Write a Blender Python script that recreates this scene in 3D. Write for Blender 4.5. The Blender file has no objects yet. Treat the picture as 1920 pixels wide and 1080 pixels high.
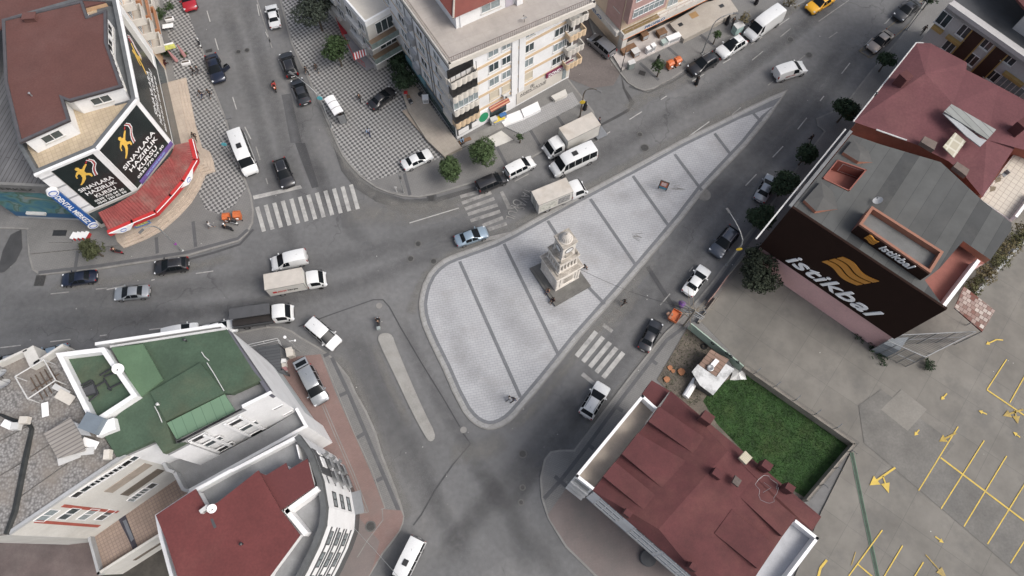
import bpy, bmesh, math, random
from mathutils import Vector, Matrix
from mathutils.geometry import tessellate_polygon
random.seed(7)
S = bpy.context.scene
# ---------------------------------------------------------------- camera, world, sun, exposure
FOC, CH = 1300.0, 80.0                      # focal length in photo pixels, drone height in metres
_n = Vector(((950-960)/FOC, -(1045-540)/FOC, -1)).normalized()
_up = -_n
_y = (Vector((0, 1, 0)) - _up*_up.y).normalized()
_x = _y.cross(_up)
RC = Matrix((_x, _y, _up))                  # camera -> world rotation
cam_d = bpy.data.cameras.new('camera'); cam = bpy.data.objects.new('camera', cam_d)
S.collection.objects.link(cam); S.camera = cam
cam_d.sensor_width = 36; cam_d.lens = FOC/1920*36; cam_d.clip_start = .5; cam_d.clip_end = 2000
cam.matrix_world = Matrix.Translation((0, 0, CH)) @ RC.to_4x4()
SUN_EL, SUN_AZ = math.radians(50), math.radians(-25)     # azimuth from +X towards +Y
W = bpy.data.worlds.new('World'); S.world = W; W.use_nodes = True
nt = W.node_tree; nt.nodes.clear()
sky = nt.nodes.new('ShaderNodeTexSky'); sky.sky_type = 'NISHITA'; sky.sun_disc = False
sky.sun_elevation = SUN_EL; sky.sun_rotation = math.radians(90) - SUN_AZ
sky.air_density = 1.0; sky.dust_density = 6.0; sky.ozone_density = 1.0
hs = nt.nodes.new('ShaderNodeHueSaturation'); hs.inputs['Saturation'].default_value = .68
bg = nt.nodes.new('ShaderNodeBackground'); bg.inputs['Strength'].default_value = .14
wo = nt.nodes.new('ShaderNodeOutputWorld')
nt.links.new(sky.outputs[0], hs.inputs['Color']); nt.links.new(hs.outputs[0], bg.inputs['Color']); nt.links.new(bg.outputs[0], wo.inputs[0])
sd = bpy.data.lights.new('sun', 'SUN'); sd.energy = 1.35; sd.angle = math.radians(24); sd.color = (1, .985, .965)
so = bpy.data.objects.new('sun', sd); S.collection.objects.link(so)
_sv = Vector((math.cos(SUN_EL)*math.cos(SUN_AZ), math.cos(SUN_EL)*math.sin(SUN_AZ), math.sin(SUN_EL)))
so.rotation_euler = _sv.to_track_quat('Z', 'Y').to_euler()
S.view_settings.view_transform = 'Standard'; S.view_settings.look = 'None'
S.view_settings.exposure = 0.36; S.view_settings.gamma = 1
S.cycles.transparent_max_bounces = 32
# ---------------------------------------------------------------- helpers
def G(px, py, z=0.0):
    """where the sight line of photo pixel (px, py) meets the height z"""
    d = RC.transposed() if False else None
    c = Vector(((px-960)/FOC, -(py-540)/FOC, -1))
    w = _x*0
    w = Vector((RC[0].dot(c), RC[1].dot(c), RC[2].dot(c)))
    t = (CH-z)/-w.z
    return Vector((w.x*t, w.y*t, z))
def G2(px, py, z=0.0):
    v = G(px, py, z); return (v.x, v.y)
def PG(pts, z=0.0): return [G2(a, b, z) for a, b in pts]
class Wall:
    """vertical plane through A and B (left and right seen from outside)"""
    def __init__(s, A, B):
        s.A = Vector((A[0], A[1], 0)); d = Vector((B[0], B[1], 0)) - s.A
        s.L = d.length; s.u = d.normalized(); s.n = Vector((s.u.y, -s.u.x, 0))
    def hit(s, px, py):
        a = G(px, py, 0); c = Vector((0, 0, CH)); d = a - c
        t = (s.A - c).dot(s.n)/d.dot(s.n); p = c + d*t
        return ((p - s.A).dot(s.u), p.z)
    def at(s, a, z, o=0.0): return s.A + s.u*a + s.n*o + Vector((0, 0, z))
MATS = {}
def mat(name, col, rough=.75, var=.12, scale=1.2, metal=0, bump=0, fine=.06, emit=0, spec=.5, dirt=None, dirt_amt=.5):
    if name in MATS: return MATS[name]
    m = bpy.data.materials.new(name); m.use_nodes = True; t = m.node_tree; N = t.nodes; L = t.links
    b = N['Principled BSDF']; b.inputs['Roughness'].default_value = rough; b.inputs['Metallic'].default_value = metal
    b.inputs['Specular IOR Level'].default_value = spec
    c4 = (*col, 1)
    b.inputs['Base Color'].default_value = c4
    if var or dirt:
        g = N.new('ShaderNodeNewGeometry')
        n1 = N.new('ShaderNodeTexNoise'); n1.inputs['Scale'].default_value = scale; n1.inputs['Detail'].default_value = 6; n1.inputs['Roughness'].default_value = .62
        n2 = N.new('ShaderNodeTexNoise'); n2.inputs['Scale'].default_value = scale*14; n2.inputs['Detail'].default_value = 3
        for n in (n1, n2): L.new(g.outputs['Position'], n.inputs['Vector'])
        r = N.new('ShaderNodeMapRange'); r.inputs['From Min'].default_value = .3; r.inputs['From Max'].default_value = .7
        r.inputs['To Min'].default_value = 1-var; r.inputs['To Max'].default_value = 1+var
        L.new(n1.outputs['Fac'], r.inputs['Value'])
        r2 = N.new('ShaderNodeMapRange'); r2.inputs['From Min'].default_value = .3; r2.inputs['From Max'].default_value = .7
        r2.inputs['To Min'].default_value = 1-fine; r2.inputs['To Max'].default_value = 1+fine
        L.new(n2.outputs['Fac'], r2.inputs['Value'])
        mu = N.new('ShaderNodeMath'); mu.operation = 'MULTIPLY'; L.new(r.outputs[0], mu.inputs[0]); L.new(r2.outputs[0], mu.inputs[1])
        src = None
        if dirt:
            n3 = N.new('ShaderNodeTexNoise'); n3.inputs['Scale'].default_value = scale*.35; n3.inputs['Detail'].default_value = 8; n3.inputs['Roughness'].default_value = .7
            L.new(g.outputs['Position'], n3.inputs['Vector'])
            r3 = N.new('ShaderNodeMapRange'); r3.inputs['From Min'].default_value = .48; r3.inputs['From Max'].default_value = .72; r3.inputs['To Max'].default_value = dirt_amt
            L.new(n3.outputs['Fac'], r3.inputs['Value'])
            mx = N.new('ShaderNodeMix'); mx.data_type = 'RGBA'; mx.inputs['A'].default_value = c4; mx.inputs['B'].default_value = (*dirt, 1)
            L.new(r3.outputs[0], mx.inputs['Factor']); src = mx.outputs['Result']
        vm = N.new('ShaderNodeVectorMath'); vm.operation = 'SCALE'
        if src: L.new(src, vm.inputs[0])
        else: vm.inputs[0].default_value = col
        L.new(mu.outputs[0], vm.inputs['Scale']); L.new(vm.outputs[0], b.inputs['Base Color'])
        if bump:
            bp = N.new('ShaderNodeBump'); bp.inputs['Strength'].default_value = bump; bp.inputs['Distance'].default_value = .05
            L.new(n2.outputs['Fac'], bp.inputs['Height']); L.new(bp.outputs[0], b.inputs['Normal'])
    MATS[name] = m; return m
def rotmap(t, ang, scale=1.0, sy=None):
    g = t.nodes.new('ShaderNodeNewGeometry'); mp = t.nodes.new('ShaderNodeMapping'); mp.vector_type = 'TEXTURE'
    mp.inputs['Rotation'].default_value = (0, 0, ang)
    t.links.new(g.outputs['Position'], mp.inputs['Vector']); return mp
def slabs(name, c1, c2, joint, w, h, ang=0, off=.5, js=.02, rough=.8, var=.1, stain=(.1, .1, .1), stain_amt=.0, sc=.5, smooth=.1):
    """paving: brick texture in world metres, with a cloud of wear over it"""
    if name in MATS: return MATS[name]
    m = mat(name, c1, rough=rough, var=0); t = m.node_tree; N = t.nodes; L = t.links; b = N['Principled BSDF']
    mp = rotmap(t, ang); br = N.new('ShaderNodeTexBrick'); br.offset = off
    br.inputs['Scale'].default_value = 1; br.inputs['Brick Width'].default_value = w; br.inputs['Row Height'].default_value = h
    br.inputs['Mortar Size'].default_value = js; br.inputs['Mortar Smooth'].default_value = smooth
    br.inputs['Color1'].default_value = (*c1, 1); br.inputs['Color2'].default_value = (*c2, 1); br.inputs['Mortar'].default_value = (*joint, 1)
    L.new(mp.outputs[0], br.inputs['Vector'])
    n = N.new('ShaderNodeTexNoise'); n.inputs['Scale'].default_value = sc; n.inputs['Detail'].default_value = 8; n.inputs['Roughness'].default_value = .65
    L.new(mp.outputs[0], n.inputs['Vector'])
    r = N.new('ShaderNodeMapRange'); r.inputs['From Min'].default_value = .3; r.inputs['From Max'].default_value = .7; r.inputs['To Min'].default_value = 1-var; r.inputs['To Max'].default_value = 1+var
    L.new(n.outputs['Fac'], r.inputs['Value'])
    vm = N.new('ShaderNodeVectorMath'); vm.operation = 'SCALE'; L.new(br.outputs['Color'], vm.inputs[0]); L.new(r.outputs[0], vm.inputs['Scale'])
    out = vm.outputs[0]
    if stain_amt:
        n3 = N.new('ShaderNodeTexNoise'); n3.inputs['Scale'].default_value = sc*.6; n3.inputs['Detail'].default_value = 9; n3.inputs['Roughness'].default_value = .75
        L.new(mp.outputs[0], n3.inputs['Vector'])
        r3 = N.new('ShaderNodeMapRange'); r3.inputs['From Min'].default_value = .5; r3.inputs['From Max'].default_value = .7; r3.inputs['To Max'].default_value = stain_amt
        L.new(n3.outputs['Fac'], r3.inputs['Value'])
        mx = N.new('ShaderNodeMix'); mx.data_type = 'RGBA'; L.new(out, mx.inputs['A']); mx.inputs['B'].default_value = (*stain, 1)
        L.new(r3.outputs[0], mx.inputs['Factor']); out = mx.outputs['Result']
    L.new(out, b.inputs['Base Color']); return m
OFF = {}
def tag(o, label=None, cat=None, group=None, kind=None):
    if label: o['label'] = label
    if cat: o['category'] = cat
    if group: o['group'] = group
    if kind: o['kind'] = kind
    return o
def thing(name, label, cat, loc=(0, 0, 0), rz=0, group=None):
    o = bpy.data.objects.new(name, None); S.collection.objects.link(o); o.empty_display_size = .5
    o.location = loc; o.rotation_euler = (0, 0, rz); tag(o, label, cat, group)
    OFF[o.name] = Vector(loc) if not rz else None
    return o
class MB:
    def __init__(s): s.v = []; s.f = []; s.m = []; s.k = 0
    def add(s, vs, fs):
        b = len(s.v); s.v += [Vector(p) for p in vs]; s.f += [[i+b for i in f] for f in fs]; s.m += [s.k]*len(fs); return s
    def box(s, c, d, rz=0, u=None):
        cx, cy, cz = c; dx, dy, dz = d[0]/2, d[1]/2, d[2]/2; cs, sn = (math.cos(rz), math.sin(rz)) if u is None else (u[0], u[1])
        vs = []
        for k in (-1, 1):
            for a, b in ((-1, -1), (1, -1), (1, 1), (-1, 1)):
                x, y = a*dx, b*dy; vs.append((cx+x*cs-y*sn, cy+x*sn+y*cs, cz+k*dz))
        return s.add(vs, [(3, 2, 1, 0), (4, 5, 6, 7), (0, 1, 5, 4), (1, 2, 6, 5), (2, 3, 7, 6), (3, 0, 4, 7)])
    def prism(s, poly, z0, z1, top=True, bot=False):
        n = len(poly); ar = sum(poly[i][0]*poly[(i+1) % n][1]-poly[(i+1) % n][0]*poly[i][1] for i in range(n))
        if ar < 0: poly = poly[::-1]
        vs = [(x, y, z0) for x, y in poly]+[(x, y, z1) for x, y in poly]
        fs = [(i, (i+1) % n, n+(i+1) % n, n+i) for i in range(n)]
        if top: fs.append(tuple(range(n, 2*n)))
        if bot: fs.append(tuple(range(n-1, -1, -1)))
        return s.add(vs, fs)
    def sheet(s, poly, z, holes=()):
        loops = [[Vector((x, y, z)) for x, y in poly]] + [[Vector((x, y, z)) for x, y in h] for h in holes]
        tr = tessellate_polygon(loops); vs = [p for l in loops for p in l]; fs = []
        for a, b, c in tr:
            nz = (vs[b]-vs[a]).cross(vs[c]-vs[a]).z
            fs.append((a, b, c) if nz > 0 else (a, c, b))
        return s.add(vs, fs)
    def tube(s, pts, r, n=8, caps=True):
        pts = [Vector(p) for p in pts]; rs = r if isinstance(r, (list, tuple)) else [r]*len(pts); rings = []
        for i, p in enumerate(pts):
            d = (pts[min(i+1, len(pts)-1)]-pts[max(i-1, 0)]).normalized(); a = Vector((0, 0, 1)) if abs(d.z) < .9 else Vector((1, 0, 0))
            e = d.cross(a).normalized(); g = d.cross(e)
            rings.append([p+(e*math.cos(2*math.pi*k/n)+g*math.sin(2*math.pi*k/n))*rs[i] for k in range(n)])
        vs = [q for ring in rings for q in ring]; fs = []
        for i in range(len(pts)-1):
            for k in range(n): fs.append((i*n+k, i*n+(k+1) % n, (i+1)*n+(k+1) % n, (i+1)*n+k)[::-1])
        if caps: fs += [tuple(range(n)), tuple((len(pts)-1)*n+k for k in range(n-1, -1, -1))]
        return s.add(vs, fs)
    def lathe(s, prof, c=(0, 0, 0), n=16, axis='z', ribs=0, amp=0):
        vs = []; fs = []
        for r, z in prof:
            for k in range(n):
                a = 2*math.pi*k/n; rr = r*(1+amp*math.cos(ribs*a)) if ribs else r
                p = (rr*math.cos(a), rr*math.sin(a), z)
                if axis == 'y': p = (p[0], p[2], p[1])
                vs.append((c[0]+p[0], c[1]+p[1], c[2]+p[2]))
        for i in range(len(prof)-1):
            for k in range(n):
                f = (i*n+k, i*n+(k+1) % n, (i+1)*n+(k+1) % n, (i+1)*n+k); fs.append(f if axis == 'z' else f[::-1])
        return s.add(vs, fs)
    def wbox(s, w, a0, a1, z0, z1, o0, o1):
        """box on a wall plane: along a0..a1, height z0..z1, out o0..o1"""
        p = [w.at(a, z, o) for z in (z0, z1) for a, o in ((a0, o1), (a1, o1), (a1, o0), (a0, o0))]
        return s.add(p, [(3, 2, 1, 0), (4, 5, 6, 7), (0, 1, 5, 4), (1, 2, 6, 5), (2, 3, 7, 6), (3, 0, 4, 7)])
    def build(s, name, mats, parent=None, smooth=None, loc=None, bevel=0):
        me = bpy.data.meshes.new(name); off = Vector((0, 0, 0))
        if parent is not None: off = OFF.get(parent.name) or Vector((0, 0, 0))
        if loc is not None: off = Vector(loc)
        me.from_pydata([v-off for v in s.v], [], s.f)
        ml = mats if isinstance(mats, (list, tuple)) else [mats]
        for m in ml: me.materials.append(m)
        if len(ml) > 1: me.polygons.foreach_set('material_index', s.m)
        if bevel:
            bm = bmesh.new(); bm.from_mesh(me)
            bmesh.ops.bevel(bm, geom=[e for e in bm.edges if len(e.link_faces) == 2 and e.calc_face_angle(0) > .5], offset=bevel, segments=2, affect='EDGES', clamp_overlap=True)
            bm.to_mesh(me); bm.free()
        if smooth is not None:
            me.polygons.foreach_set('use_smooth', [True]*len(me.polygons)); me.set_sharp_from_angle(angle=math.radians(smooth))
        me.update()
        o = bpy.data.objects.new(name, me); S.collection.objects.link(o)
        if parent is not None: o.parent = parent; OFF[o.name] = off
        elif loc is not None: o.location = loc
        return o
def inset(poly, d):
    """shrink a simple polygon (world metres) by d"""
    n = len(poly); ar = sum(poly[i][0]*poly[(i+1) % n][1]-poly[(i+1) % n][0]*poly[i][1] for i in range(n)); sg = 1 if ar > 0 else -1
    out = []
    for i in range(n):
        p0, p1, p2 = Vector(poly[i-1]), Vector(poly[i]), Vector(poly[(i+1) % n])
        e1 = (p1-p0).normalized(); e2 = (p2-p1).normalized()
        n1 = Vector((-e1.y, e1.x))*sg; n2 = Vector((-e2.y, e2.x))*sg; b = n1+n2
        k = d/max(.35, b.length/2)
        q = p1+b.normalized()*k; out.append((q.x, q.y))
    return out
def ribbon(pts, w, closed=False):
    """flat polygon of width w along a polyline (world 2D)"""
    P = [Vector(p) for p in pts]; l = []; r = []
    for i, p in enumerate(P):
        d = (P[min(i+1, len(P)-1)]-P[max(i-1, 0)]).normalized(); q = Vector((-d.y, d.x))*w/2
        l.append(tuple(p+q)); r.append(tuple(p-q))
    return l+r[::-1]
def smoothpoly(pts, it=2):
    for _ in range(it):
        q = []
        for i in range(len(pts)):
            a, b = Vector(pts[i]), Vector(pts[(i+1) % len(pts)]); q += [tuple(a*.75+b*.25), tuple(a*.25+b*.75)]
        pts = q
    return pts
def dup(o, parent=None, loc=None, rz=None, label=None):
    c = o.copy(); S.collection.objects.link(c)
    if parent is not None: c.parent = parent
    if loc is not None: c.location = loc
    if rz is not None: c.rotation_euler = (0, 0, rz)
    if label: c['label'] = label
    for ch in KIDS.get(o.name, ()): dup(ch, c)
    return c
KIDS = {}
def kids_index(o):
    """remember the children of a prototype and of its parts"""
    ch = [k for k in S.collection.objects if k.parent == o]; KIDS[o.name] = ch
    for k in ch: kids_index(k)
def text(body, origin, u, v, size, m, parent=None, width=None, bold=.0, shear=0, depth=.02, name='lettering', align='LEFT', space=1.0):
    cu = bpy.data.curves.new('t', 'FONT'); cu.body = body; cu.size = 1; cu.offset = bold; cu.shear = shear; cu.extrude = .02; cu.align_x = align; cu.space_character = space
    cu.resolution_u = 3
    o = bpy.data.objects.new('t', cu); S.collection.objects.link(o)
    dg = bpy.context.evaluated_depsgraph_get(); me = bpy.data.meshes.new_from_object(o.evaluated_get(dg))
    S.collection.objects.unlink(o); bpy.data.objects.remove(o); me.name = name
    xs = [p.co.x for p in me.vertices]; ys = [p.co.y for p in me.vertices]; x0, x1 = min(xs), max(xs); cap = .69
    sy = size/cap; sx = (width/(x1-x0)) if width else sy
    off = (OFF.get(parent.name) if parent is not None else None) or Vector((0, 0, 0))
    n = u.cross(v).normalized(); ox = x0 if align == 'LEFT' else (x0+x1)/2
    for p in me.vertices:
        q = origin+u*((p.co.x-ox)*sx)+v*(p.co.y*sy)+n*(depth*(1 if p.co.z > 0 else 0)+.004); p.co = q-off
    me.materials.clear(); me.materials.append(m); ob = bpy.data.objects.new(name, me); S.collection.objects.link(ob)
    if parent is not None: ob.parent = parent; OFF[ob.name] = off
    return ob
Zv = Vector((0, 0, 1))
# ---------------------------------------------------------------- materials shared
asphalt = mat('asphalt', (.124, .125, .127), rough=.9, var=.17, scale=.12, fine=.09, bump=.15, dirt=(.17, .166, .16), dirt_amt=.65)
# long soft wheel tracks and fine grain on the asphalt
def asphalt_extra(m):
    t = m.node_tree; N = t.nodes; L = t.links; b = N['Principled BSDF']; src = b.inputs['Base Color'].links[0].from_socket
    g = N.new('ShaderNodeNewGeometry'); n = N.new('ShaderNodeTexNoise'); n.inputs['Scale'].default_value = 9; n.inputs['Detail'].default_value = 5; n.inputs['Roughness'].default_value = .8
    L.new(g.outputs['Position'], n.inputs['Vector'])
    r = N.new('ShaderNodeMapRange'); r.inputs['From Min'].default_value = .25; r.inputs['From Max'].default_value = .75; r.inputs['To Min'].default_value = .86; r.inputs['To Max'].default_value = 1.14
    L.new(n.outputs['Fac'], r.inputs['Value'])
    v = N.new('ShaderNodeVectorMath'); v.operation = 'SCALE'; L.new(src, v.inputs[0]); L.new(r.outputs[0], v.inputs['Scale']); 
    # fine wandering cracks and old sealed joints
    mp = N.new('ShaderNodeTexNoise'); mp.inputs['Scale'].default_value = .35; mp.inputs['Detail'].default_value = 4; L.new(g.outputs['Position'], mp.inputs['Vector'])
    ad = N.new('ShaderNodeVectorMath'); ad.operation = 'MULTIPLY_ADD'; ad.inputs[1].default_value = (5, 5, 0); L.new(mp.outputs['Color'], ad.inputs[0]); L.new(g.outputs['Position'], ad.inputs[2])
    vo = N.new('ShaderNodeTexVoronoi'); vo.feature = 'DISTANCE_TO_EDGE'; vo.inputs['Scale'].default_value = .085; L.new(ad.outputs[0], vo.inputs['Vector'])
    cr = N.new('ShaderNodeMapRange'); cr.inputs['From Min'].default_value = .0; cr.inputs['From Max'].default_value = .007; cr.inputs['To Min'].default_value = .45; cr.inputs['To Max'].default_value = 0; L.new(vo.outputs['Distance'], cr.inputs['Value'])
    n4 = N.new('ShaderNodeTexNoise'); n4.inputs['Scale'].default_value = .06; n4.inputs['Detail'].default_value = 2; L.new(g.outputs['Position'], n4.inputs['Vector'])
    mk_ = N.new('ShaderNodeMapRange'); mk_.inputs['From Min'].default_value = .5; mk_.inputs['From Max'].default_value = .6; L.new(n4.outputs['Fac'], mk_.inputs['Value'])
    mm = N.new('ShaderNodeMath'); mm.operation = 'MULTIPLY'; L.new(cr.outputs[0], mm.inputs[0]); L.new(mk_.outputs[0], mm.inputs[1])
    mx = N.new('ShaderNodeMix'); mx.data_type = 'RGBA'; L.new(mm.outputs[0], mx.inputs['Factor']); L.new(v.outputs[0], mx.inputs['A']); mx.inputs['B'].default_value = (.035, .035, .036, 1)
    L.new(mx.outputs['Result'], b.inputs['Base Color'])
asphalt_extra(asphalt)
asph_dark = mat('asphalt_patch', (.062, .063, .066), rough=.9, var=.15, scale=.5, fine=.1)
asph_mid = mat('asphalt_old_patch', (.084, .085, .088), rough=.9, var=.2, scale=.5, fine=.1)
asph_lite = mat('asphalt_dusty', (.165, .16, .15), rough=.95, var=.2, scale=.4, fine=.1)
wet = mat('wet_asphalt', (.05, .05, .05), rough=.5, var=.2, scale=.6)
paint = mat('road_paint', (.36, .355, .34), rough=.8, var=.2, scale=1.5, fine=.14, dirt=(.16, .16, .16), dirt_amt=.75)
paint_old = mat('road_paint_worn', (.24, .235, .225), rough=.85, var=.25, scale=1.5, fine=.2, dirt=(.12, .12, .12), dirt_amt=.9)
yellow = mat('yellow_paint', (.54, .39, .08), rough=.8, var=.12, scale=1.5, fine=.12, dirt=(.36, .27, .09), dirt_amt=.5)
yellow_old = mat('yellow_paint_faded', (.36, .26, .07), rough=.85, var=.3, scale=2, fine=.2, dirt=(.2, .17, .12), dirt_amt=.95)
yellow_dull = mat('parking_paint_dull', (.2, .165, .11), rough=.85, var=.3, scale=2, fine=.2, dirt=(.1, .1, .1), dirt_amt=.8)
kerbm = mat('kerb_stone', (.21, .205, .195), rough=.85, var=.15, scale=1, fine=.1, dirt=(.14, .135, .125), dirt_amt=.8)
pave = slabs('pavement_slabs', (.158, .156, .152), (.172, .17, .165), (.125, .123, .12), .4, .2, .45, var=.14, stain=(.1, .1, .1), stain_amt=.4, sc=.25)
pave_dk = mat('dark_paver_band', (.085, .086, .09), var=.15, scale=1, fine=.1)
plaza_m = slabs('plaza_slabs', (.332, .337, .348), (.352, .358, .37), (.2, .204, .212), .62, .3, .18, js=.018, var=.09, stain=(.235, .23, .225), stain_amt=.65, sc=.25, smooth=.4)
plaza_kerb = slabs('plaza_border', (.255, .255, .25), (.29, .29, .285), (.17, .17, .165), 1.0, .6, .5, js=.02, var=.12, stain=(.16, .155, .145), stain_amt=.6, sc=.4)
plaza_band = slabs('plaza_dark_band', (.128, .133, .143), (.145, .15, .16), (.1, .1, .1), .5, .3, .5, js=.01, var=.1)
redpave = slabs('red_pavers', (.19, .125, .112), (.215, .142, .127), (.14, .1, .092), .22, .11, .3, js=.012, var=.13, stain=(.16, .14, .13), stain_amt=.55, sc=.3)
redpave2 = slabs('faded_red_pavers', (.165, .14, .13), (.18, .15, .14), (.12, .1, .1), .22, .11, .7, js=.012, var=.13, stain=(.12, .115, .11), stain_amt=.7, sc=.25)
concrete = slabs('yard_concrete', (.145, .137, .122), (.158, .15, .134), (.108, .104, .095), 4.6, 4.2, -.655, off=0, js=.022, var=.24, stain=(.095, .093, .088), stain_amt=.75, sc=.2, smooth=.0)
def checker_mat():
    m = mat('checker_pavers', (.3, .3, .3), var=0); t = m.node_tree; N = t.nodes; L = t.links; b = N['Principled BSDF']
    mp = rotmap(t, math.radians(83)); c = N.new('ShaderNodeTexChecker'); c.inputs['Scale'].default_value = 1/.356
    c.inputs['Color1'].default_value = (.31, .305, .295, 1); c.inputs['Color2'].default_value = (.07, .07, .072, 1)
    L.new(mp.outputs[0], c.inputs['Vector'])
    n = N.new('ShaderNodeTexNoise'); n.inputs['Scale'].default_value = .22; n.inputs['Detail'].default_value = 9; n.inputs['Roughness'].default_value = .7
    L.new(mp.outputs[0], n.inputs['Vector'])
    r = N.new('ShaderNodeMapRange'); r.inputs['From Min'].default_value = .46; r.inputs['From Max'].default_value = .72; r.inputs['To Max'].default_value = .55; L.new(n.outputs['Fac'], r.inputs['Value'])
    mx = N.new('ShaderNodeMix'); mx.data_type = 'RGBA'; L.new(c.outputs['Color'], mx.inputs['A']); mx.inputs['B'].default_value = (.17, .167, .16, 1); L.new(r.outputs[0], mx.inputs['Factor'])
    L.new(mx.outputs['Result'], b.inputs['Base Color']); return m
checker = checker_mat()
def struct(name, mb, m, **k):
    o = mb.build(name, m, **k); tag(o, kind='structure'); return o
KH = .13
# base sheet to the horizon
g = MB(); g.sheet([(-900, -700), (900, -700), (900, 1200), (-900, 1200)], 0); struct('ground', g, asphalt)
# ---------------------------------------------------------------- pavements (kerbed slabs)
P_nw = [(334, -40), (337, 0), (382, 97), (400, 162), (425, 225), (440, 283), (458, 330), (471, 365), (476, 395), (474, 418), (463, 438), (446, 453), (400, 466), (352, 480), (180, 506), (75, 516), (60, 506), (53, 478), (50, 430), (-80, 425), (-160, 200), (-80, -90), (300, -90)]
P_c = [(516, -70), (524, 0), (545, 80), (590, 175), (631, 270), (642, 292), (655, 309), (675, 331), (705, 352), (730, 362), (755, 368), (785, 370), (817, 364), (890, 342), (960, 317), (1020, 283), (1090, 248), (1120, 231), (1113, 208), (1066, 148), (1022, 92), (980, -100)]
P_n = [(1165, 140), (1177, 155), (1193, 165), (1208, 170), (1224, 167), (1262, 147), (1312, 112), (1400, 52), (1450, 16), (1468, 8), (1480, 12), (1492, 12), (1508, 4), (1560, -60), (1600, -100), (1060, -100), (1115, 70)]
P_e = [(1790, -90), (1737, 0), (1690, 66), (1632, 133), (1580, 200), (1545, 215), (1530, 222), (1533, 236), (1545, 246), (1500, 305), (1450, 375), (1400, 440), (1335, 528), (1285, 588), (1247, 623), (1177, 710), (1102, 809), (1076, 843), (1050, 843), (1032, 846), (1020, 861), (1012, 897), (1015, 935), (1027, 972), (1060, 1026), (1120, 1085), (1200, 1160), (1420, 1160), (1560, 700), (1800, 200), (1950, -90)]
P_sw = [(-120, 700), (0, 688), (200, 662), (450, 622), (500, 612), (527, 612), (548, 620), (565, 632), (597, 650), (618, 665), (633, 680), (655, 707), (667, 735), (687, 770), (705, 810), (717, 852), (742, 915), (754, 950), (758, 968), (756, 982), (749, 998), (735, 1018), (717, 1040), (690, 1085), (640, 1160), (-160, 1190)]
for nm, poly in (('north_west_pavement', P_nw), ('central_pavement', P_c), ('north_pavement', P_n), ('east_pavement', P_e), ('south_west_pavement', P_sw)):
    w = PG(poly, KH); k = MB(); k.prism(w, 0, KH); struct('kerb', k, kerbm)
    p = MB(); p.sheet(inset(w, .22), KH+.004); struct('pavement', p, pave)
_lc = [0]
def lay(name, pts, m, z, group=None):
    _lc[0] += 1; z = z+.0006*_lc[0]; p = MB(); p.sheet(PG(pts, z) if isinstance(pts[0][0], (int, float)) and max(abs(pts[0][0]), abs(pts[0][1])) > 0 else pts, z); return struct(name, p, m)
def band(name, pts, wid, m, z):
    _lc[0] += 1; z = z+.0006*_lc[0]; p = MB(); p.sheet(ribbon(PG(pts, z), wid), z); return struct(name, p, m)
K1, K2, K3 = KH+.008, KH+.012, KH+.016
lay('checkered_paving', [(334, -30), (379, 97), (397, 162), (422, 226), (436, 283), (452, 328), (462, 352), (440, 385), (412, 402), (385, 392), (375, 370), (360, 300), (330, 160), (300, -30)], checker, K1)
lay('checkered_paving', [(520, -70), (528, 0), (549, 80), (594, 175), (635, 270), (646, 292), (659, 309), (677, 328), (692, 339), (716, 334), (745, 325), (800, 306), (838, 292), (860, 262), (800, 120), (720, -70)], checker, K1)
# dark bands in the pavements
for pts in ([(72, 511), (180, 499), (350, 473), (446, 447), (465, 430)], [(140, 510), (146, 470)], [(293, 445), (295, 475)], [(362, 415), (367, 463)], [(758, 325), (769, 366)], [(930, 273), (950, 310)], [(993, 242), (1012, 273)],
            [(1045, 218), (1062, 243)], [(1200, 118), (1235, 150)], [(1248, 85), (1285, 118)], [(1308, 60), (1340, 88)], [(622, 670), (655, 740), (685, 810), (708, 865), (748, 958)], [(636, 742), (652, 735)], [(669, 821), (684, 812)], [(703, 903), (717, 896)],
            [(607, 668), (617, 663)], [(1300, 600), (1250, 638), (1170, 742), (1100, 838), (1052, 900), (1020, 935)], [(1222, 675), (1232, 683)], [(1155, 762), (1168, 771)], [(1102, 832), (1113, 842)], [(1040, 893), (1062, 912)], [(1455, 385), (1380, 485), (1322, 565)]):
    band('paving_band', pts, .42, pave_dk, K2)
lay('red_paving', [(543, 672), (560, 668), (601, 664), (630, 738), (663, 812), (693, 880), (722, 955), (752, 957), (756, 968), (754, 981), (747, 997), (715, 1038), (688, 1085), (560, 1085), (600, 900), (520, 700)], redpave, K1)
lay('red_paving', [(1027, 965), (1062, 915), (1085, 895), (1160, 900), (1420, 1160), (1200, 1155), (1124, 1082), (1064, 1024), (1032, 975)], redpave2, K1)
lay('faded_paving', [(560, 1085), (620, 1000), (668, 965), (690, 990), (712, 1015), (700, 1060), (688, 1085)], redpave2, K2)
for pts in ([(603, 664), (634, 738), (664, 812), (697, 880), (722, 953)], [(604, 760), (626, 812), (660, 890), (687, 962)], [(608, 758), (630, 810), (664, 888), (691, 960)], [(671, 964), (690, 960)], [(717, 955), (718, 975), (690, 1012), (670, 1045)], [(714, 955), (722, 953)]):
    band('paving_edge_strip', pts, .1, kerbm, K2)
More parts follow.
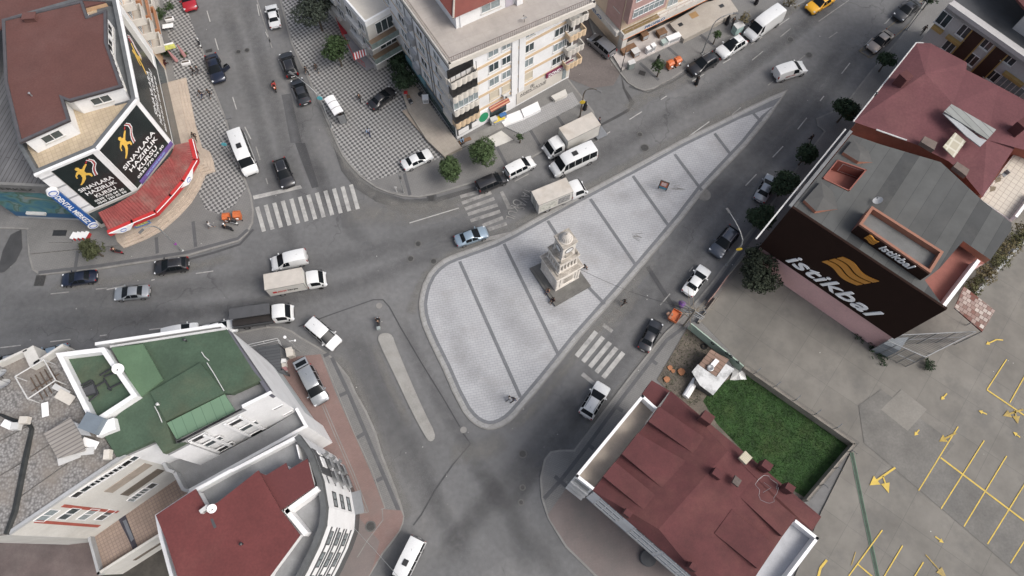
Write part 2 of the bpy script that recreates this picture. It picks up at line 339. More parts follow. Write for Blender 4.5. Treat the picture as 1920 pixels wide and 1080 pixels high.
# ---------------------------------------------------------------- plaza
plaza = [(1478, 167), (1440, 224), (1402, 271), (1320, 358), (1279, 412), (1222, 480), (1171, 540), (1085, 637), (1022, 716), (968, 780), (955, 792), (942, 800), (928, 805), (914, 806), (901, 802), (889, 795), (879, 786), (868, 772), (850, 738), (830, 692), (805, 641), (792, 610), (787, 590), (785, 570), (788, 550), (793, 532), (803, 512), (815, 498), (832, 485), (850, 477), (870, 470), (925, 450), (960, 433), (1025, 397), (1100, 357), (1185, 312), (1275, 263), (1380, 212), (1440, 183)]
pw = PG(plaza, KH)
k = MB(); k.prism(pw, 0, KH); struct('kerb', k, kerbm)
p = MB(); p.sheet(inset(pw, .16), KH+.004); struct('plaza_border', p, plaza_kerb)
i1 = inset(pw, .62)
# trim the sharp tip so the inset stays clean
i1 = [q for q in i1 if q[1] < G2(1461, 187, KH)[1]]; i2 = [q for q in inset(pw, 1.02) if q[1] < G2(1447, 203, KH)[1]]
i1.insert(0, G2(1466, 181, KH)); i2.insert(0, G2(1450, 199, KH))
p = MB(); p.sheet(i1, KH+.008); struct('plaza_band', p, plaza_band)
p = MB(); p.sheet(i2, KH+.012); struct('plaza', p, plaza_m)
for a, b in (((862, 490), (976, 745)), ((945, 457), (1047, 665)), ((1027, 414), (1060, 465)), ((1103, 538), (1134, 570)), ((1107, 373), (1192, 497)), ((1187, 330), (1254, 424)), ((1265, 289), (1316, 357)), ((1340, 250), (1371, 291)), ((1412, 212), (1427, 228))):
    band('plaza_band', [a, b], .4, plaza_band, KH+.016)
# ---------------------------------------------------------------- median
med = smoothpoly(PG([(709, 640), (709, 630), (715, 625), (727, 624), (736, 629), (741, 645), (768, 710), (797, 775), (816, 812), (814, 825), (805, 828), (797, 818), (772, 772), (744, 712)], .15), 1)
k = MB(); k.prism(med, 0, .15); struct('traffic_median', k, mat('median_concrete', (.25, .245, .23), var=.14, scale=.5, fine=.1, dirt=(.19, .18, .165), dirt_amt=.8))
# ---------------------------------------------------------------- asphalt patches and road paint
R1, R2, RM = .004, .008, .075
RM = .07
for m, pts in ((asph_dark, [(553, 268), (572, 268), (598, 350), (585, 353)]), (asph_dark, [(625, 275), (650, 312), (672, 337), (705, 357), (760, 374), (815, 371), (890, 350), (892, 357), (818, 380), (770, 385), (733, 387), (705, 378), (665, 352), (640, 320)]),
               (asph_mid, [(528, 178), (545, 175), (566, 268), (545, 268)]), (asph_dark, [(800, 365), (818, 364), (822, 388), (800, 390)])):
    lay('asphalt_patch', pts, m, R1)
for pts, w in (([(560, 612), (620, 590), (700, 562), (718, 562), (730, 575), (750, 612), (790, 680), (830, 745), (862, 800)], .14), ([(868, 812), (882, 832), (850, 870), (815, 920), (790, 965), (775, 985)], .16), ([(540, 605), (600, 605), (648, 700), (700, 830)], .0)):
    if w: band('asphalt_seam', pts, w, asph_dark, R2)
for m, pts in () and ((asph_lite, [(635, 676), (657, 705), (690, 770), (707, 810), (720, 850), (745, 915), (757, 955), (770, 950), (745, 880), (725, 810), (700, 755), (668, 702), (645, 676)]),
               (asph_lite, [(1180, 648), (1247, 640), (1200, 712), (1150, 770), (1118, 745), (1150, 700)])):
    lay('road_dust', pts, m, R1)
def softmat(name, col, amt, sc=.5):
    m = mat(name, col, rough=.9, var=.1, scale=1); t = m.node_tree; N = t.nodes; L = t.links; b = N['Principled BSDF']
    a = N.new('ShaderNodeAttribute'); a.attribute_name = 'soft'; g = N.new('ShaderNodeNewGeometry'); n = N.new('ShaderNodeTexNoise'); n.inputs['Scale'].default_value = sc; n.inputs['Detail'].default_value = 8; n.inputs['Roughness'].default_value = .7
    L.new(g.outputs['Position'], n.inputs['Vector']); r = N.new('ShaderNodeMapRange'); r.inputs['From Min'].default_value = .3; r.inputs['From Max'].default_value = .65; r.inputs['To Min'].default_value = .1; r.inputs['To Max'].default_value = amt*1.3; L.new(n.outputs['Fac'], r.inputs['Value'])
    k = N.new('ShaderNodeMath'); k.operation = 'MULTIPLY'; L.new(r.outputs[0], k.inputs[0]); L.new(a.outputs['Fac'], k.inputs[1]); k.use_clamp = True; L.new(k.outputs[0], b.inputs['Alpha']); return m
wear = softmat('tyre_wear', (.07, .07, .073), .2); wear2 = softmat('oil_wear', (.06, .06, .062), .18, 1.2); dust = softmat('road_dust', (.2, .194, .18), .5, .9)
plaza_dirt = softmat('plaza_dirt', (.26, .262, .268), .16, .6)
_sc = [0]
def soft(name, pts, wid, m, n=6, z0=.052):
    _sc[0] += 1; z = z0+.0005*_sc[0]; P = [Vector(p) for p in PG(pts, 0)]
    for _ in range(2): P = [P[0]]+[q for a, b in zip(P, P[1:]) for q in (a.lerp(b, .25), a.lerp(b, .75))]+[P[-1]]
    vs = []; at = []
    for i, p in enumerate(P):
        d = (P[min(i+1, len(P)-1)]-P[max(i-1, 0)]).normalized(); q = Vector((-d.y, d.x)); e = min(1, min(i, len(P)-1-i)/3)
        for k in range(n+1): t = k/n*2-1; vs.append((*(p+q*t*wid/2), z)); at.append((1-t*t)**1.3*e)
    fs = [(i*(n+1)+k, i*(n+1)+k+1, (i+1)*(n+1)+k+1, (i+1)*(n+1)+k) for i in range(len(P)-1) for k in range(n)]
    b = MB(); b.add(vs, [f[::-1] for f in fs]); o = struct(name, b, m); a = o.data.attributes.new('soft', 'FLOAT', 'POINT'); a.data.foreach_set('value', at); return o
for pts, w in (([(-20, 570), (150, 556), (330, 548), (480, 520), (600, 495), (720, 470), (850, 430), (940, 395), (1060, 330), (1200, 250), (1350, 160), (1500, 50), (1560, 0)], 3.2), ([(-20, 600), (150, 590), (330, 585), (500, 572), (650, 540), (780, 490), (900, 420)], 2.6), ([(-20, 625), (200, 607), (400, 585), (560, 560)], 2.4),
               ([(455, -10), (490, 110), (520, 220), (550, 330), (590, 420)], 2.6), ([(420, 0), (455, 120), (490, 240), (510, 330), (530, 420), (560, 480)], 2.4), ([(585, 300), (610, 350), (650, 420), (700, 470)], 2.6), ([(555, 190), (575, 260), (600, 330), (620, 400)], 2.2),
               ([(650, 620), (680, 700), (720, 790), (770, 880), (820, 960), (880, 1060)], 3.2), ([(675, 625), (700, 690), (745, 780), (800, 880), (840, 990)], 2.2), ([(750, 600), (790, 690), (840, 780), (880, 840), (900, 900)], 2.2), ([(1600, 60), (1500, 190), (1400, 300), (1300, 420), (1200, 560), (1120, 680), (1050, 780), (980, 860), (900, 950), (820, 1060)], 3.0),
               ([(1640, 60), (1540, 190), (1440, 300), (1340, 430), (1240, 570), (1160, 690), (1080, 790), (1000, 870), (960, 960), (990, 1080)], 2.6), ([(890, 870), (930, 930), (980, 1000), (1060, 1090)], 2.6), ([(1010, 850), (960, 910), (900, 960), (850, 1030)], 3.4), ([(1300, 200), (1420, 120), (1520, 40), (1580, 0)], 2.2), ([(1090, 790), (1075, 810), (1040, 850)], 3)):
    soft('tyre_track', pts, w, wear)
for pts, w in (([(1060, 745), (1075, 775), (1090, 790)], 2.2), ([(905, 880), (925, 920), (960, 960)], 2.5), ([(950, 955), (1000, 900), (1030, 870)], 2.0), ([(545, 180), (560, 250), (585, 340)], 1.6), ([(425, 230), (432, 250), (440, 262)], 1.2)): soft('oil_stain', pts, w, wear2)
for pts, w in (([(628, 668), (655, 700), (690, 775), (720, 860), (752, 940), (770, 970)], 2.0), ([(642, 690), (680, 780), (712, 860)], 1.6), ([(770, 590), (778, 560), (795, 525), (820, 495), (870, 465), (950, 430), (1050, 380), (1180, 308), (1280, 255), (1400, 196), (1480, 160)], 1.7), ([(640, 400), (720, 400), (800, 400), (900, 370)], 4.2), ([(1110, 630), (1150, 600), (1200, 540)], 2.0), ([(1100, 820), (1160, 750), (1230, 660), (1262, 625)], 2.6), ([(950, 810), (1000, 770), (1060, 690), (1130, 600), (1230, 480)], 1.6), ([(1300, 140), (1250, 165), (1200, 185), (1170, 215)], 2.4), ([(700, 640), (730, 720), (770, 800)], 1.3), ([(90, 540), (200, 530), (350, 505), (440, 480)], 1.6), ([(600, 180), (640, 290), (665, 335), (700, 365), (760, 392), (860, 385)], 2.2), ([(840, 850), (900, 850), (950, 820)], 3), ([(1380, 80), (1450, 40), (1520, 0)], 1.4)):
    soft('road_dust', pts, w, dust)
for pts, w in (([(830, 560), (860, 640), (890, 720)], 3), ([(900, 520), (960, 600), (1010, 660)], 3.5), ([(1080, 420), (1130, 450), (1180, 500)], 3), ([(1150, 380), (1200, 360), (1260, 330)], 2.4), ([(880, 690), (930, 740), (950, 770)], 2.6), ([(1000, 560), (1060, 590), (1090, 600)], 2.4), ([(1230, 372), (1262, 350), (1300, 320)], 2), ([(960, 480), (1000, 470), (1020, 500)], 2.2)):
    soft('plaza_stain', pts, w, plaza_dirt, z0=KH+.05)
lay('wet_streak', [(1165, 142), (1172, 165), (1190, 192), (1178, 210), (1150, 225), (1124, 238), (1127, 232), (1160, 214), (1178, 203), (1180, 190), (1168, 165)], wet, R2)
lay('wet_stain', [(40, 430), (42, 465), (30, 490), (8, 510), (-5, 512), (5, 470), (20, 440)], wet, R2)
band('wet_gutter', [(1180, 162), (1215, 174), (1262, 153), (1318, 116)], .3, asph_dark, R2)
band('wet_gutter', [(355, 486), (400, 474), (450, 458), (475, 430)], .3, asph_dark, R2)
# ladder crossings
mk = MB()
for i in range(12):
    t = i/11.0; a = (482+t*176, 388-t*42); b = (495+t*176, 434-t*42)
    mk.sheet(ribbon(PG([a, b], RM), .52), RM)
struct('crosswalk_marking', mk, paint)
lay('stop_line', [(474, 367), (563, 347), (567, 353), (476, 374)], paint, R2)
mk = MB()
for i, (a, b) in enumerate(((( 863, 369), (912, 356)), ((866, 381), (921, 361)), ((872, 392), (927, 372)), ((877, 402), (933, 384)), ((882, 414), (938, 396)), ((905, 423), (943, 408)), ((915, 431), (950, 419)), ((905, 450), (955, 438)))):
    mk.sheet(ribbon(PG([a, b], RM), .5), RM)
struct('crosswalk_marking', mk, paint_old)
lay('stop_line', [(937, 360), (943, 358), (960, 390), (952, 393)], paint_old, R2)
mk = MB()
for a, b in (((1081, 668), (1118, 622)), ((1093, 678), (1131, 632)), ((1106, 688), (1144, 642)), ((1118, 698), (1156, 652)), ((1131, 708), (1169, 661))):
    mk.sheet(ribbon(PG([a, b], RM), .56), RM)
struct('crosswalk_marking', mk, paint)
lay('stop_line', [(1128, 611), (1133, 606), (1150, 619), (1146, 624)], paint, R2)
lay('stop_line', [(1089, 704), (1094, 698), (1118, 718), (1112, 722)], paint, R2)
def dashes(pts, m=paint_old, w=.14, L=3.0, gap=4.5):
    P = [Vector(q) for q in PG(pts, RM)]; mb = MB(); rem = 0
    for a, b in zip(P, P[1:]):
        d = (b-a).normalized(); l = (b-a).length; s = rem
        while s < l:
            e = min(s+L, l); mb.sheet(ribbon([tuple(a+d*s), tuple(a+d*e)], w), RM); s += L+gap
        rem = s-l
    return struct('lane_marking', mb, m)
for pts, L, gp, m in (([(482, 0), (510, 90), (540, 195), (552, 270), (568, 352)], 90, 1, paint_old), ([(434, 0), (470, 90), (500, 200)], 0, 0, paint_old), ([(388, 20), (420, 130), (445, 210), (475, 270)], 2.2, 3.2, paint), ([(482, 8), (488, 40), (515, 95), (545, 160), (563, 205)], 2.2, 3.2, paint), ([(480, 275), (502, 345)], 2.2, 3, paint_old),
                      ([(768, 418), (860, 390)], 30, 1, paint), ([(1270, 271), (1330, 228), (1409, 177)], 60, 1, paint), ([(1535, 40), (1592, 0)], 30, 1, paint_old), ([(1410, 113), (1535, 10), (1560, -8)], 2.4, 3.8, paint_old), ([(1120, 262), (1250, 180), (1370, 110), (1500, 20)], 2.2, 3.4, paint),
                      ([(1398, 348), (1480, 262), (1545, 180), (1600, 110), (1700, 0)], 2.4, 3.6, paint), ([(0, 652), (200, 628), (330, 612)], 2.4, 3.4, paint), ([(200, 543), (290, 524), (400, 508)], 2.2, 3.2, paint), ([(95, 551), (200, 540)], 2.2, 3.2, paint_old), ([(1238, 572), (1300, 500), (1360, 432)], 2.0, 4, paint_old), ([(965, 340), (1040, 300), (1125, 262)], 2.2, 3.2, paint_old),
                      ([(1570, 60), (1520, 95), (1440, 160), (1360, 225)], 1.8, 5, paint_old)):
    if L: dashes(pts, m, L=L, gap=gp)
# worn words on the road before the crossing
for (bx, by), s in (((964, 372), 'OKUL'), ((984, 352), 'YAVAŞ')):
    a = G(bx, by, RM); u = (G(bx+14, by-32, R2)-a).normalized()*-1; v = Vector((-u.y, u.x, 0))
    t_ = text(s.replace('Ş', 'S'), a, u, v, 1.1, paint_old, width=3.2, depth=.002, name='road_lettering'); t_['kind'] = 'structure'
# parking bay box by the beige car
mk = MB()
for a, b in (((1611, 95), (1780, -40)), ((1633, 109), (1800, -40)), ((1611, 95), (1633, 109)), ((1611, 95), (1640, 90)), ((1627, 108), (1640, 92))): mk.sheet(ribbon(PG([a, b], RM), .12), RM)
struct('parking_bay_marking', mk, yellow_dull)
band('road_drain_strip', [(1214, 500), (1262, 575)], .55, asph_dark, R2)
def disc(name, px, py, r, m, z=R2+.004, n=20, ring=None):
    c = G(px, py, z); mb = MB(); mb.sheet([(c.x+r*math.cos(6.2832*i/n), c.y+r*math.sin(6.2832*i/n)) for i in range(n)], z); return mb.build(name, m)
iron = mat('cast_iron', (.055, .054, .052), rough=.6, var=.3, scale=6, metal=.3)
ringm = mat('manhole_surround', (.105, .104, .1), var=.2, scale=3)
for i, (x, y, r, w) in enumerate(((784, 457, .33, 'left of the blue sedan, upper of three'), (770, 485, .33, 'left of the plaza curve, lower left of three'), (813, 490, .33, 'touching the plaza curve'), (980, 851, .36, 'in the junction below the plaza tip'), (1209, 277, .5, 'beside the plaza north edge above the sign'), (1200, 252, .3, 'in the upper road beyond the truck'), (980, 914, .22, 'small, low in the junction'), (977, 942, .22, 'smallest, lowest in the junction'), (447, 97, .3, 'in the left road, left of a pair'), (463, 94, .3, 'in the left road, right of a pair'), (1482, 74, .4, 'above the white van on the wide road'), (1517, 103, .4, 'right of the white van on the wide road'), (695, 987, .45, 'in the red pavement corner'), (922, 574, .0, ''))):
    if not r: continue
    z = K3+.06 if 'pavement' in w else RM
    t = thing('manhole', 'round iron manhole cover '+w, 'manhole', tuple(G(x, y, z)), group='manhole covers')
    b = MB(); c = G(x, y, z); b.sheet([(c.x+(r+.14)*math.cos(.35*k), c.y+(r+.14)*math.sin(.35*k)) for k in range(18)], z+.003); b.build('surround', ringm, t)
    b = MB(); b.lathe([(r, 0), (r, .008), (r*.93, .012), (0.001, .012)], (c.x, c.y, z+.003), 20); b.build('cover', iron, t)
for x, y in ((711, 573), (869, 806), (1320, 365)):
    d_ = disc('concrete_disc', x, y, .38 if x < 1000 else .9, asph_lite if x > 1000 else kerbm, z=RM); tag(d_, kind='structure')
# grates
for x, y, w, ang, where in ((75, 526, (1.2, 1.4), 0, 'by the kerb at the lower left pavement'), (392, 95, (.9, .5), .3, 'by the kerb near the parked scooter'), (809, 372, (.7, .7), .2, 'at the kerb before the north crossing'), (1204, 137, (.9, .7), -.4, 'in the pavement by the orange bins')):
    c = G(x, y, KH+.03 if x == 1204 else RM); b = MB(); b.box((c.x, c.y, c.z+.012), (w[0], w[1], .012), ang)
    for i in range(5): b.box((c.x-w[0]/2*math.cos(ang)+w[0]*(i+.5)/5*math.cos(ang), c.y-w[0]/2*math.sin(ang)+w[0]*(i+.5)/5*math.sin(ang), c.z+.022), (.05, w[1]*.9, .012), ang)
    o = b.build('drain_grate', iron, loc=tuple(c)); tag(o, 'rectangular iron drain grate '+where, 'grate')
# ---------------------------------------------------------------- side street, yard, lot
lay('side_street_paving', [(1113, 70), (1163, 138), (1150, 160), (1110, 165), (1065, 147), (1018, 85), (980, -90), (1060, -90)], mat('faded_red_asphalt', (.125, .108, .102), var=.18, scale=.3, fine=.1), R1)
cpoly = [(1308, 596), (1345, 556), (1400, 488), (1500, 400), (1800, 200), (2150, 80), (2250, 1350), (1380, 1350), (1540, 960), (1605, 830), (1397, 688)]
c_ = MB(); c_.prism(PG(cpoly, .16), 0, .16); struct('yard_ground', c_, concrete)
Y1 = .164
for m, pts in ((mat('yard_dark_slab', (.127, .122, .112), var=.24, scale=.3, fine=.1, dirt=(.09, .09, .087), dirt_amt=.7), [(1610, 760), (1652, 730), (1790, 832), (1765, 860), (1960, 1010), (1960, 1120), (1620, 830)]), (mat('yard_light_slab', (.175, .166, .148), var=.14, scale=.3, fine=.08, dirt=(.15, .145, .132), dirt_amt=.8), [(1652, 768), (1690, 730), (1738, 768), (1702, 808)])):
    lay('yard_slab', pts, m, Y1)
mk = MB(); mo = MB()
YL = [((1887, 674), (1850, 731), .12), ((1850, 731), (1960, 806), .16), ((1924, 700), (1893, 755), .12), ((1763, 858), (1960, 1007), .18), ((1796, 800), (1722, 920), .12), ((1845, 826), (1764, 954), .12), ((1887, 855), (1807, 987), .12), ((1940, 877), (1851, 1020), .12), ((1960, 952), (1894, 1056), .12),
      ((1654, 994), (1591, 1080), .12), ((1608, 1058), (1640, 1085), .14), ((1692, 1023), (1655, 1085), .12), ((1731, 1054), (1712, 1085), .12)]
for i, (a, b, w) in enumerate(YL): mk.sheet(ribbon(PG([a, b], Y1), w*1.02), Y1+.05+.0008*i)
def arrow(mb, tip, tail, w=.12, hl=.7, hw=.55):
    a, b = Vector(G2(*tip, Y1)), Vector(G2(*tail, Y1)); d = (a-b).normalized(); n_ = Vector((-d.y, d.x)); h = a-d*hl
    mb.sheet([tuple(b+n_*w/2), tuple(b-n_*w/2), tuple(h-n_*w/2), tuple(h-n_*hw/2), tuple(a), tuple(h+n_*hw/2), tuple(h+n_*w/2)], Y1+.07)
for a, b in (((1848, 646), (1868, 637)), ((1764, 750), (1775, 738)), ((1834, 770), (1850, 777)), ((1714, 817), (1723, 806)), ((1899, 810), (1912, 820)), ((1769, 1018), (1753, 1006))): arrow(mk, a, b, .14, .45, .5)
arrow(mk, (1630, 910), (1678, 877), .22, 1.1, 1.1); arrow(mk, (1666, 925), (1655, 893), .16, 1.1, 1.0)
mk.sheet(ribbon(PG([(1868, 637), (1880, 638)], Y1), .14), Y1+.075)
mk.sheet(ribbon(PG([(1550, 1050), (1538, 1065), (1533, 1085)], Y1), .25), Y1+.06)
struct('yard_marking', mk, yellow)
arrow(mo, (1760, 828), (1792, 812), .2, .9, .9); arrow(mo, (1880, 780), (1918, 768), .2, .9, .9); arrow(mo, (1908, 795), (1902, 770), .2, .9, .9); arrow(mo, (1775, 1085), (1735, 1040), .12, 1.1, .9)
mo.sheet(ribbon(PG([(1596, 1060), (1604, 1035)], Y1), .08), Y1+.06)
struct('yard_marking', mo, yellow_old)
band('drain_channel', [(1597, 848), (1618, 950), (1647, 1085)], .42, mat('green_channel_rim', (.1, .17, .12), var=.2, scale=1), Y1+.004)
band('drain_channel', [(1597, 848), (1618, 950), (1647, 1085)], .3, mat('channel_bed', (.03, .05, .035), var=.3, scale=2), Y1+.008)
# vacant lot
lay('soil', [(1232, 712), (1290, 612), (1400, 688), (1600, 836), (1515, 940), (1420, 900), (1300, 780)], mat('bare_soil', (.105, .088, .07), var=.3, scale=.6, fine=.2, bump=.4, dirt=(.055, .05, .04), dirt_amt=.9), .16)
lay('turf', [(1330, 735), (1392, 694), (1404, 700), (1592, 834), (1513, 935), (1430, 885), (1345, 795), (1318, 752)], mat('turf_base', (.024, .055, .016), var=.4, scale=.8, fine=.3, rough=1, dirt=(.05, .06, .02), dirt_amt=.5), .17)
# ---------------------------------------------------------------- building materials and parts
white = mat('white_render', (.7, .705, .71), rough=.8, var=.06, scale=.5, fine=.04, dirt=(.48, .47, .45), dirt_amt=.5)
offwhite = mat('offwhite_render', (.5, .49, .46), rough=.85, var=.08, scale=.5, fine=.05, dirt=(.38, .36, .32), dirt_amt=.6)
creamw = mat('cream_render', (.55, .52, .47), rough=.85, var=.07, scale=.4, fine=.04, dirt=(.4, .37, .33), dirt_amt=.5)
greyw = mat('grey_render', (.33, .34, .35), rough=.85, var=.1, scale=.5, dirt=(.24, .24, .24), dirt_amt=.5)
darkgrey = mat('charcoal_cladding', (.06, .062, .066), rough=.6, var=.15, scale=.8)
bandc = mat('apricot_band', (.55, .42, .28), rough=.85, var=.06, scale=.6, dirt=(.42, .33, .25), dirt_amt=.4)
tan = mat('tan_stone', (.36, .3, .24), rough=.8, var=.1, scale=.5, fine=.06, dirt=(.28, .24, .2), dirt_amt=.5)
glass = mat('window_glass', (.045, .06, .065), rough=.08, var=.5, scale=.35, spec=.8)
glass_dk = mat('dark_opening', (.012, .012, .013), rough=.3, var=.2)
curtain = mat('curtained_glass', (.22, .26, .27), rough=.15, var=.25, scale=2.5, spec=.8)
shutter = mat('roller_shutter', (.5, .45, .36), rough=.6, var=.05, scale=3)
pvc = mat('white_window_frame', (.66, .66, .66), rough=.4, var=.02)
redroof = mat('red_roof_felt', (.083, .025, .026), rough=.9, var=.2, scale=.5, fine=.1, dirt=(.11, .043, .037), dirt_amt=.8)
redroofA = mat('brown_red_roof_felt', (.098, .042, .036), rough=.92, var=.1, scale=.35, fine=.1, dirt=(.12, .06, .054), dirt_amt=.8)
redroofK = mat('bright_red_roof_felt', (.118, .031, .03), rough=.9, var=.14, scale=.35, fine=.1, dirt=(.14, .05, .044), dirt_amt=.7)
greenroof = mat('green_roof_felt', (.05, .083, .054), rough=.9, var=.2, scale=.4, fine=.1, dirt=(.082, .09, .056), dirt_amt=.8)
greenroof2 = mat('pale_green_roof_felt', (.105, .2, .125), rough=.9, var=.08, scale=.3, fine=.06)
greymetal = mat('grey_metal', (.25, .26, .27), rough=.45, metal=.5, var=.1, scale=2)
darkmetal = mat('dark_metal', (.05, .052, .055), rough=.5, metal=.5, var=.1, scale=2)
steelw = mat('pale_painted_metal', (.5, .5, .49), rough=.45, var=.08, scale=2)
blackm = mat('black_board', (.014, .02, .02), rough=.25, var=.3, scale=.6)
letw = mat('white_lettering', (.75, .75, .75), rough=.5, var=0)
letk = mat('black_lettering', (.03, .03, .03), rough=.5, var=0)
redp = mat('red_panel', (.42, .03, .03), rough=.5, var=.08, scale=1)
gold = mat('gold_figure', (.66, .42, .08), rough=.5, var=.08, scale=2)
terrfloor = mat('grey_terrace_floor', (.22, .225, .23), rough=.85, var=.14, scale=.6, fine=.06, dirt=(.16, .16, .16), dirt_amt=.6)
tanfloor = slabs('tan_tile_floor', (.4, .33, .23), (.44, .36, .26), (.28, .23, .17), .5, .5, .5, off=0, js=.02, var=.1, stain=(.25, .2, .15), stain_amt=.5)
def win(par, w, a, z, ww, h, fr=pvc, gl=glass, mull=1, sill=True, trans=0, o=0.0, name='window'):
    """window centred at (a, z) on wall w: frame mesh > pane, sill"""
    f = MB(); t = .07
    f.wbox(w, a-ww/2-t, a-ww/2, z-h/2-t, z+h/2+t, o-.05, o+.07); f.wbox(w, a+ww/2, a+ww/2+t, z-h/2-t, z+h/2+t, o-.05, o+.07)
    f.wbox(w, a-ww/2, a+ww/2, z+h/2, z+h/2+t, o-.05, o+.07); f.wbox(w, a-ww/2, a+ww/2, z-h/2-t, z-h/2, o-.05, o+.07)
    for i in range(mull):
        c = a-ww/2+ww*(i+1)/(mull+1); f.wbox(w, c-.04, c+.04, z-h/2, z+h/2, o-.05, o+.06)
    if trans: f.wbox(w, a-ww/2, a+ww/2, z+h*.15, z+h*.15+.07, o-.05, o+.055)
    fo = f.build(name, fr, par)
    g_ = MB(); g_.wbox(w, a-ww/2+.003, a+ww/2-.003, z-h/2+.003, z+h/2-.003, o-.04, o+.02); g_.build('pane', gl, fo)
    if sill: s_ = MB(); s_.wbox(w, a-ww/2-.15, a+ww/2+.15, z-h/2-t-.09, z-h/2-t-.003, o-.05, o+.16); s_.build('sill', offwhite if fr is pvc else fr, fo)
    return fo
def winpx(par, w, px, py, ww, h, **k):
    a, z = w.hit(px, py); return win(par, w, a, z, ww, h, **k)
def parapet(par, poly, z0, z1, th, m, name='parapet'):
    """closed ring wall on top of a polygon"""
    i = inset(poly, th); n = len(poly); b = MB()
    for k in range(n):
        k2 = (k+1) % n; q = [poly[k], poly[k2], i[k2], i[k]]; b.prism(q, z0, z1)
    return b.build(name, m, par)
def bar(b, w, a0, a1, z, o, r=.03): b.wbox(w, a0, a1, z-r, z+r, o-r, o+r)
def railing(par, pts, z, h, m, step=.35, name='railing', r=.025):
    b = MB()
    for p, q in zip(pts, pts[1:]):
        w = Wall(p, q); b.wbox(w, 0, w.L, z+h-r, z+h+r, -r, r); b.wbox(w, 0, w.L, z+.08, z+.08+r, -r*.8, r*.8)
        n = max(1, int(w.L/step))
        for i in range(n+1): a = w.L*i/n; b.wbox(w, a-.014, a+.014, z, z+h-r, -.014, .014)
    return b.build(name, m, par)
def root_at(name, label, cat, pts, group=None):
    c = sum((Vector((p[0], p[1])) for p in pts), Vector((0, 0)))/len(pts)
    return thing(name, label, cat, (c.x, c.y, 0), group=group)
def ac_unit(px, py, z, ang, label):
    c = G(px, py, z); t = thing('air_conditioner', label, 'air conditioner', tuple(c), group='air conditioner units')
    b = MB(); b.box((c.x, c.y, z+.35), (.85, .35, .62), ang); b.build('casing', steelw, t, bevel=.03)
    b = MB(); cs, sn = math.cos(ang), math.sin(ang); b.lathe([(.24, -.19), (.24, -.2), (.02, -.21)], (c.x-.1*cs+0*sn, c.y-.1*sn, z+.35), 14, 'y'); b.build('fan_grille', darkmetal, t)
    return t
def dish(px, py, z, r, yaw, label, m=None):
    c = G(px, py, z); t = thing('satellite_dish', label, 'satellite dish', tuple(c), group='satellite dishes')
    R = Matrix.Rotation(yaw, 3, 'Z') @ Matrix.Rotation(math.radians(38), 3, 'Y'); b = MB(); n = 18; vs = []; fs = []
    for i in range(4):
        rr = r*(i+.02)/3
        for k in range(n): vs.append(c+Vector((0, 0, .6))+R @ Vector((rr*math.cos(.349*k), rr*math.sin(.349*k), .25*rr*rr/r)))
    for i in range(3):
        for k in range(n): fs.append((i*n+k, (i+1)*n+k, (i+1)*n+(k+1) % n, i*n+(k+1) % n)[::-1])
    b.add(vs, fs); b.build('reflector', m or steelw, t, smooth=60)
    b = MB(); f = c+Vector((0, 0, .6))+R @ Vector((0, 0, r*1.0)); b.tube([c+Vector((0, 0, .6))+R @ Vector((0, -r, .2*r)), f], .02, 5); b.box(tuple(f), (.09, .09, .14)); b.build('feed_arm', darkmetal, t)
    b = MB(); b.tube([c, c+Vector((0, 0, .6))], .03, 6); b.build('mast', darkmetal, t); return t

# ================================================================ A: corner building with the black course banners
zA = 13.6
A0, A1, A2, A3 = G(217, 0, zA), G(254, 184, zA), G(178, 277, zA), G(64, 325, zA)
dA = (A0-A1); A0 = A1+dA*1.02
bk1 = A3+(A2-A1).normalized()*0+Vector((-.62, 1, 0)).normalized()*26; bk0 = A0+Vector((-1, .35, 0))*24
polyA = [(v.x, v.y) for v in (A0, G(150, -6, zA), G(3, 36, zA), G(8, 156, zA), G(34, 273, zA), A3, A2, A1)]
tA = root_at('corner_building', 'white tiled corner building with three black course banners and a brown-red roof', 'building', polyA)
b = MB(); b.prism(polyA, 0, zA-1.0, top=False); b.build('wall', offwhite, tA)
b = MB(); b.sheet(polyA, zA-1.0); b.build('terrace_floor', tanfloor, tA)
parapet(tA, polyA, zA-1.0, zA, .45, mat('grey_coping', (.1, .107, .112), var=.2, scale=1), 'parapet')
wE, wS, wW = Wall(A1, A0), Wall(A2, A1), Wall(A3, A2)
b = MB(); b.wbox(wE, .6, wE.L, zA-.99, zA-.88, -2.7, -.46); b.build('roof_gutter', MATS['grey_coping'], tA)
for w in (wE, wS, wW):
    b = MB()
    for k, o in ((0, .32), (1, .22)): b.wbox(w, -.1, w.L+.1, zA-.22-.28*k, zA-.02-.28*k, 0, o)
    b.build('cornice', white, tA)
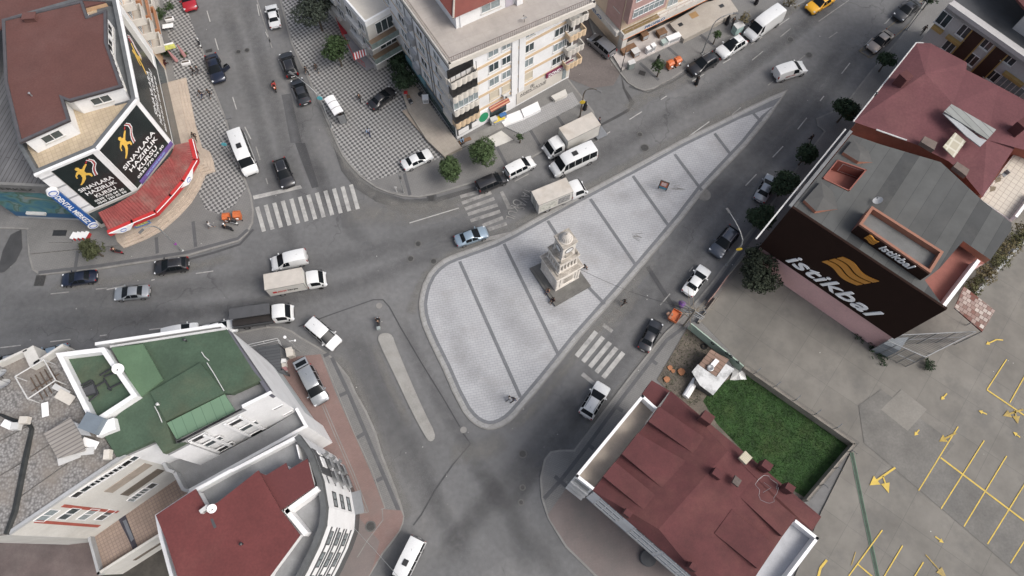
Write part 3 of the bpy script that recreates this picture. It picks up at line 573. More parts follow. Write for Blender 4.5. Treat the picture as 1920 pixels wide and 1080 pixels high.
# white tiled facing as pilasters and bands around the boards
tile = slabs('white_facade_tile', (.6, .61, .61), (.64, .65, .65), (.42, .43, .43), .9, .6, 0, js=.03)
for w in (wE, wS, wW):
    b = MB(); b.wbox(w, 0, 1.4, 4.2, zA-.6, 0, .1); b.wbox(w, w.L-1.4, w.L, 4.2, zA-.6, 0, .1)
    b.wbox(w, 1.0, w.L-1.0, 4.2, 4.8, 0, .11); b.build('white_facing', white, tA)
    j = MB()
    if w is wW:
        for z in (5.2, 7.6, 10.0, 12.2):
            j = MB(); j.wbox(w, .02, 1.45, z, z+.28, .1, .115); j.build('facing_band', greyw, tA)
def runner(par, w, a0, z0, s):
    """the gold torch runner on a board: flat cut-out shapes"""
    def sh(pts, m, o, nm):
        vs = []
        for k in (0, 1): vs += [w.at(a0+x*s, z0+y*s, o+.03*k) for x, y in pts]
        n = len(pts); q = MB(); q.add(vs, [tuple(range(n, 2*n))]+[(i, (i+1) % n, n+(i+1) % n, n+i) for i in range(n)]); q.build(nm, m, par)
    sh([(.30, .95), (.38, 1.0), (.45, .93), (.43, .84), (.50, .80), (.60, .90), (.72, .98), (.76, .94), (.62, .80), (.50, .66), (.50, .52), (.62, .40), (.60, .24), (.54, .22), (.52, .36), (.42, .42), (.34, .26), (.18, .10), (.02, .0), (.0, .04), (.14, .18), (.26, .36), (.30, .52), (.28, .64), (.16, .56), (.12, .42), (.08, .44), (.12, .60), (.26, .76), (.34, .80), (.30, .86)], gold, .13, 'gold_runner')
    sh([(.74, .98), (.82, 1.04), (.86, 1.12), (.76, 1.06)], redp, .13, 'torch_flame')
    for dx, m, nm in ((0, letw, 'white_ribbon'), (.05, redp, 'red_ribbon'), (.1, letw, 'white_ribbon')):
        P = [(.86+dx, 1.16), (.96+dx, 1.0), (.94+dx, .8), (.80+dx, .62), (.72+dx, .45), (.66+dx, .2)]
        sh([(x-.017, y) for x, y in P]+[(x+.017, y) for x, y in P[::-1]], m, .135, nm)
def board(w, a0, a1, z0, z1, lines, rs):
    b = MB(); b.wbox(w, a0, a1, z0, z1, 0, .13); o = b.build('banner', blackm, tA)
    for ln, (xa, xb), zz, h in lines: text(ln, w.at(xa, zz, .12), w.u, Zv, h, letw, o, width=xb-xa, bold=.012)
    runner(o, w, *rs); return o
L_ = wS.L
for w in (wS, wW):
    L_ = w.L; z1 = zA-.62; z0 = 4.45; H_ = z1-z0; c0 = .12 if w is wS else 1.5; c1 = L_-.45 if w is wS else min(L_-.6, 6.3); W_ = c1-c0
    board(w, c0, c1, z0, z1, [('SINAVLARA', (c0+.07*W_, c1-.07*W_), z0+.41*H_, .075*H_), ('HAZIRLIK', (c0+.13*W_, c1-.1*W_), z0+.295*H_, .075*H_), ('KURSU', (c0+.25*W_, c1-.22*W_), z0+.18*H_, .075*H_), ('0530 770 04 30', (c0+.14*W_, c1-.1*W_), z0+.1*H_, .045*H_)]+([('0545 230 05 50', (c0+.14*W_, c1-.1*W_), z0+.03*H_, .045*H_)] if w is wW else []), (c0+.22*W_, z0+.54*H_, .35*H_))
w = wE; z1 = zA-.62; c0, c1 = .1, 12.0; W_ = c1-c0; z0 = 4.45; H_ = z1-z0
board(w, c0, c1, z0, z1, [('SINAVLARA', (c0+.12*W_, c0+.72*W_), z0+.40*H_, .085*H_), ('HAZIRLIK KURSU', (c0+.08*W_, c0+.8*W_), z0+.27*H_, .085*H_), ('0530 770 04 30 - 0545 230 05 50', (c0+.05*W_, c0+.8*W_), z0+.15*H_, .05*H_)], (c0+.62*W_, z0+.5*H_, .38*H_))
# upper red roof block (penthouse)
zR = zA+1.7
pr = PG([(5, 37), (155, 2), (165, 31), (200, 19), (201, 80), (230, 163), (130, 191), (120, 187), (132, 226), (37, 269), (10, 155)], zR)
b = MB(); b.prism(inset(pr, .35), zA-1.0, zR-.12, top=False); b.build('penthouse_wall', white, tA)
b = MB(); b.prism(pr, zR-.12, zR); b.build('roof', redroofA, tA)
parapet(tA, pr, zR-.2, zR+.14, .3, mat('roof_edge_trim', (.07, .068, .075), var=.15), 'roof_edge')
pv = [Vector((*q, 0)) for q in inset(pr, .35)]
wp1, wp2 = Wall(pv[6], pv[5]), Wall(pv[9], pv[8])
win(tA, wp1, wp1.L*.5, zA+.35, 2.0, 1.0, mull=1); win(tA, wp2, wp2.L*.5, zA+.35, 2.0, 1.0, mull=1)
wp3 = Wall(pv[5], pv[4])
for k in (.22, .55, .85): win(tA, wp3, wp3.L*k, zA+.4, 1.3, .9, gl=glass_dk)
wp4 = Wall(pv[4], pv[3])
for k in (.2, .7): win(tA, wp4, wp4.L*k, zA+.4, 1.5, .9, gl=glass_dk)
c = G(60, 37, zR); b = MB(); b.box((c.x, c.y, zR+.3), (1.3, .8, .6), .1); b.box((c.x, c.y, zR+.65), (1.5, 1.0, .1), .1); b.build('chimney', redroofA, tA)
# ground floor glazing and podium
b = MB()
for w in (wE, wS, wW): b.wbox(w, .4, w.L-.4, .9, 3.7, 0, .06)
b.build('shopfront', glass, tA)
pod = [(208, 442), (227, 461), (265, 446), (301, 427), (330, 402), (354, 376), (370, 350), (382, 322), (400, 316), (396, 296), (390, 280), (375, 272), (362, 225), (345, 140), (298, 152), (240, 250), (180, 400)]
for i, (z, d) in enumerate(((.3, 0), (.5, .35), (.7, .7), (.9, 1.05))):
    q = MB(); pp = inset(PG(pod, .9), d-.0) if d else PG(pod, .9)
    q.prism(pp, KH, z); o = q.build('podium_steps' if i < 3 else 'podium', slabs('podium_tile', (.4, .335, .275), (.43, .36, .295), (.3, .25, .2), .6, .6, .5, off=0, js=.012, var=.1, stain=(.25, .2, .17), stain_amt=.4), tA)
# red ribbed canopy
ci = [(184, 400), (222, 381), (258, 358), (292, 320), (322, 290), (330, 268)]; co = [(203, 433), (247, 414), (290, 396), (318, 366), (341, 339), (364, 300), (355, 264)]
zi, zo = 4.7, 3.9
inn = PG([(184, 399), (215, 385), (256, 361), (290, 324), (318, 294), (324, 284), (327, 272)], zi); out = PG(co, zo)
ribs = MB(); ribs.k = 0; nseg = len(out)-1
pts_i = []; pts_o = []
for i in range(nseg):
    n = 16
    for k in range(n):
        f = k/n; a = Vector((*inn[i], zi)).lerp(Vector((*inn[i+1], zi)), f); c_ = Vector((*out[i], zo)).lerp(Vector((*out[i+1], zo)), f)
        up = Vector((0, 0, .07 if k % 2 else 0)); pts_i.append(a+up); pts_o.append(c_+up)
n = len(pts_i); ribs.add(pts_i+pts_o, [(k, n+k, n+k+1, k+1) for k in range(n-1)])
ribs.add([p-Vector((0, 0, .15)) for p in pts_i]+[p-Vector((0, 0, .15)) for p in pts_o], [(k+1, n+k+1, n+k, k) for k in range(n-1)])
ribs.build('canopy', mat('red_ribbed_sheet', (.2, .042, .038), rough=.6, var=.2, scale=1.2, dirt=(.2, .12, .1), dirt_amt=.8), tA)
for i in range(nseg):
    w = Wall(out[i], out[i+1]) ; q = MB(); q.wbox(w, -.12, w.L+.12, zo-.5, zo+.12, -.06, .5); fa = q.build('canopy_fascia', redp if i not in () else letw, tA)
    q = MB(); q.wbox(w, 0, w.L, zo+.12, zo+.15, .42, .52); q.build('fascia_trim', letw, fa)
for (x, y) in ((231, 431), (347, 334)):
    c = G(x, y, zo-.1); i = 0 if x < 300 else 4; w = Wall(out[i], out[i+1]); a = (c-w.A).dot(w.u); q = MB()
    q.add([w.at(a-1.5, zo+.17, .56), w.at(a-.4, zo-.75, .56), w.at(a+.6, zo-.75, .56), w.at(a+1.5, zo+.17, .56), w.at(a-1.5, zo+.17, .53), w.at(a-.4, zo-.75, .53), w.at(a+.6, zo-.75, .53), w.at(a+1.5, zo+.17, .53)], [(0, 1, 2, 3), (7, 6, 5, 4), (0, 4, 5, 1), (1, 5, 6, 2), (2, 6, 7, 3), (3, 7, 4, 0)])
    o = q.build('fascia_badge', letw, tA); ring = MB()
    ctr = w.at(a, zo-.25, .58)
    ring.tube([ctr+(w.u*math.cos(.5*k)*.34+Zv*math.sin(.5*k)*.28) for k in range(12)], .04, 5); ring.build('badge_ring', mat('blue_ink', (.05, .12, .4), var=0), o)
# purple strip banner over the canopy
w = Wall(A2, A1); q = MB(); q.wbox(w, w.L*.12, w.L*1.0, 4.25, 4.95, .14, .2); o = q.build('purple_banner', mat('purple_vinyl', (.13, .08, .26), rough=.5, var=.1), tA)
text('KAYITLARIMIZ BAŞLADI'.replace('Ş', 'S'), w.at(w.L*.28, 4.5, .2), w.u, Zv, .26, mat('pale_blue_ink', (.3, .5, .8), var=0), o, width=w.L*.5)
# vertical dental sign on the south-west corner
tD = thing('vertical_sign', 'tall blue vertical sign reading DENTAL MERKEZ between two white round emblems', 'sign', tuple(A3-Vector((0, 0, zA))))
top = G(104, 366, 10.2)
w = Wall(Vector((A3.x-.3, A3.y-.8, 0)), Vector((A3.x+.65, A3.y-.25, 0)))
blue = mat('blue_sign', (.02, .09, .3), rough=.35, var=.05)
b = MB(); b.wbox(w, 0, w.L, 2.3, 10.4, -.15, .15); so_ = b.build('board', blue, tD)
for z in (2.2, 10.4):
    b = MB(); cc = w.at(w.L/2, z, 0); ring = [(cc+(w.u*math.cos(6.2832*k/18)+Zv*math.sin(6.2832*k/18))*.62) for k in range(18)]
    b.add([p+w.n*.22 for p in ring]+[p-w.n*.22 for p in ring], [tuple(range(18)), tuple(range(35, 17, -1))]+[((k+1) % 18, k, 18+k, 18+(k+1) % 18) for k in range(18)]); eo = b.build('round_emblem', letw, tD)
    b = MB(); b.tube([cc+w.n*.24+(w.u*math.cos(.4*k)*.42+Zv*math.sin(.4*k)*.42) for k in range(16)], .05, 5); b.build('emblem_ring', mat('blue_ink', (.05, .12, .4), var=0), eo)
text('DENTAL MERKEZ', w.at(w.L*.2, 9.6, .15), -Zv, w.u, .55, letw, so_, width=6.6, bold=.02)

# ---- low grey building with the mural, west of A
zM = 9.3
M0, M1 = G(98, 347, zM), G(-60, 340, zM)
wm = Wall(M1, M0); polyM = [(M1.x, M1.y), (M0.x, M0.y), (M0.x-3, M0.y+15), (M1.x, M1.y+25)]
tM = root_at('mural_building', 'low grey building with a worn blue and green mural along its front, left edge', 'building', polyM)
b = MB(); b.prism(polyM, 0, zM, top=False); b.build('wall', greyw, tM)
b = MB(); b.sheet(polyM, zM-.01); b.build('roof', slabs('grey_sheet_roof', (.105, .105, .11), (.13, .13, .135), (.06, .06, .06), 30, .5, 1.35, js=.05, var=.2), tM)
b = MB(); b.wbox(wm, 0, wm.L, zM-1.5, zM+.2, 0, .35); fo = b.build('fascia', mat('weathered_fascia', (.17, .17, .165), var=.2, scale=.8, dirt=(.1, .1, .1), dirt_amt=.6), tM)
a_, z_ = wm.hit(5, 340); text('MERKEZ', wm.at(wm.L-7.5, zM-1.0, .36), wm.u, Zv, .5, letk, fo, width=5, bold=.01)
b = MB(); b.wbox(wm, 0, wm.L, .8, zM-1.55, 0, .08)
def mural():
    m = mat('mural_paint', (.1, .2, .25), var=0); t = m.node_tree; N = t.nodes; L = t.links; bs = N['Principled BSDF']
    g_ = N.new('ShaderNodeNewGeometry'); mp = N.new('ShaderNodeMapping'); L.new(g_.outputs['Position'], mp.inputs['Vector']); mp.inputs['Scale'].default_value = (.22, .22, .3)
    n = N.new('ShaderNodeTexNoise'); n.inputs['Scale'].default_value = 1.2; n.inputs['Detail'].default_value = 2.5; n.inputs['Distortion'].default_value = 1.2; L.new(mp.outputs[0], n.inputs['Vector'])
    r = N.new('ShaderNodeValToRGB'); e = r.color_ramp.elements; e[0].position = .3; e[0].color = (.02, .06, .1, 1); e[1].position = .72; e[1].color = (.26, .23, .17, 1)
    for p, c in ((.42, (.05, .16, .22, 1)), (.5, (.09, .2, .2, 1)), (.56, (.07, .13, .09, 1)), (.63, (.16, .24, .25, 1))): q = e.new(p); q.color = c
    L.new(n.outputs['Fac'], r.inputs['Fac'])
    sx = N.new('ShaderNodeSeparateXYZ'); L.new(g_.outputs['Position'], sx.inputs[0]); mr = N.new('ShaderNodeMapRange'); mr.inputs['From Min'].default_value = 2.2; mr.inputs['From Max'].default_value = 1.8; L.new(sx.outputs['Z'], mr.inputs['Value'])
    mx = N.new('ShaderNodeMix'); mx.data_type = 'RGBA'; L.new(mr.outputs[0], mx.inputs['Factor']); L.new(r.outputs['Color'], mx.inputs['A']); mx.inputs['B'].default_value = (.03, .1, .2, 1); L.new(mx.outputs['Result'], bs.inputs['Base Color']); return m
b.build('mural', mural(), tM)
a_, z_ = wm.hit(35, 410); b = MB(); b.wbox(wm, a_-1.8, a_+1.0, z_-.35, z_+.35, .08, .14); b.build('red_plate', redp, tM)
a_, z_ = wm.hit(108, 425)
b = MB(); b.wbox(wm, a_-1.2, a_+1.2, 2.0, 2.3, .1, .5); b.build('door_canopy', steelw, tM)
lay('shop_forecourt', [(50, 432), (195, 432), (215, 440), (222, 460), (57, 475)], pave, KH+.2)
q = MB(); q.prism(PG([(50, 430), (205, 428), (218, 460), (57, 476)], .25), KH, .25); o = q.build('shop_step', pave, tM)
q = MB(); q.prism(PG([(92, 432), (135, 432), (135, 454), (92, 454)], .5), .25, .5); q.build('entrance_slab', pave, tM)
c = G(112, 437, .5); q = MB(); q.box((c.x, c.y, .52), (1.7, .8, .03)); q.build('doormat', darkmetal, tM)

# ---- orange apartment north of A, balconies to the street
tO = thing('apartment_building', 'orange and cream apartment block with stacked balconies, top left edge', 'building', tuple(A0-Vector((0, 0, zA))))
un = wE.u; O0 = Vector((A0.x, A0.y, 0))+un*.05; O1 = O0+un*22
wO = Wall(O0, O1); back = -wO.n*12
polyO = [(v.x, v.y) for v in (O0, O1, O1+back, O0+back)]
b = MB(); b.prism(polyO, 0, 13.2, top=False); b.build('wall', mat('peach_render', (.5, .33, .2), rough=.85, var=.1, scale=.5), tO)
b = MB(); q_ = [Vector((*p, 0)) for p in polyO]; b.prism([polyO[0], polyO[1], tuple((q_[2]+back*2.4).xy), tuple((q_[3]+back*2.4).xy)], 13.2, 13.4); b.build('roof', redroofA, tO)
for f in range(4):
    z = 3.4+2.6*f
    for s, l in ((.15, 2.6), (3.2, 4.2), (7.8, 2.6), (11.5, 4.2), (16.2, 2.6)):
        b = MB(); b.wbox(wO, s, s+l, z-.18, z, .0, 1.4); bo = b.build('balcony', creamw, tO)
        b = MB(); b.wbox(wO, s, s+l, z, z+.95, 1.28, 1.4); b.wbox(wO, s, s+.12, z, z+.95, .0, 1.28); b.wbox(wO, s+l-.12, s+l, z, z+.95, 0, 1.28); b.build('balcony_parapet', creamw if s != 3.2 else mat('orange_panel', (.4, .19, .1), var=.1), bo)
        win(tO, wO, s+l/2, z+1.25, l-.8, 1.5, gl=curtain, sill=False, mull=2)
# ================================================================ C: central apartment block
zC = 15.0
# front wall plane from two base points
CL, CR = G(857, 262, 0), G(1066, 146, 0)
uc = (CR-CL).normalized(); nc = Vector((uc.y, -uc.x, 0))
CLf = CL
e0, e1, e2 = G(842, 123, zC), G(1117, 6, zC), G(762, 11, zC)
ul = (G(762, 11, zC)-G(842, 123, zC)).normalized(); CBk = CL+ul*24; CRb = CR+ul*24
polyC = [(v.x, v.y) for v in (CL, CR, CRb, CBk)]
tC = root_at('apartment_building', 'white five-storey apartment block with apricot bands, corner balconies and a wide flat roof', 'building', polyC)
b = MB(); b.prism(polyC, 0, zC-.5, top=False); b.build('wall', white, tC)
ev = [(v.x, v.y) for v in (e0, e1, e1+ul*26, e0+ul*26)]
b = MB(); b.prism(ev, zC-.55, zC-.02, bot=True); b.build('roof', slabs('roof_screed', (.33, .3, .275), (.35, .32, .29), (.3, .275, .25), 2.2, 1.5, .4, js=.02, var=.12, stain=(.25, .23, .21), stain_amt=.5, sc=.5), tC)
b = MB()
for p, q in ((ev[0], ev[1]), (ev[3], ev[0]), (ev[1], ev[2])):
    w = Wall(p, q); b.wbox(w, 0, w.L, zC-.56, zC+.16, -.3, .03)
b.build('eave_coping', creamw, tC)
ie = inset(ev, .2); railing(tC, [ie[3], ie[0], ie[1]], zC+.14, .85, mat('brown_railing', (.16, .13, .12), rough=.5, var=.1), step=.28)
wF, wL = Wall(CL, CR), Wall(CBk, CL)
# floors
fz = [3.9+2.72*i for i in range(4)]
b = MB()
for z in fz[1:]+[3.95]: b.wbox(wF, 3.6, wF.L-.2, z-.42, z+.05, 0, .05)
b.build('apricot_band', bandc, tC)
# pilasters full height
pa, _ = wF.hit(958, 150); pb, _ = wF.hit(982, 140)
b = MB(); b.wbox(wF, pa, pa+(pb-pa)*.45, 3.2, zC-.56, 0, .22); b.wbox(wF, pa+(pb-pa)*.55, pb, 3.2, zC-.56, 0, .22); b.build('pilaster', white, tC)
cols = [(925, 1.35, 1.35, 1), (949, 1.2, 1.25, 1), (991, 1.35, 1.3, 1), (1047, 2.0, 1.3, 2)]
for px, ww, hh, mu in cols:
    a, _ = wF.hit(px, 110)
    for i, z in enumerate(fz):
        if i == 0 and px < 1040: win(tC, wF, a, z+1.45, ww, hh, fr=shutter, gl=shutter, mull=0)
        else: win(tC, wF, a, z+1.45, ww, hh, gl=curtain if (i+int(px)) % 2 == 0 else glass, mull=mu)
# front-left balcony stack (corner), scalloped aprons
for i, z in enumerate(fz):
    b = MB(); b.wbox(wF, -.35, 3.3, z-.12, z+.1, 0, .9); bo = b.build('balcony', creamw, tC)
    b = MB()
    for k in range(5):
        s = -.35+k*.73; pr_ = [Vector(wF.at(s+.73*t, z-.12, .9+.14*math.sin(math.pi*t))) for t in (0, .2, .4, .6, .8, 1)]
        n = 6; b.add(pr_+[p+Vector((0, 0, 1.02)) for p in pr_], [(j, j+1, n+j+1, n+j) for j in range(n-1)])
        b.add([p-wF.n*.12 for p in pr_]+[p-wF.n*.12+Vector((0, 0, 1.02)) for p in pr_], [(j+1, j, n+j, n+j+1) for j in range(n-1)])
        b.add([p+Vector((0, 0, 1.02)) for p in pr_]+[p-wF.n*.12+Vector((0, 0, 1.02)) for p in pr_], [(j, j+1, n+j+1, n+j) for j in range(n-1)])
    b.wbox(wF, -.35, -.22, z, z+.9, 0, .88); b.wbox(wF, 3.17, 3.3, z, z+.9, 0, .88)
    b.build('scalloped_apron', creamw if i else bandc, bo, smooth=40)
    b = MB(); b.wbox(wF, -.3, 3.25, z+.92, z+2.35, -.0, .72 if i in (0, 1, 2) else .1); b.build('glazing', (glass_dk, curtain, glass_dk, glass_dk)[i], bo)
    b = MB()
    for k in range(6): b.wbox(wF, -.32+k*.71, -.27+k*.71, z+.92, z+2.4, .72, .78)
    b.wbox(wF, -.32, 3.27, z+.9, z+.97, .7, .8); b.build('glazing_bar', pvc if i == 1 else darkmetal, bo)
# right end balconies
for i, z in enumerate(fz):
    b = MB(); b.wbox(wF, wF.L-1.6, wF.L+1.0, z-.12, z+.08, 0, 1.1); bo = b.build('balcony', offwhite, tC)
    b = MB()
    for k in range(4):
        s = wF.L-1.6+k*.65; pr_ = [Vector(wF.at(s+.65*t, z-.12, 1.1+.14*math.sin(math.pi*t))) for t in (0, .25, .5, .75, 1)]
        n = 5; b.add(pr_+[p+Vector((0, 0, 1.0)) for p in pr_], [(j, j+1, n+j+1, n+j) for j in range(n-1)])
        b.add([p-wF.n*.12 for p in pr_]+[p-wF.n*.12+Vector((0, 0, 1.0)) for p in pr_], [(j+1, j, n+j, n+j+1) for j in range(n-1)])
        b.add([p+Vector((0, 0, 1.0)) for p in pr_]+[p-wF.n*.12+Vector((0, 0, 1.0)) for p in pr_], [(j, j+1, n+j+1, n+j) for j in range(n-1)])
    b.wbox(wF, wF.L+.88, wF.L+1.0, z, z+.88, 0, 1.1); b.wbox(wF, wF.L-1.6, wF.L-1.5, z, z+.88, 0, 1.1)
    b.build('scalloped_apron', bandc if i % 2 == 0 else creamw, bo, smooth=40)
    win(tC, wF, wF.L-.9, z+1.2, 1.1, 1.9, gl=glass_dk, sill=False, mull=0)
# left side wall: windows, strips, awnings
for f, z in enumerate(fz):
    for k, s in enumerate((3.0, 7.2, 12.5, 16.5, 20.5)):
        win(tC, wL, wL.L-s, z+1.4, 1.5, 1.35, gl=curtain if (k+f) % 2 else glass, mull=1)
    b = MB(); b.wbox(wL, wL.L-2.2, wL.L-.0, z-.12, z+.95, 0, .5); b.build('side_balcony', creamw, tC)
    b = MB(); b.wbox(wL, wL.L-10.6, wL.L-9.2, z-.1, z+1.0, 0, .45); b.build('side_balcony', greyw, tC)
b = MB()
for s in (5.0, 5.7, 9.0, 11.0): b.wbox(wL, wL.L-s, wL.L-s+.18, 3.6, zC-.6, 0, .09)
b.build('downpipe', greymetal, tC)
b = MB()
for z in fz: b.wbox(wL, .2, wL.L-2.3, z-.35, z-.1, 0, .03)
b.build('side_band', bandc, tC)
# ground floor shops
b = MB(); b.wbox(wL, 1, wL.L-.2, .6, 3.3, 0, .05); b.build('side_shopfront', mat('green_glass', (.06, .09, .09), rough=.15, var=.4, scale=.5), tC)
b = MB(); b.wbox(wL, wL.L-7.5, wL.L-.1, 2.9, 3.6, .05, .25); b.build('side_fascia', mat('slate_fascia', (.08, .11, .13), var=.2), tC)
b = MB(); b.wbox(wL, wL.L-13, wL.L-7.6, 2.8, 3.7, .05, .3); b.build('side_fascia', mat('teal_fascia', (.1, .2, .23), var=.2), tC)
aG, _ = wF.hit(897, 245); aH, _ = wF.hit(917, 232); aM, _ = wF.hit(958, 212)
b = MB(); b.wbox(wF, .1, aG-.2, .8, 3.4, 0, .06); b.build('shopfront', darkgrey, tC)
b = MB(); b.wbox(wF, .3, 1.9, .9, 1.9, .06, .09); b.wbox(wF, 2.4, 4.0, .9, 1.9, .06, .09); b.build('shop_panel', letw, tC)
b = MB(); b.wbox(wF, aG, aH, .5, 3.3, 0, .1); po = b.build('shop_poster', letw, tC)
b = MB(); cc = wF.at(aG+.9, 1.9, .12); b.add([cc+(wF.u*math.cos(.35*k)*.75+Zv*math.sin(.35*k)*.95) for k in range(18)], [tuple(range(18))]); b.build('green_disc', mat('green_vinyl', (.02, .25, .12), var=.1), po)
b = MB(); b.wbox(wF, aH+.15, aM-.8, .6, 3.0, 0, .06); b.build('shopfront', glass, tC)
for k in range(6):
    b = MB(); y0 = .12+k*.1; y1 = y0+.1; z0, z1 = 3.45-k*.07, 3.38-k*.07
    b.add([wF.at(aH, z0, y0), wF.at(aM-.6, z0, y0), wF.at(aM-.6, z1, y1), wF.at(aH, z1, y1)], [(3, 2, 1, 0), (0, 1, 2, 3)][:1]); b.build('awning_stripe', (mat('rust_stripe', (.3, .06, .04), var=.1), mat('sand_stripe', (.4, .27, .16), var=.1), mat('dark_red_stripe', (.2, .04, .03), var=.1))[k % 3], tC)
b = MB(); a0, _ = wF.hit(972, 205); a1, _ = wF.hit(1018, 180); b.wbox(wF, a0-.4, wF.L-.2, 0.6, 3.6, 0, .12); so_ = b.build('stone_shopfront', creamw, tC)
text('ADEM YAVUZ', wF.at(a0+.1, 2.1, .12), wF.u, Zv, .42, letk, so_, width=a1-a0+.2, bold=.0)
b = MB(); b.wbox(wF, a0+.1, a1+.2, 1.92, 1.97, .12, .15); b.build('sign_underline', letk, so_)
b = MB(); cc = wF.at((a0+a1)/2, 3.0, .14); b.tube([cc+(wF.u*math.cos(.42*k)*.3+Zv*math.sin(.42*k)*.3) for k in range(16)], .025, 5); b.tube([cc-wF.u*.15, cc+wF.u*.15], .03, 5); b.tube([cc-Zv*.2, cc+Zv*.2], .03, 5); b.build('sign_emblem', letk, so_)
d0, _ = wF.hit(1020, 165); d1, _ = wF.hit(1064, 146)
b = MB(); b.wbox(wF, d0, d1+.4, 3.15, 4.0, .15, .35); so_ = b.build('ice_cream_sign', mat('burgundy_sign', (.16, .02, .06), var=.1), tC)
text('DONDURMA', wF.at(d0+.35, 3.25, .35), wF.u, Zv, .6, letw, so_, width=d1-d0-.3, bold=.03)
b = MB(); b.wbox(wF, d0+2.9, d1-.5, .7, 2.8, .12, .17); b.build('shop_window', curtain, tC)
# penthouse with hipped red roof
ph = [G(856, 54, zC), G(936, 19, zC)]; pu = (ph[1]-ph[0]).normalized(); phb = [ph[0]+ul*9, ph[0]+pu*9.5+ul*9]; q4 = [(v.x, v.y) for v in (ph[0], ph[0]+pu*9.5, phb[1], phb[0])]
b = MB(); b.prism(q4, zC-.02, zC+2.5, top=False); b.build('penthouse_wall', white, tC)
b = MB(); z = zC+2.45; o4 = inset(q4, -.55); ctr = sum((Vector((*p, 0)) for p in o4), Vector())/4
r1, r2 = ctr+pu*2+Vector((0, 0, z+1.9)), ctr-pu*2+Vector((0, 0, z+1.9)); v4 = [Vector((*p, z)) for p in o4]
b.add(v4+[r1, r2], [(0, 1, 4, 5), (1, 2, 4), (2, 3, 5, 4), (3, 0, 5), (3, 2, 1, 0)]); b.build('penthouse_roof', mat('red_roof_tile', (.16, .045, .035), rough=.8, var=.12, scale=1, dirt=(.2, .08, .06), dirt_amt=.6), tC)
b = MB(); b.tube([v4[0]+Vector((0, 0, .05)), r2+Vector((0, 0, .05))], .13, 6); b.build('hip_capping', mat('old_mortar', (.35, .32, .28), var=.2), tC)
wph = Wall(Vector((*q4[0], 0)), Vector((*q4[1], 0))); win(tC, wph, 4.6, zC+1.3, 2.4, 1.1, gl=curtain, mull=1)
b = MB(); b.wbox(wph, 6.6, 7.6, zC, zC+2.2, -.02, .05); b.build('penthouse_door', mat('lilac_door', (.4, .37, .42), var=.05), tC)
b = MB(); b.wbox(wph, .5, .75, zC, zC+2.45, 0, .1); b.wbox(wph, 7.9, 8.7, zC, zC+2.3, 0, .5); b.build('penthouse_pier', white, tC)
# terraces at the foot
t1 = PG([(752, 168), (777, 157), (857, 264), (866, 276), (833, 293), (800, 262), (765, 208)], .7)
q = MB(); q.prism(t1, KH, .7); q.build('side_terrace', slabs('terrace_tile', (.31, .275, .235), (.33, .295, .25), (.25, .22, .19), .5, .5, .6, off=0, js=.012, var=.1, stain=(.2, .18, .15), stain_amt=.5), tC)
q = MB(); q.prism(PG([(754, 208), (764, 203), (803, 250), (793, 254)], .35), KH, .35); q.build('terrace_step', tan, tC)
q = MB(); q.prism(PG([(866, 276), (900, 262), (955, 232), (950, 222), (864, 262)], .45), KH, .45); q.build('front_step', kerbm, tC)
ramp = PG([(948, 238), (977, 252), (1087, 195), (1073, 172), (1000, 208)], .3)
q = MB(); q.prism(ramp, KH, .3); q.build('front_ramp', slabs('grey_ribbed_tile', (.27, .27, .27), (.29, .29, .29), (.2, .2, .2), .3, .3, .45, off=0, js=.02, var=.08), tC)
q = MB(); q.prism(PG([(977, 205), (1008, 190), (1014, 205), (983, 220)], .8), .3, .8); q.build('marble_landing', white, tC)
q = MB(); q.prism(PG([(1033, 180), (1060, 167), (1064, 177), (1041, 188)], .8), .3, .8); q.build('marble_landing', offwhite, tC)
q = MB(); q.prism(PG([(935, 222), (975, 206), (984, 222), (946, 236)], .6), .3, .6); q.build('marble_steps', white, tC)
q = MB(); q.prism(PG([(915, 258), (940, 245), (962, 262), (930, 275)], .2), KH, .22); q.build('forecourt_slab', offwhite, tC)
dish(983, 42, zC, .35, 2.0, 'small white satellite dish on the roof edge of the central apartment block')

# ================================================================ B: small white building with the red cafe
zB = 9.5
B0, B1 = G(684, 42, zB), G(735, 13, zB); ub = (B1-B0).normalized(); B0g = Vector((B0.x, B0.y, 0)); nb = Vector((-ub.y, ub.x, 0))
LB = 5.6; pB = [B0g, B0g+ub*LB, B0g+ub*LB+nb*14, B0g+nb*14]; polyB = [(v.x, v.y) for v in pB]
tB = root_at('cafe_building', 'small white building with balconies above a red cafe beside a tree', 'building', polyB)
b = MB(); b.prism(polyB, 0, zB-.9, top=False); b.build('wall', offwhite, tB)
b = MB(); b.sheet(polyB, zB-.9); b.build('roof', creamw, tB)
parapet(tB, polyB, zB-.9, zB, .25, white)
wB, wBl = Wall(pB[0], pB[1]), Wall(pB[3], pB[0])
for z in (3.3, 6.2):
    b = MB(); b.wbox(wB, -.6, LB, z-.15, z, 0, 1.6); bo = b.build('balcony', white, tB)
    b = MB(); b.wbox(wB, -.6, LB, z+.0, z+.9, 1.52, 1.58); b.wbox(wB, -.6, -.54, z, z+.9, 0, 1.52); b.build('glass_balustrade', mat('balustrade_glass', (.16, .2, .19), rough=.1, var=.3, spec=.8), bo)
    b = MB(); b.wbox(wB, -.5, LB-.1, z, z+.01, .02, 1.5); b.build('balcony_floor', mat('brown_tile', (.18, .13, .09), var=.15), bo)
    win(tB, wB, 2.6, z+1.2, 2.6, 1.9, gl=glass, mull=2, sill=False)
    for k in (1.5, 4.5, 7.5, 11): win(tB, wBl, 14-k, z+1.4, 1.5, 1.4, gl=glass, mull=1)
for z_ in (3.1, 6.0):
    for s_ in (3, 9): b = MB(); b.wbox(wBl, s_, s_+3.2, z_, z_+.9, 0, .5); b.build('side_balcony', steelw, tB)
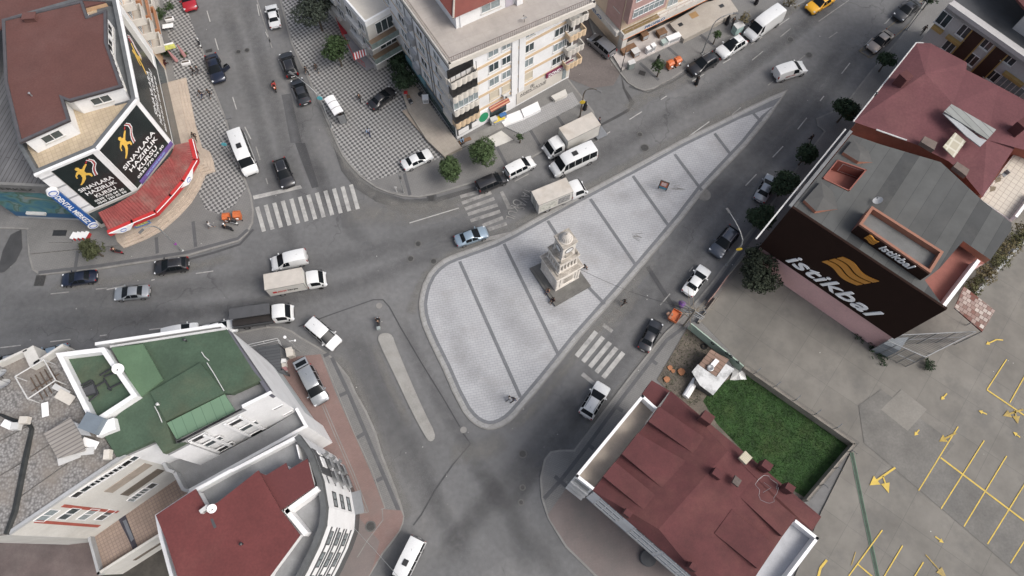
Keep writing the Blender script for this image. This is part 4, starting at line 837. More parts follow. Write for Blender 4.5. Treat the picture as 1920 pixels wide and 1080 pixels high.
s0 = G(697, 100, 3); b = MB(); wSg = Wall(Vector((s0.x, s0.y, 0)), Vector((s0.x, s0.y, 0))+ub*4.0)
b.wbox(wSg, 0, 4.0, 2.2, 3.2, -.15, 0); so_ = b.build('cafe_sign', redp, tB); text('komagene', wSg.at(.7, 2.5, 0), ub, Zv, .42, letw, so_, width=2.6, bold=.02)
b = MB(); b.wbox(wSg, .9, 3.4, .9, 2.1, -.1, 0); b.build('menu_panels', mat('menu_print', (.2, .14, .05), var=.6, scale=3), tB)
q = MB(); q.prism(PG([(629, 30), (655, 20), (672, 45), (668, 56), (640, 62)], .9), KH, .9); q.build('red_terrace', mat('red_terrace_floor', (.3, .03, .04), var=.15, scale=.8), tB)
q = MB(); q.prism(PG([(640, 62), (668, 52), (700, 95), (714, 118), (686, 130), (660, 108)], .5), KH, .5); q.build('grey_terrace', mat('lilac_terrace_floor', (.25, .245, .26), var=.15, scale=1), tB)
railing(tB, PG([(628, 30), (640, 62), (665, 112), (686, 130)], .5), .9, .9, redp, step=.5)
b = MB()
for k in range(10):
    a = G(661+k*2.4, 100-k*1.0, 2.3); c_ = G(664+k*2.4, 113-k*1.0, 2.0); d_ = Vector((.17, .06, 0)); b.k = k % 2; b.add([a, a+d_, c_+d_, c_], [(3, 2, 1, 0)])
b.build('striped_awning', [redp, letw], tB)

# ================================================================ D: pink and beige shop building, top
zD = 12.5
D0 = G(1156, 92, 0); D1 = G(1330, 8, 0); ud = (D1-D0).normalized(); nd = Vector((-ud.y, ud.x, 0)); LD = 17.5
D1g = D0+ud*LD; sideD = (G(1112, 42, 0)-G(1156, 92, 0)).normalized(); pD = [D0, D1g, D1g+sideD*16, D0+sideD*16]; polyD = [(v.x, v.y) for v in pD]
tDd = root_at('shop_building', 'pink and beige flats above an appliance shop with PROFILO lettering', 'building', polyD)
pink = mat('pink_render', (.38, .25, .23), rough=.85, var=.1, scale=.6, dirt=(.3, .19, .17), dirt_amt=.5)
beige = mat('beige_render', (.52, .42, .32), rough=.85, var=.07, scale=.6)
b = MB(); b.prism(polyD, 0, zD); b.build('wall', beige, tDd)
wDf, wDs = Wall(D0, D1g), Wall(pD[3], D0)
b = MB(); b.wbox(wDf, -.1, LD, 2.9, 3.8, 0, 1.0); fo = b.build('fascia', offwhite, tDd); b = MB(); b.wbox(wDf, -.1, LD, 2.82, 2.9, .4, 1.03); b.build('orange_strip', mat('orange_trim', (.55, .18, .05), var=.1), fo)
a0, _ = wDf.hit(1203, 60); text('PROFILO', wDf.at(a0-.6, 3.08, 1.0), ud, Zv, .5, mat('navy_lettering', (.03, .08, .2), var=0), fo, width=3.4, bold=.02)
b = MB(); b.wbox(wDs, 0, wDs.L, 2.9, 3.7, 0, .7); fo = b.build('side_fascia', offwhite, tDd); text('PROFILO', wDs.at(wDs.L-8.4, 3.05, .7), wDs.u, Zv, .5, mat('navy_lettering', (.03, .08, .2), var=0), fo, width=5.0, bold=.02)
for z in (5.9, 8.8):
    b = MB(); b.wbox(wDf, .0, 6.2, z, z+2.9, 0, 1.1); bo = b.build('bay', pink, tDd)
    wb = Wall(wDf.at(0, 0, 1.1), wDf.at(6.2, 0, 1.1)); win(tDd, wb, 3.1, z+1.6, 5.0, 1.5, gl=curtain, mull=5, trans=1, sill=False)
    win(tDd, wDf, 8.6, z-1.2, 1.7, 1.3, gl=curtain, mull=1); win(tDd, wDf, 12.4, z-1.2, 1.7, 1.3, gl=curtain, mull=1); win(tDd, wDf, 15.8, z-1.2, 1.7, 1.5, gl=glass_dk, mull=1)
    win(tDd, wDs, wDs.L-1.4, z+1.4, 1.3, 1.5, gl=curtain, mull=1); win(tDd, wDs, wDs.L-5.6, z+1.4, 1.3, 1.5, gl=curtain, mull=1)
b = MB(); b.wbox(wDs, wDs.L-3.4, wDs.L-.2, 3.9, zD-.1, 0, .12); b.build('pink_side_panel', pink, tDd)
railing(tDd, [wDf.at(0, 0, .95), wDf.at(LD-.3, 0, .95)], 3.8, .8, mat('dusty_pink_railing', (.35, .26, .23), var=.1), step=1.4)
b = MB(); b.wbox(wDf, .1, 6.0, 3.8, 3.81, .1, .9); b.build('balcony_floor', mat('ochre_floor', (.2, .15, .07), var=.2), tDd)
b = MB(); b.wbox(wDf, .8, LD-.5, .5, 2.8, 0, .05); b.build('shopfront', glass_dk, tDd)
b = MB(); b.wbox(wDf, 0, .8, .0, 2.9, 0, .9); b.build('corner_pier', offwhite, tDd)
q = MB(); q.prism(PG([(1145, 97), (1158, 88), (1200, 66), (1255, 40), (1262, 50), (1282, 73), (1190, 116), (1166, 131)], .35), KH, .35); q.build('shop_terrace', mat('marble_terrace', (.4, .37, .35), var=.15, scale=.7, dirt=(.28, .25, .23), dirt_amt=.7), tDd)
q = MB(); q.prism(PG([(1256, 44), (1262, 52), (1283, 74), (1350, 40), (1384, 20), (1366, -6), (1320, 5)], .95), KH, .95); q.build('stone_terrace', mat('travertine', (.36, .33, .29), var=.1, scale=.5, dirt=(.3, .27, .23), dirt_amt=.5), tDd)
for x, y, s, m in ((1276, 46, .7, darkmetal), (1301, 28, 1.2, mat('ochre_mat', (.32, .2, .09), var=.1)), (1353, 11, .7, darkmetal)):
    c = G(x, y, .96); q = MB(); q.box((c.x, c.y, .965), (s, s*.8, .02), .5); o = q.build('terrace_hatch', m, tDd)

# ================================================================ E: tall flats top right
zE = 16.0
E0, E1 = G(1775, 12, zE), G(1925, 118, zE); ue = (E1-E0).normalized(); ne = Vector((ue.y, -ue.x, 0)); LE = 26
E0g = Vector((E0.x, E0.y, 0)); pE = [E0g, E0g+ue*LE, E0g+ue*LE-ne*14, E0g-ne*14]; polyE = [(v.x, v.y) for v in pE]
tE = root_at('apartment_building', 'pale apartment block with dark brown vertical panels and mustard window trims, top right corner', 'building', polyE)
palew = mat('pale_wall', (.4, .39, .385), rough=.85, var=.08, scale=.5)
inE = [E0g-ne*.8, E0g+ue*LE-ne*.8, pE[2], pE[3]]
b = MB(); b.prism([(v.x, v.y) for v in inE], 0, zE-.4, top=False); b.build('wall', palew, tE)
wEf = Wall(inE[0], inE[1])
b = MB(); w_ = Wall(E0g, E0g+ue*LE); b.wbox(w_, 0, LE, zE-.5, zE-.1, -1.6, 0); b.wbox(w_, 0, LE, zE-.5, zE+.45, -.3, 0); b.build('roof_slab_edge', palew, tE)
brownp = mat('dark_brown_panel', (.035, .014, .009), rough=.7, var=.15, scale=3)
mustard = mat('mustard_trim', (.33, .22, .08), rough=.7, var=.1)
for px, py, wd in ((1818, 83, 1.5), (1856, 118, 1.5)):
    a, _ = wEf.hit(px, py); b = MB(); b.wbox(wEf, a-wd/2, a+wd/2, 1.5, zE-.55, 0, .12); bo = b.build('vertical_panel', brownp, tE)
    b = MB(); b.wbox(wEf, a-wd/2-.16, a-wd/2, 1.5, zE-.55, 0, .16); b.wbox(wEf, a+wd/2, a+wd/2+.16, 1.5, zE-.55, 0, .16); b.build('panel_trim', mustard, bo)
for px, py, ww, hh, mu in ((1808, 59, 1.2, 1.6, 1), (1779, 87, 1.2, 1.5, 1), (1852, 82, 1.1, 1.5, 1), (1823, 112, 1.1, 1.5, 1), (1896, 110, 1.2, 1.5, 1), (1862, 142, 1.2, 1.4, 1), (1893, 165, 3.0, 1.9, 4), (1770, 36, 1.4, 1.8, 1)):
    a, z = wEf.hit(px, py); win(tE, wEf, a, z, ww, hh, gl=curtain if mu > 1 or px == 1783 else glass, mull=mu, fr=pvc)
for px, py, l in ((1760, 53, 1.4), (1790, 74, 1.9), (1902, 146, 2.6)):
    a, z = wEf.hit(px, py); b = MB(); b.wbox(wEf, a-l/2, a+l/2, z-.2, z+.2, 0, .5); b.build('balcony_trim', mustard, tE)
# set back attic storey and red roof
pa1 = [v-ne*3.6 for v in (E0g+ue*7, E0g+ue*LE)]; b = MB(); q4 = [pa1[0], pa1[1], pE[2], E0g+ue*7-ne*14]; b.prism([(v.x, v.y) for v in q4], zE-.5, zE+2.4, top=False); b.build('attic_wall', palew, tE)
wEa = Wall(q4[0], q4[1])
for s in (4.2, 9.5, 14): win(tE, wEa, s, zE+1.1, 1.9, 1.3, gl=curtain, fr=pvc)
b = MB(); rr = [v for v in (E0g+ue*1-ne*5.2, E0g+ue*6.5-ne*3.2, E0g+ue*LE-ne*3.0, pE[2], E0g-ne*14)]; b.prism([(v.x, v.y) for v in rr], zE+2.4, zE+2.65, bot=True); b.build('roof', redroof, tE)
b = MB(); b.sheet([(v.x, v.y) for v in (inE[0]-ne*.8, inE[1]-ne*.8, pE[2], pE[3])], zE-.45); b.build('attic_terrace', darkgrey, tE)

# ================================================================ F: long red roofed building, right
zF = 14.2
redroofF = mat('faded_maroon_felt', (.112, .04, .045), rough=.9, var=.14, scale=.3, fine=.1, dirt=(.14, .058, .058), dirt_amt=.7)
fp = [(1718, 80), (1745, 81), (1790, 112), (1850, 160), (1935, 205), (1990, 300), (1925, 262), (1842, 372), (1775, 303), (1762, 300), (1738, 262), (1643, 243), (1600, 228)]
fp = [(1718, 80), (1745, 81), (1813, 117), (1812, 131), (1872, 161), (1990, 225), (1990, 300), (1908, 268), (1842, 370), (1803, 322), (1778, 302), (1738, 282), (1720, 272), (1643, 243), (1600, 228)]
pF = PG(fp, zF); tF = root_at('shop_building', 'long building with a faded red hipped felt roof and a white gutter, right side', 'building', pF)
low = inset(pF, .35)
b = MB(); b.prism(low, 0, zF-.1, top=False); b.build('wall', mat('orange_wall', (.3, .1, .065), rough=.85, var=.2, scale=.6, dirt=(.2, .09, .06), dirt_amt=.6), tF)
b = MB(); ap = G(1735, 138, zF+1.2); apx = G(1850, 262, zF+.6); mid = G(1787, 195, zF+1.0)
v = [Vector((*p, zF)) for p in pF]; n = len(v)
b.add(v+[ap, mid, apx], [(0, 1, n), (1, 2, n), (2, 3, n), (3, 4, n+1, n), (4, 5, n+2, n+1), (5, 6, n+2), (6, 7, n+2), (7, 8, n+2), (8, 9, n+2), (9, 10, n+1, n+2), (10, 11, n+1), (11, 12, n+1), (12, 13, n, n+1), (13, 14, n), (14, 0, n)]); b.build('roof', redroofF, tF)
b = MB(); b.tube([v[0], v[14]], .09, 6); b.tube([v[1]*.5+v[0]*.5, v[0]], .07, 6); b.tube([v[13], G(1700, 263, zF)], .09, 6); b.build('gutter', steelw, tF)
# grey torn sheet, skylight, chimneys
def slab(par, name, px, z, th, m, tilt=None):
    zz = tilt or [z]*len(px); P = [G(x, y, zz[i]) for i, (x, y) in enumerate(px)]; k = len(P); q = MB()
    ar = sum(P[i].x*P[(i+1) % k].y-P[(i+1) % k].x*P[i].y for i in range(k))
    if ar < 0: P = P[::-1]
    q.add([p-Vector((0, 0, th)) for p in P]+P, [tuple(range(k-1, -1, -1)), tuple(range(k, 2*k))]+[(i, (i+1) % k, k+(i+1) % k, k+i) for i in range(k)]); return q.build(name, m, par)
ribgrey = slabs('grey_ribbed_sheet', (.2, .21, .2), (.24, .25, .24), (.12, .12, .12), .8, 20, .62, js=.05, var=.12)
slab(tF, 'loose_roof_sheet', [(1784, 195), (1868, 243), (1852, 261), (1770, 209)], 0, .15, ribgrey, [zF+2.0, zF+1.6, zF+1.6, zF+2.0])
slab(tF, 'roof_light_well', [(1768, 212), (1790, 222), (1836, 258), (1850, 263), (1838, 275), (1812, 255)], zF+1.75, .1, greyw)
slab(tF, 'skylight', [(1791, 248), (1811, 265), (1789, 296), (1768, 275)], 0, .1, slabs('skylight_panels', (.33, .31, .24), (.38, .35, .27), (.5, .48, .4), 1.0, 1.0, .95, off=0, js=.1), [zF+1.5, zF+1.3, zF+.8, zF+1.1])
slab(tF, 'roof_vent', [(1734, 255), (1758, 267), (1752, 281), (1727, 266)], zF+1.1, .6, mat('brown_sheet', (.13, .1, .085), var=.2))
slab(tF, 'roof_vent', [(1795, 303), (1818, 318), (1812, 330), (1788, 312)], zF+.9, .6, mat('brown_sheet', (.13, .1, .085), var=.2))
for x, y in ((1693, 149), (1912, 238)):
    c = G(x, y, zF+1.3); b = MB(); b.box((c.x, c.y, zF+1.2), (1.1, 1.1, 1.8), .6); b.build('chimney', redroof, tF)

# ---- H: cream tiled terrace house, right edge
zH = 12.0
hp = [(1914, 272), (1990, 300), (1990, 330), (1926, 372), (1896, 414), (1838, 374)]
pH = PG(hp, zH); tH = root_at('terrace_building', 'building with a cream tiled roof terrace and white edge, right side', 'building', pH)
b = MB(); b.prism(pH, 0, zH); b.build('wall', white, tH)
b = MB(); b.sheet(inset(pH, .05), zH+.02); b.build('terrace_floor', slabs('cream_tiles', (.48, .44, .38), (.52, .48, .41), (.34, .3, .26), .62, .62, .85, off=0, js=.035, var=.08), tH)
w_ = Wall(Vector((*G2(1897, 415, zH), 0)), Vector((*G2(1930, 372, zH), 0))); b = MB(); b.wbox(w_, 0, w_.L, zH-.1, zH+.9, -.3, 0); b.build('parapet', letw, tH)
for x, y in ((1862, 352), (1872, 335)): slab(tH, 'worn_patch', [(x-5, y-3), (x+6, y-2), (x+4, y+5), (x-6, y+8)], zH+.03, .005, mat('worn_roof_patch', (.16, .13, .09), var=.3))
# chair on the terrace
c = G(1878, 331, zH+.03); tch = thing('patio_chair', 'grey patio chair on the cream tiled terrace at the right edge', 'chair', tuple(c))
b = MB(); b.box((c.x, c.y, c.z+.45), (.5, .5, .05), .6); b.build('seat', greymetal, tch)
b = MB(); b.box((c.x+.2, c.y+.16, c.z+.72), (.06, .5, .5), .6); b.build('backrest', greymetal, tch)
for a, d in ((.6, .3), (2.17, .3), (3.74, .3), (5.3, .3)): b = MB(); x_, y_ = c.x+d*math.cos(a+.785), c.y+d*math.sin(a+.785); b.tube([(x_, y_, c.z), (x_, y_, c.z+.44)], .02, 5); b.build('leg', greymetal, tch)

# ================================================================ G: furniture store with the brown sign
zG = 14.5
gx = [(1487, 388), (1600, 236), (1645, 250), (1775, 303), (1842, 372), (1895, 414), (1898, 432), (1857, 487), (1800, 455), (1780, 480), (1762, 502), (1745, 512), (1820, 500), (1773, 577)]
Gc = [G(1487, 388, zG), G(1773, 577, zG)]
rf = [(1487, 388), (1597, 252), (1652, 271), (1764, 304), (1842, 376), (1897, 418), (1896, 432), (1857, 487), (1806, 452), (1762, 503), (1734, 525), (1767, 572)]
fullp = [(1487, 388), (1600, 256), (1652, 275), (1764, 308), (1842, 378), (1897, 418), (1896, 432), (1857, 487), (1835, 492), (1773, 577)]
pG_ = PG(fullp, zG-.5); pG_[0] = (Gc[0].x, Gc[0].y); pG_[-1] = (Gc[1].x, Gc[1].y)
tG = root_at('furniture_store', 'furniture store with a grey ribbed roof and a huge dark brown sign on pink wall', 'shop', pG_)
pinkw = mat('pale_pink_wall', (.6, .38, .37), rough=.85, var=.06, scale=.4, dirt=(.33, .23, .21), dirt_amt=.4)
b = MB(); b.prism(pG_, 0, zG-1.6, top=False); b.build('wall', pinkw, tG)
# pink sunk terraces under the roof openings
b = MB(); b.sheet(pG_, zG-1.6); b.build('sunk_terrace_floor', mat('pink_terrace', (.25, .095, .075), rough=.8, var=.15, scale=.6), tG)
hole1 = PG([(1568, 302), (1623, 321), (1590, 361), (1540, 337)], zG)
zr = zG+.2
roofp = PG(rf, zr)
groof = slabs('grey_ribbed_roof', (.038, .04, .041), (.078, .081, .079), (.033, .034, .035), 80.0, 1.5, math.radians(52), off=.0, js=.02, var=.2, stain=(.085, .084, .078), stain_amt=.5, sc=.3, smooth=0)
b = MB(); b.sheet(roofp, zr, holes=[hole1]); b.build('roof', groof, tG)
b = MB()
for i in range(len(roofp)):
    w = Wall(roofp[i], roofp[(i+1) % len(roofp)]); 
    b.add([w.at(0, zr), w.at(w.L, zr), w.at(w.L, zr-.9), w.at(0, zr-.9)], [(0, 1, 2, 3)]); b.add([w.at(0, zr), w.at(w.L, zr), w.at(w.L, zr-.9), w.at(0, zr-.9)], [(3, 2, 1, 0)][:0])
b.build('roof_fascia', mat('terracotta_trim', (.33, .14, .09), var=.1), tG)
# edges of the sunk terrace
b = MB()
for i in range(4):
    w = Wall(hole1[(i+1) % 4], hole1[i]); b.wbox(w, 0, w.L, zG-1.6, zr+.12, -.12, 0)
b.build('terrace_wall', mat('terracotta_wall', (.22, .075, .055), var=.12, scale=1), tG)
wh = Wall(Vector((*hole1[0], 0)), Vector((*hole1[1], 0))); win(tG, wh, wh.L*.65, zG-.65, 2.6, 1.3, gl=glass_dk, sill=False, o=.05)
# low hipped dormers
for pts, zt in (([(1508, 375), (1540, 340), (1565, 355), (1575, 388), (1530, 396)], .5), ([(1581, 285), (1600, 262), (1632, 278), (1640, 300), (1610, 303)], .5)):
    P = [G(x, y, zr+(zt if i < 1 or i == 4 else zt)) for i, (x, y) in enumerate(pts)]
    base = [Vector((p.x, p.y, zr)) for p in P]; ctr = sum(P, Vector())/len(P); back = ctr+(P[2]-ctr)*1.2; q = MB(); k = len(P)
    top = [Vector((p.x, p.y, zr+(zt if i in (0, 4, 1) else .03))) for i, p in enumerate(P)]
    if sum(top[i].x*top[(i+1) % k].y-top[(i+1) % k].x*top[i].y for i in range(k)) < 0: top = top[::-1]
    q.add(top+[ctr+Vector((0, 0, .12))], [(i, (i+1) % k, k) for i in range(k)]); do = q.build('hipped_dormer', mat('weathered_grey_sheet', (.062, .062, .06), var=.15, scale=.6), tG)
    q = MB(); 
    for i in range(k): a_, c_ = top[i], top[(i+1) % k]; q.add([a_, c_, Vector((c_.x, c_.y, zr)), Vector((a_.x, a_.y, zr))], [(0, 1, 2, 3), (3, 2, 1, 0)][:1])
    q.build('dormer_side', mat('terracotta_trim', (.33, .14, .09), var=.1), do)
# gutter walkway along the street edge
w_ = Wall(roofp[1], roofp[0]); b = MB(); b.wbox(w_, -.3, w_.L+.2, zr-.1, zr+.12, .1, .45); b.build('street_gutter', mat('dull_gutter', (.14, .145, .15), var=.15), tG)
b = MB(); b.wbox(w_, -.5, w_.L+5.5, zr-.5, zr-.35, .8, .95); b.build('gutter_edge', steelw, tG)
# the facade sign
wG = Wall(Gc[0], Gc[1]); brown = mat('dark_brown_sign', (.02, .0095, .007), rough=.85, var=.08, spec=.15)
b = MB(); b.wbox(wG, -.1, wG.L+.1, 4.7, zG+.22, .02, .3); sg = b.build('facade_sign', brown, tG)
def gpx(x, y): return wG.hit(x, y)
a0, z0 = gpx(1476, 484); a1, z1 = gpx(1629, 588); a2, z2 = gpx(1661, 584)
0 and print('sign', a0, z0, a1, z1, a2, z2, wG.L)
hz = z2-z1
text('istikbal', wG.at(a0, (z0+z1)/2, .3), wG.u, Zv, hz*.98, mat('bright_white_letters', (.88, .89, .9), rough=.6, var=0), sg, width=(a2-a0), bold=.008, shear=.36, depth=.12)
def waves(par, w, a, z, W_, H_, m, o=.3, sl=.45):
    for k in range(3):
        n = 14; up = []; dn = []
        for i in range(n+1):
            t = i/n; zz = z+H_*(k*.345)+H_*.11*math.sin(t*2*math.pi*1.0+.3); up.append((a+W_*t+sl*(zz+H_*.25-z), zz+H_*.25)); dn.append((a+W_*t+sl*(zz-z), zz))
        pl = dn+up[::-1]; m_ = len(pl); q = MB(); q.add([w.at(x, y, o+.1) for x, y in pl]+[w.at(x, y, o) for x, y in pl], [tuple(range(m_))]+[((i+1) % m_, i, m_+i, m_+(i+1) % m_) for i in range(m_)]); q.build('wave_emblem', m, par)
org = mat('orange_emblem', (.5, .22, .035), rough=.4, var=.04)
la, lz = gpx(1612, 530); lb, lz2 = gpx(1592, 478)
waves(sg, wG, 6.1, 9.45, 4.4, 3.1, org, sl=.38)
# rooftop sign box
zb = zG+2.0
bx = [(1635, 386), (1679, 411), (1684, 407), (1702, 420), (1701, 429), (1770, 472), (1745, 512), (1611, 420)]
pb_ = PG([(1635, 386), (1770, 472), (1745, 512), (1611, 420)], zb)
b = MB(); b.prism(pb_, zr, zb-1.0, top=False); b.build('sign_box_wall', mat('terracotta_wall', (.3, .1, .07), var=.12, scale=1), tG)
b = MB(); b.sheet(pb_, zb-.8); b.build('sign_box_floor', mat('grey_felt', (.12, .122, .12), var=.2, scale=.5), tG)
parapet(tG, pb_, zb-1.0, zb, .28, mat('terracotta_coping', (.25, .115, .075), var=.12), 'sign_box_parapet')
ws = Wall(Vector((*pb_[3], 0)), Vector((*pb_[2], 0))); b = MB(); b.wbox(ws, .0, ws.L, zr+.05, zb-.25, .02, .1); s2 = b.build('roof_sign', brown, tG)
s0_, sz = ws.hit(1647, 465); s1_, sz1 = ws.hit(1712, 503)
text('istikbal', ws.at(s0_, zr+.55, .1), ws.u, Zv, .95, letw, s2, width=s1_-s0_, bold=.018, shear=.32, depth=.08)
waves(s2, ws, ws.hit(1617, 448)[0], zr+.55, 1.15, .95, org, o=.1, sl=.15)
dish(1641, 382, zr, .5, 2.6, 'grey satellite dish at the corner of the store roof sign box')
# white parapet and lower pink terrace at the right end
w_ = Wall(Vector((*pG_[-1], 0)), Vector((*pG_[-2], 0))); b = MB(); b.wbox(w_, 0, w_.L, zG-1.6, zG-.2, -.35, .0); b.build('end_parapet', letw, tG)
b = MB(); b.wbox(w_, .05, w_.L, .2, zG-1.8, .0, .08); ew = b.build('end_cladding', mat('dull_grey_cladding', (.15, .16, .165), var=.2, scale=.8), tG)
for a_, z_ in ((1.2, 9.5), (1.2, 6.0), (2.6, 3.5)): b = MB(); b.wbox(w_, a_, a_+1.6, z_, z_+2.2, .08, .12); b.build('dark_vent', glass_dk, ew)
# fire stair cage
cg = [G(1690, 690, 0)]
zc = 8.5
c1, c2, c3, c4 = G(1773, 578, zG-1), G(1835, 618, 4.8), G(1752, 668, 4.8), G(1674, 635, 4.6)
base1 = Vector((c1.x, c1.y, 0)); ux = Vector((*G2(1836, 619, 7), 0)); uy = (ux-base1)
cage = thing('stair_cage', 'grey wire caged yard annex with a pale door at the foot of the store', 'cage', (base1.x, base1.y, 0))
rt = Vector((wG.u.y, -wG.u.x, 0)); u2 = wG.u; P0 = base1+rt*.1
cor = [P0-u2*1.2+rt*0, P0+u2*4.2, P0+u2*4.2+rt*5.2, P0-u2*1.2+rt*5.2]
cor = [Vector((*G2(1773, 578, zG-1), 0)), Vector((*G2(1838, 618, 5.0), 0)), Vector((*G2(1732, 671, 4.0), 0)), Vector((*G2(1662, 640, 4.0), 0))]
b = MB()
for i in range(4):
    w_ = Wall(cor[i], cor[(i+1) % 4])
    for z in (.1, 2.2, 4.3): b.wbox(w_, 0, w_.L, z-.04, z+.04, -.04, .04)
    for a in [w_.L*j/4 for j in range(5)]: b.wbox(w_, a-.04, a+.04, 0, 4.3, -.04, .04)
b.build('frame', greymetal, cage)
b = MB()
for i in (1, 2, 0):
    w_ = Wall(cor[i], cor[(i+1) % 4]); n = int(w_.L/.22)
    for j in range(n): b.wbox(w_, j*.22, j*.22+.02, .1, 4.3, -.01, .01)
w_ = Wall(cor[3], cor[2]); n = int(w_.L/.25); dirn = (cor[1]-cor[2])
for j in range(n): a_ = cor[3].lerp(cor[2], j/n)+Vector((0, 0, 4.3)); c_ = cor[0].lerp(cor[1], j/n)+Vector((0, 0, 4.3)); b.tube([a_, c_], .015, 4)
b.build('wire_mesh', greymetal, cage)
b = MB(); b.prism([tuple(v.xy) for v in (cor[3], cor[3].lerp(cor[2], .45), cor[0].lerp(cor[1], .2), cor[0])], 0, 3.2); b.build('annex', mat('blue_grey_sheet', (.17, .19, .21), var=.12, scale=.6), cage)
slab(cage, 'tiled_porch_roof', [(1790, 577), (1808, 537), (1866, 582), (1842, 622)], 5.6, .2, slabs('red_white_tiles', (.12, .04, .028), (.46, .42, .38), (.1, .06, .05), .5, .5, math.radians(-38), js=.03, var=.15))
b = MB()
for x, y in ((1842, 621), (1864, 583)): c = G(x, y, 5.4); b.tube([(c.x, c.y, 0), tuple(c)], .06, 6)
b.build('porch_post', greymetal, cage)
def sloped(par, name, tops, zb, m, sub=None):
    """solid with given 3-D top polygon and flat bottom zb"""
    k = len(tops)
    if sum(tops[i].x*tops[(i+1) % k].y-tops[(i+1) % k].x*tops[i].y for i in range(k)) < 0: tops = tops[::-1]
    q = MB(); bt = [Vector((p.x, p.y, zb)) for p in tops]
    q.add(bt+tops, [tuple(range(k, 2*k))]+[(i, (i+1) % k, k+(i+1) % k, k+i) for i in range(k)]); return q.build(name, m, sub or par)
# ================================================================ I: red roofed block bottom right
zI = 12.0
ip = [(1199, 810), (1240, 760), (1258, 733), (1540, 969), (1523, 995), (1491, 973), (1466, 1007), (1423, 1071), (1395, 1115), (1340, 1120), (1297, 1080), (1111, 919)]
pI = PG(ip, zI); tI = root_at('apartment_building', 'white apartment block under a stepped dark red felt roof, bottom right', 'building', pI)
inI = inset(pI, .25)
b = MB(); b.prism(inI, 3.0, zI-.1, top=False, bot=True); b.prism(inset(pI, 1.8), 0, 3.0, top=False); b.build('wall', white, tI)
ridge = [G(1290, 790, 13.4), G(1250, 1000, 13.4), G(1330, 1110, 13.4)]
v = [Vector((*p, zI)) for p in pI]; R0, R1 = G(1330, 800, 13.3), G(1260, 990, 13.3)
Rm, Rb = G(1335, 860, 13.5), G(1240, 975, 13.3)
ridA, ridB = G(1352, 822, 13.5), G(1215, 1002, 12.0)
rA, rB = G(1365, 845, 13.3), G(1235, 992, 13.3)
b = MB(); nn = len(v); b.add(v+[rA, rB], [(0, 11, 13), (0, 13, 12), (0, 12, 1), (1, 12, 2), (2, 12, 3), (3, 12, 4), (4, 12, 5), (5, 12, 6), (6, 12, 7), (7, 12, 13), (7, 13, 8), (8, 13, 9), (9, 13, 10), (10, 13, 11)]); b.add([p-Vector((0, 0, .25)) for p in v]+v, [(i, (i+1) % nn, nn+(i+1) % nn, nn+i)[::-1] for i in range(nn)]); ro = b.build('roof', redroof, tI)
def dormer(a, c, d, e, zt=13.15, zi=13.05):
    """flat dormer: eave points a, c (front), inner points e (behind a), d (behind c)"""
    P = [G(*a, zt), G(*c, zt), G(*d, zi), G(*e, zi)]; return sloped(tI, 'dormer', P, zI-.2, redroof)
dormer((1166, 851), (1196, 812), (1292, 868), (1254, 925), 12.9, 12.9); dormer((1131, 893), (1153, 866), (1244, 940), (1222, 968), 12.9, 12.9)
dormer((1216, 790), (1236, 762), (1320, 820), (1300, 850), 12.9, 12.9)
dormer((1421, 1066), (1452, 1022), (1372, 955), (1340, 1000), 12.75, 12.8); dormer((1466, 1005), (1492, 970), (1400, 890), (1380, 925), 12.75, 12.8)
slab(tI, 'roof_hatch', [(1398, 845), (1411, 858), (1399, 871), (1386, 858)], 14.0, .5, slabs('cream_mesh', (.5, .45, .33), (.55, .5, .37), (.35, .32, .25), .12, .12, .6, off=0, js=.02))
slab(tI, 'roof_hatch', [(1379, 891), (1391, 901), (1384, 913), (1373, 904)], 13.9, .4, mat('brown_board', (.1, .08, .07), var=.3, scale=3))
for x, y, s in ((1345, 888, .9), (1326, 783, 1.1), (1177, 962, .7), (1300, 1063, .7), (1437, 873, .9), (1480, 915, .8)):
    c = G(x, y, 13.9); b = MB(); b.box((c.x, c.y, 13.4), (s, s*.8, 1.6), -.65); b.build('chimney', redroof, tI)
b = MB(); c0 = G(1438, 917, 13.9); b.tube([c0+Vector((math.cos(.4*k)*(.9+.25*math.sin(2.1*k)), math.sin(.4*k)*1.25, 0)) for k in range(17)], .018, 5); b.tube([c0+Vector((-.4, -.3, 0)), c0+Vector((.3, .1, .3)), c0+Vector((-.2, .6, 0))], .02, 5); b.build('coiled_cable', greymetal, tI)
# balcony terrace on the north-west side
bal = PG([(1078, 893), (1204, 740), (1231, 765), (1199, 810), (1111, 919)], zI-.2)
b = MB(); b.prism(bal, 3.0, zI-1.3, top=False, bot=True); b.build('balcony_block', white, tI); b = MB(); b.sheet(bal, zI-1.3); b.build('balcony_floor', mat('beige_screed', (.27, .235, .2), rough=.9, var=.14, scale=.6), tI)
for i, j in ((0, 1), (1, 2), (4, 0)):
    w = Wall(Vector((*bal[j], 0)), Vector((*bal[i], 0))) if (i, j) != (4, 0) else Wall(Vector((*bal[0], 0)), Vector((*bal[4], 0)))
    b = MB(); b.wbox(w, 0, w.L, zI-1.3, zI, -.28, 0); b.build('parapet', letw, tI)
sloped(tI, 'annex_roof', [G(1222, 713, 11.3), G(1256, 733, 11.3), G(1232, 764, 11.3), G(1204, 739, 11.3)], 9, redroof)
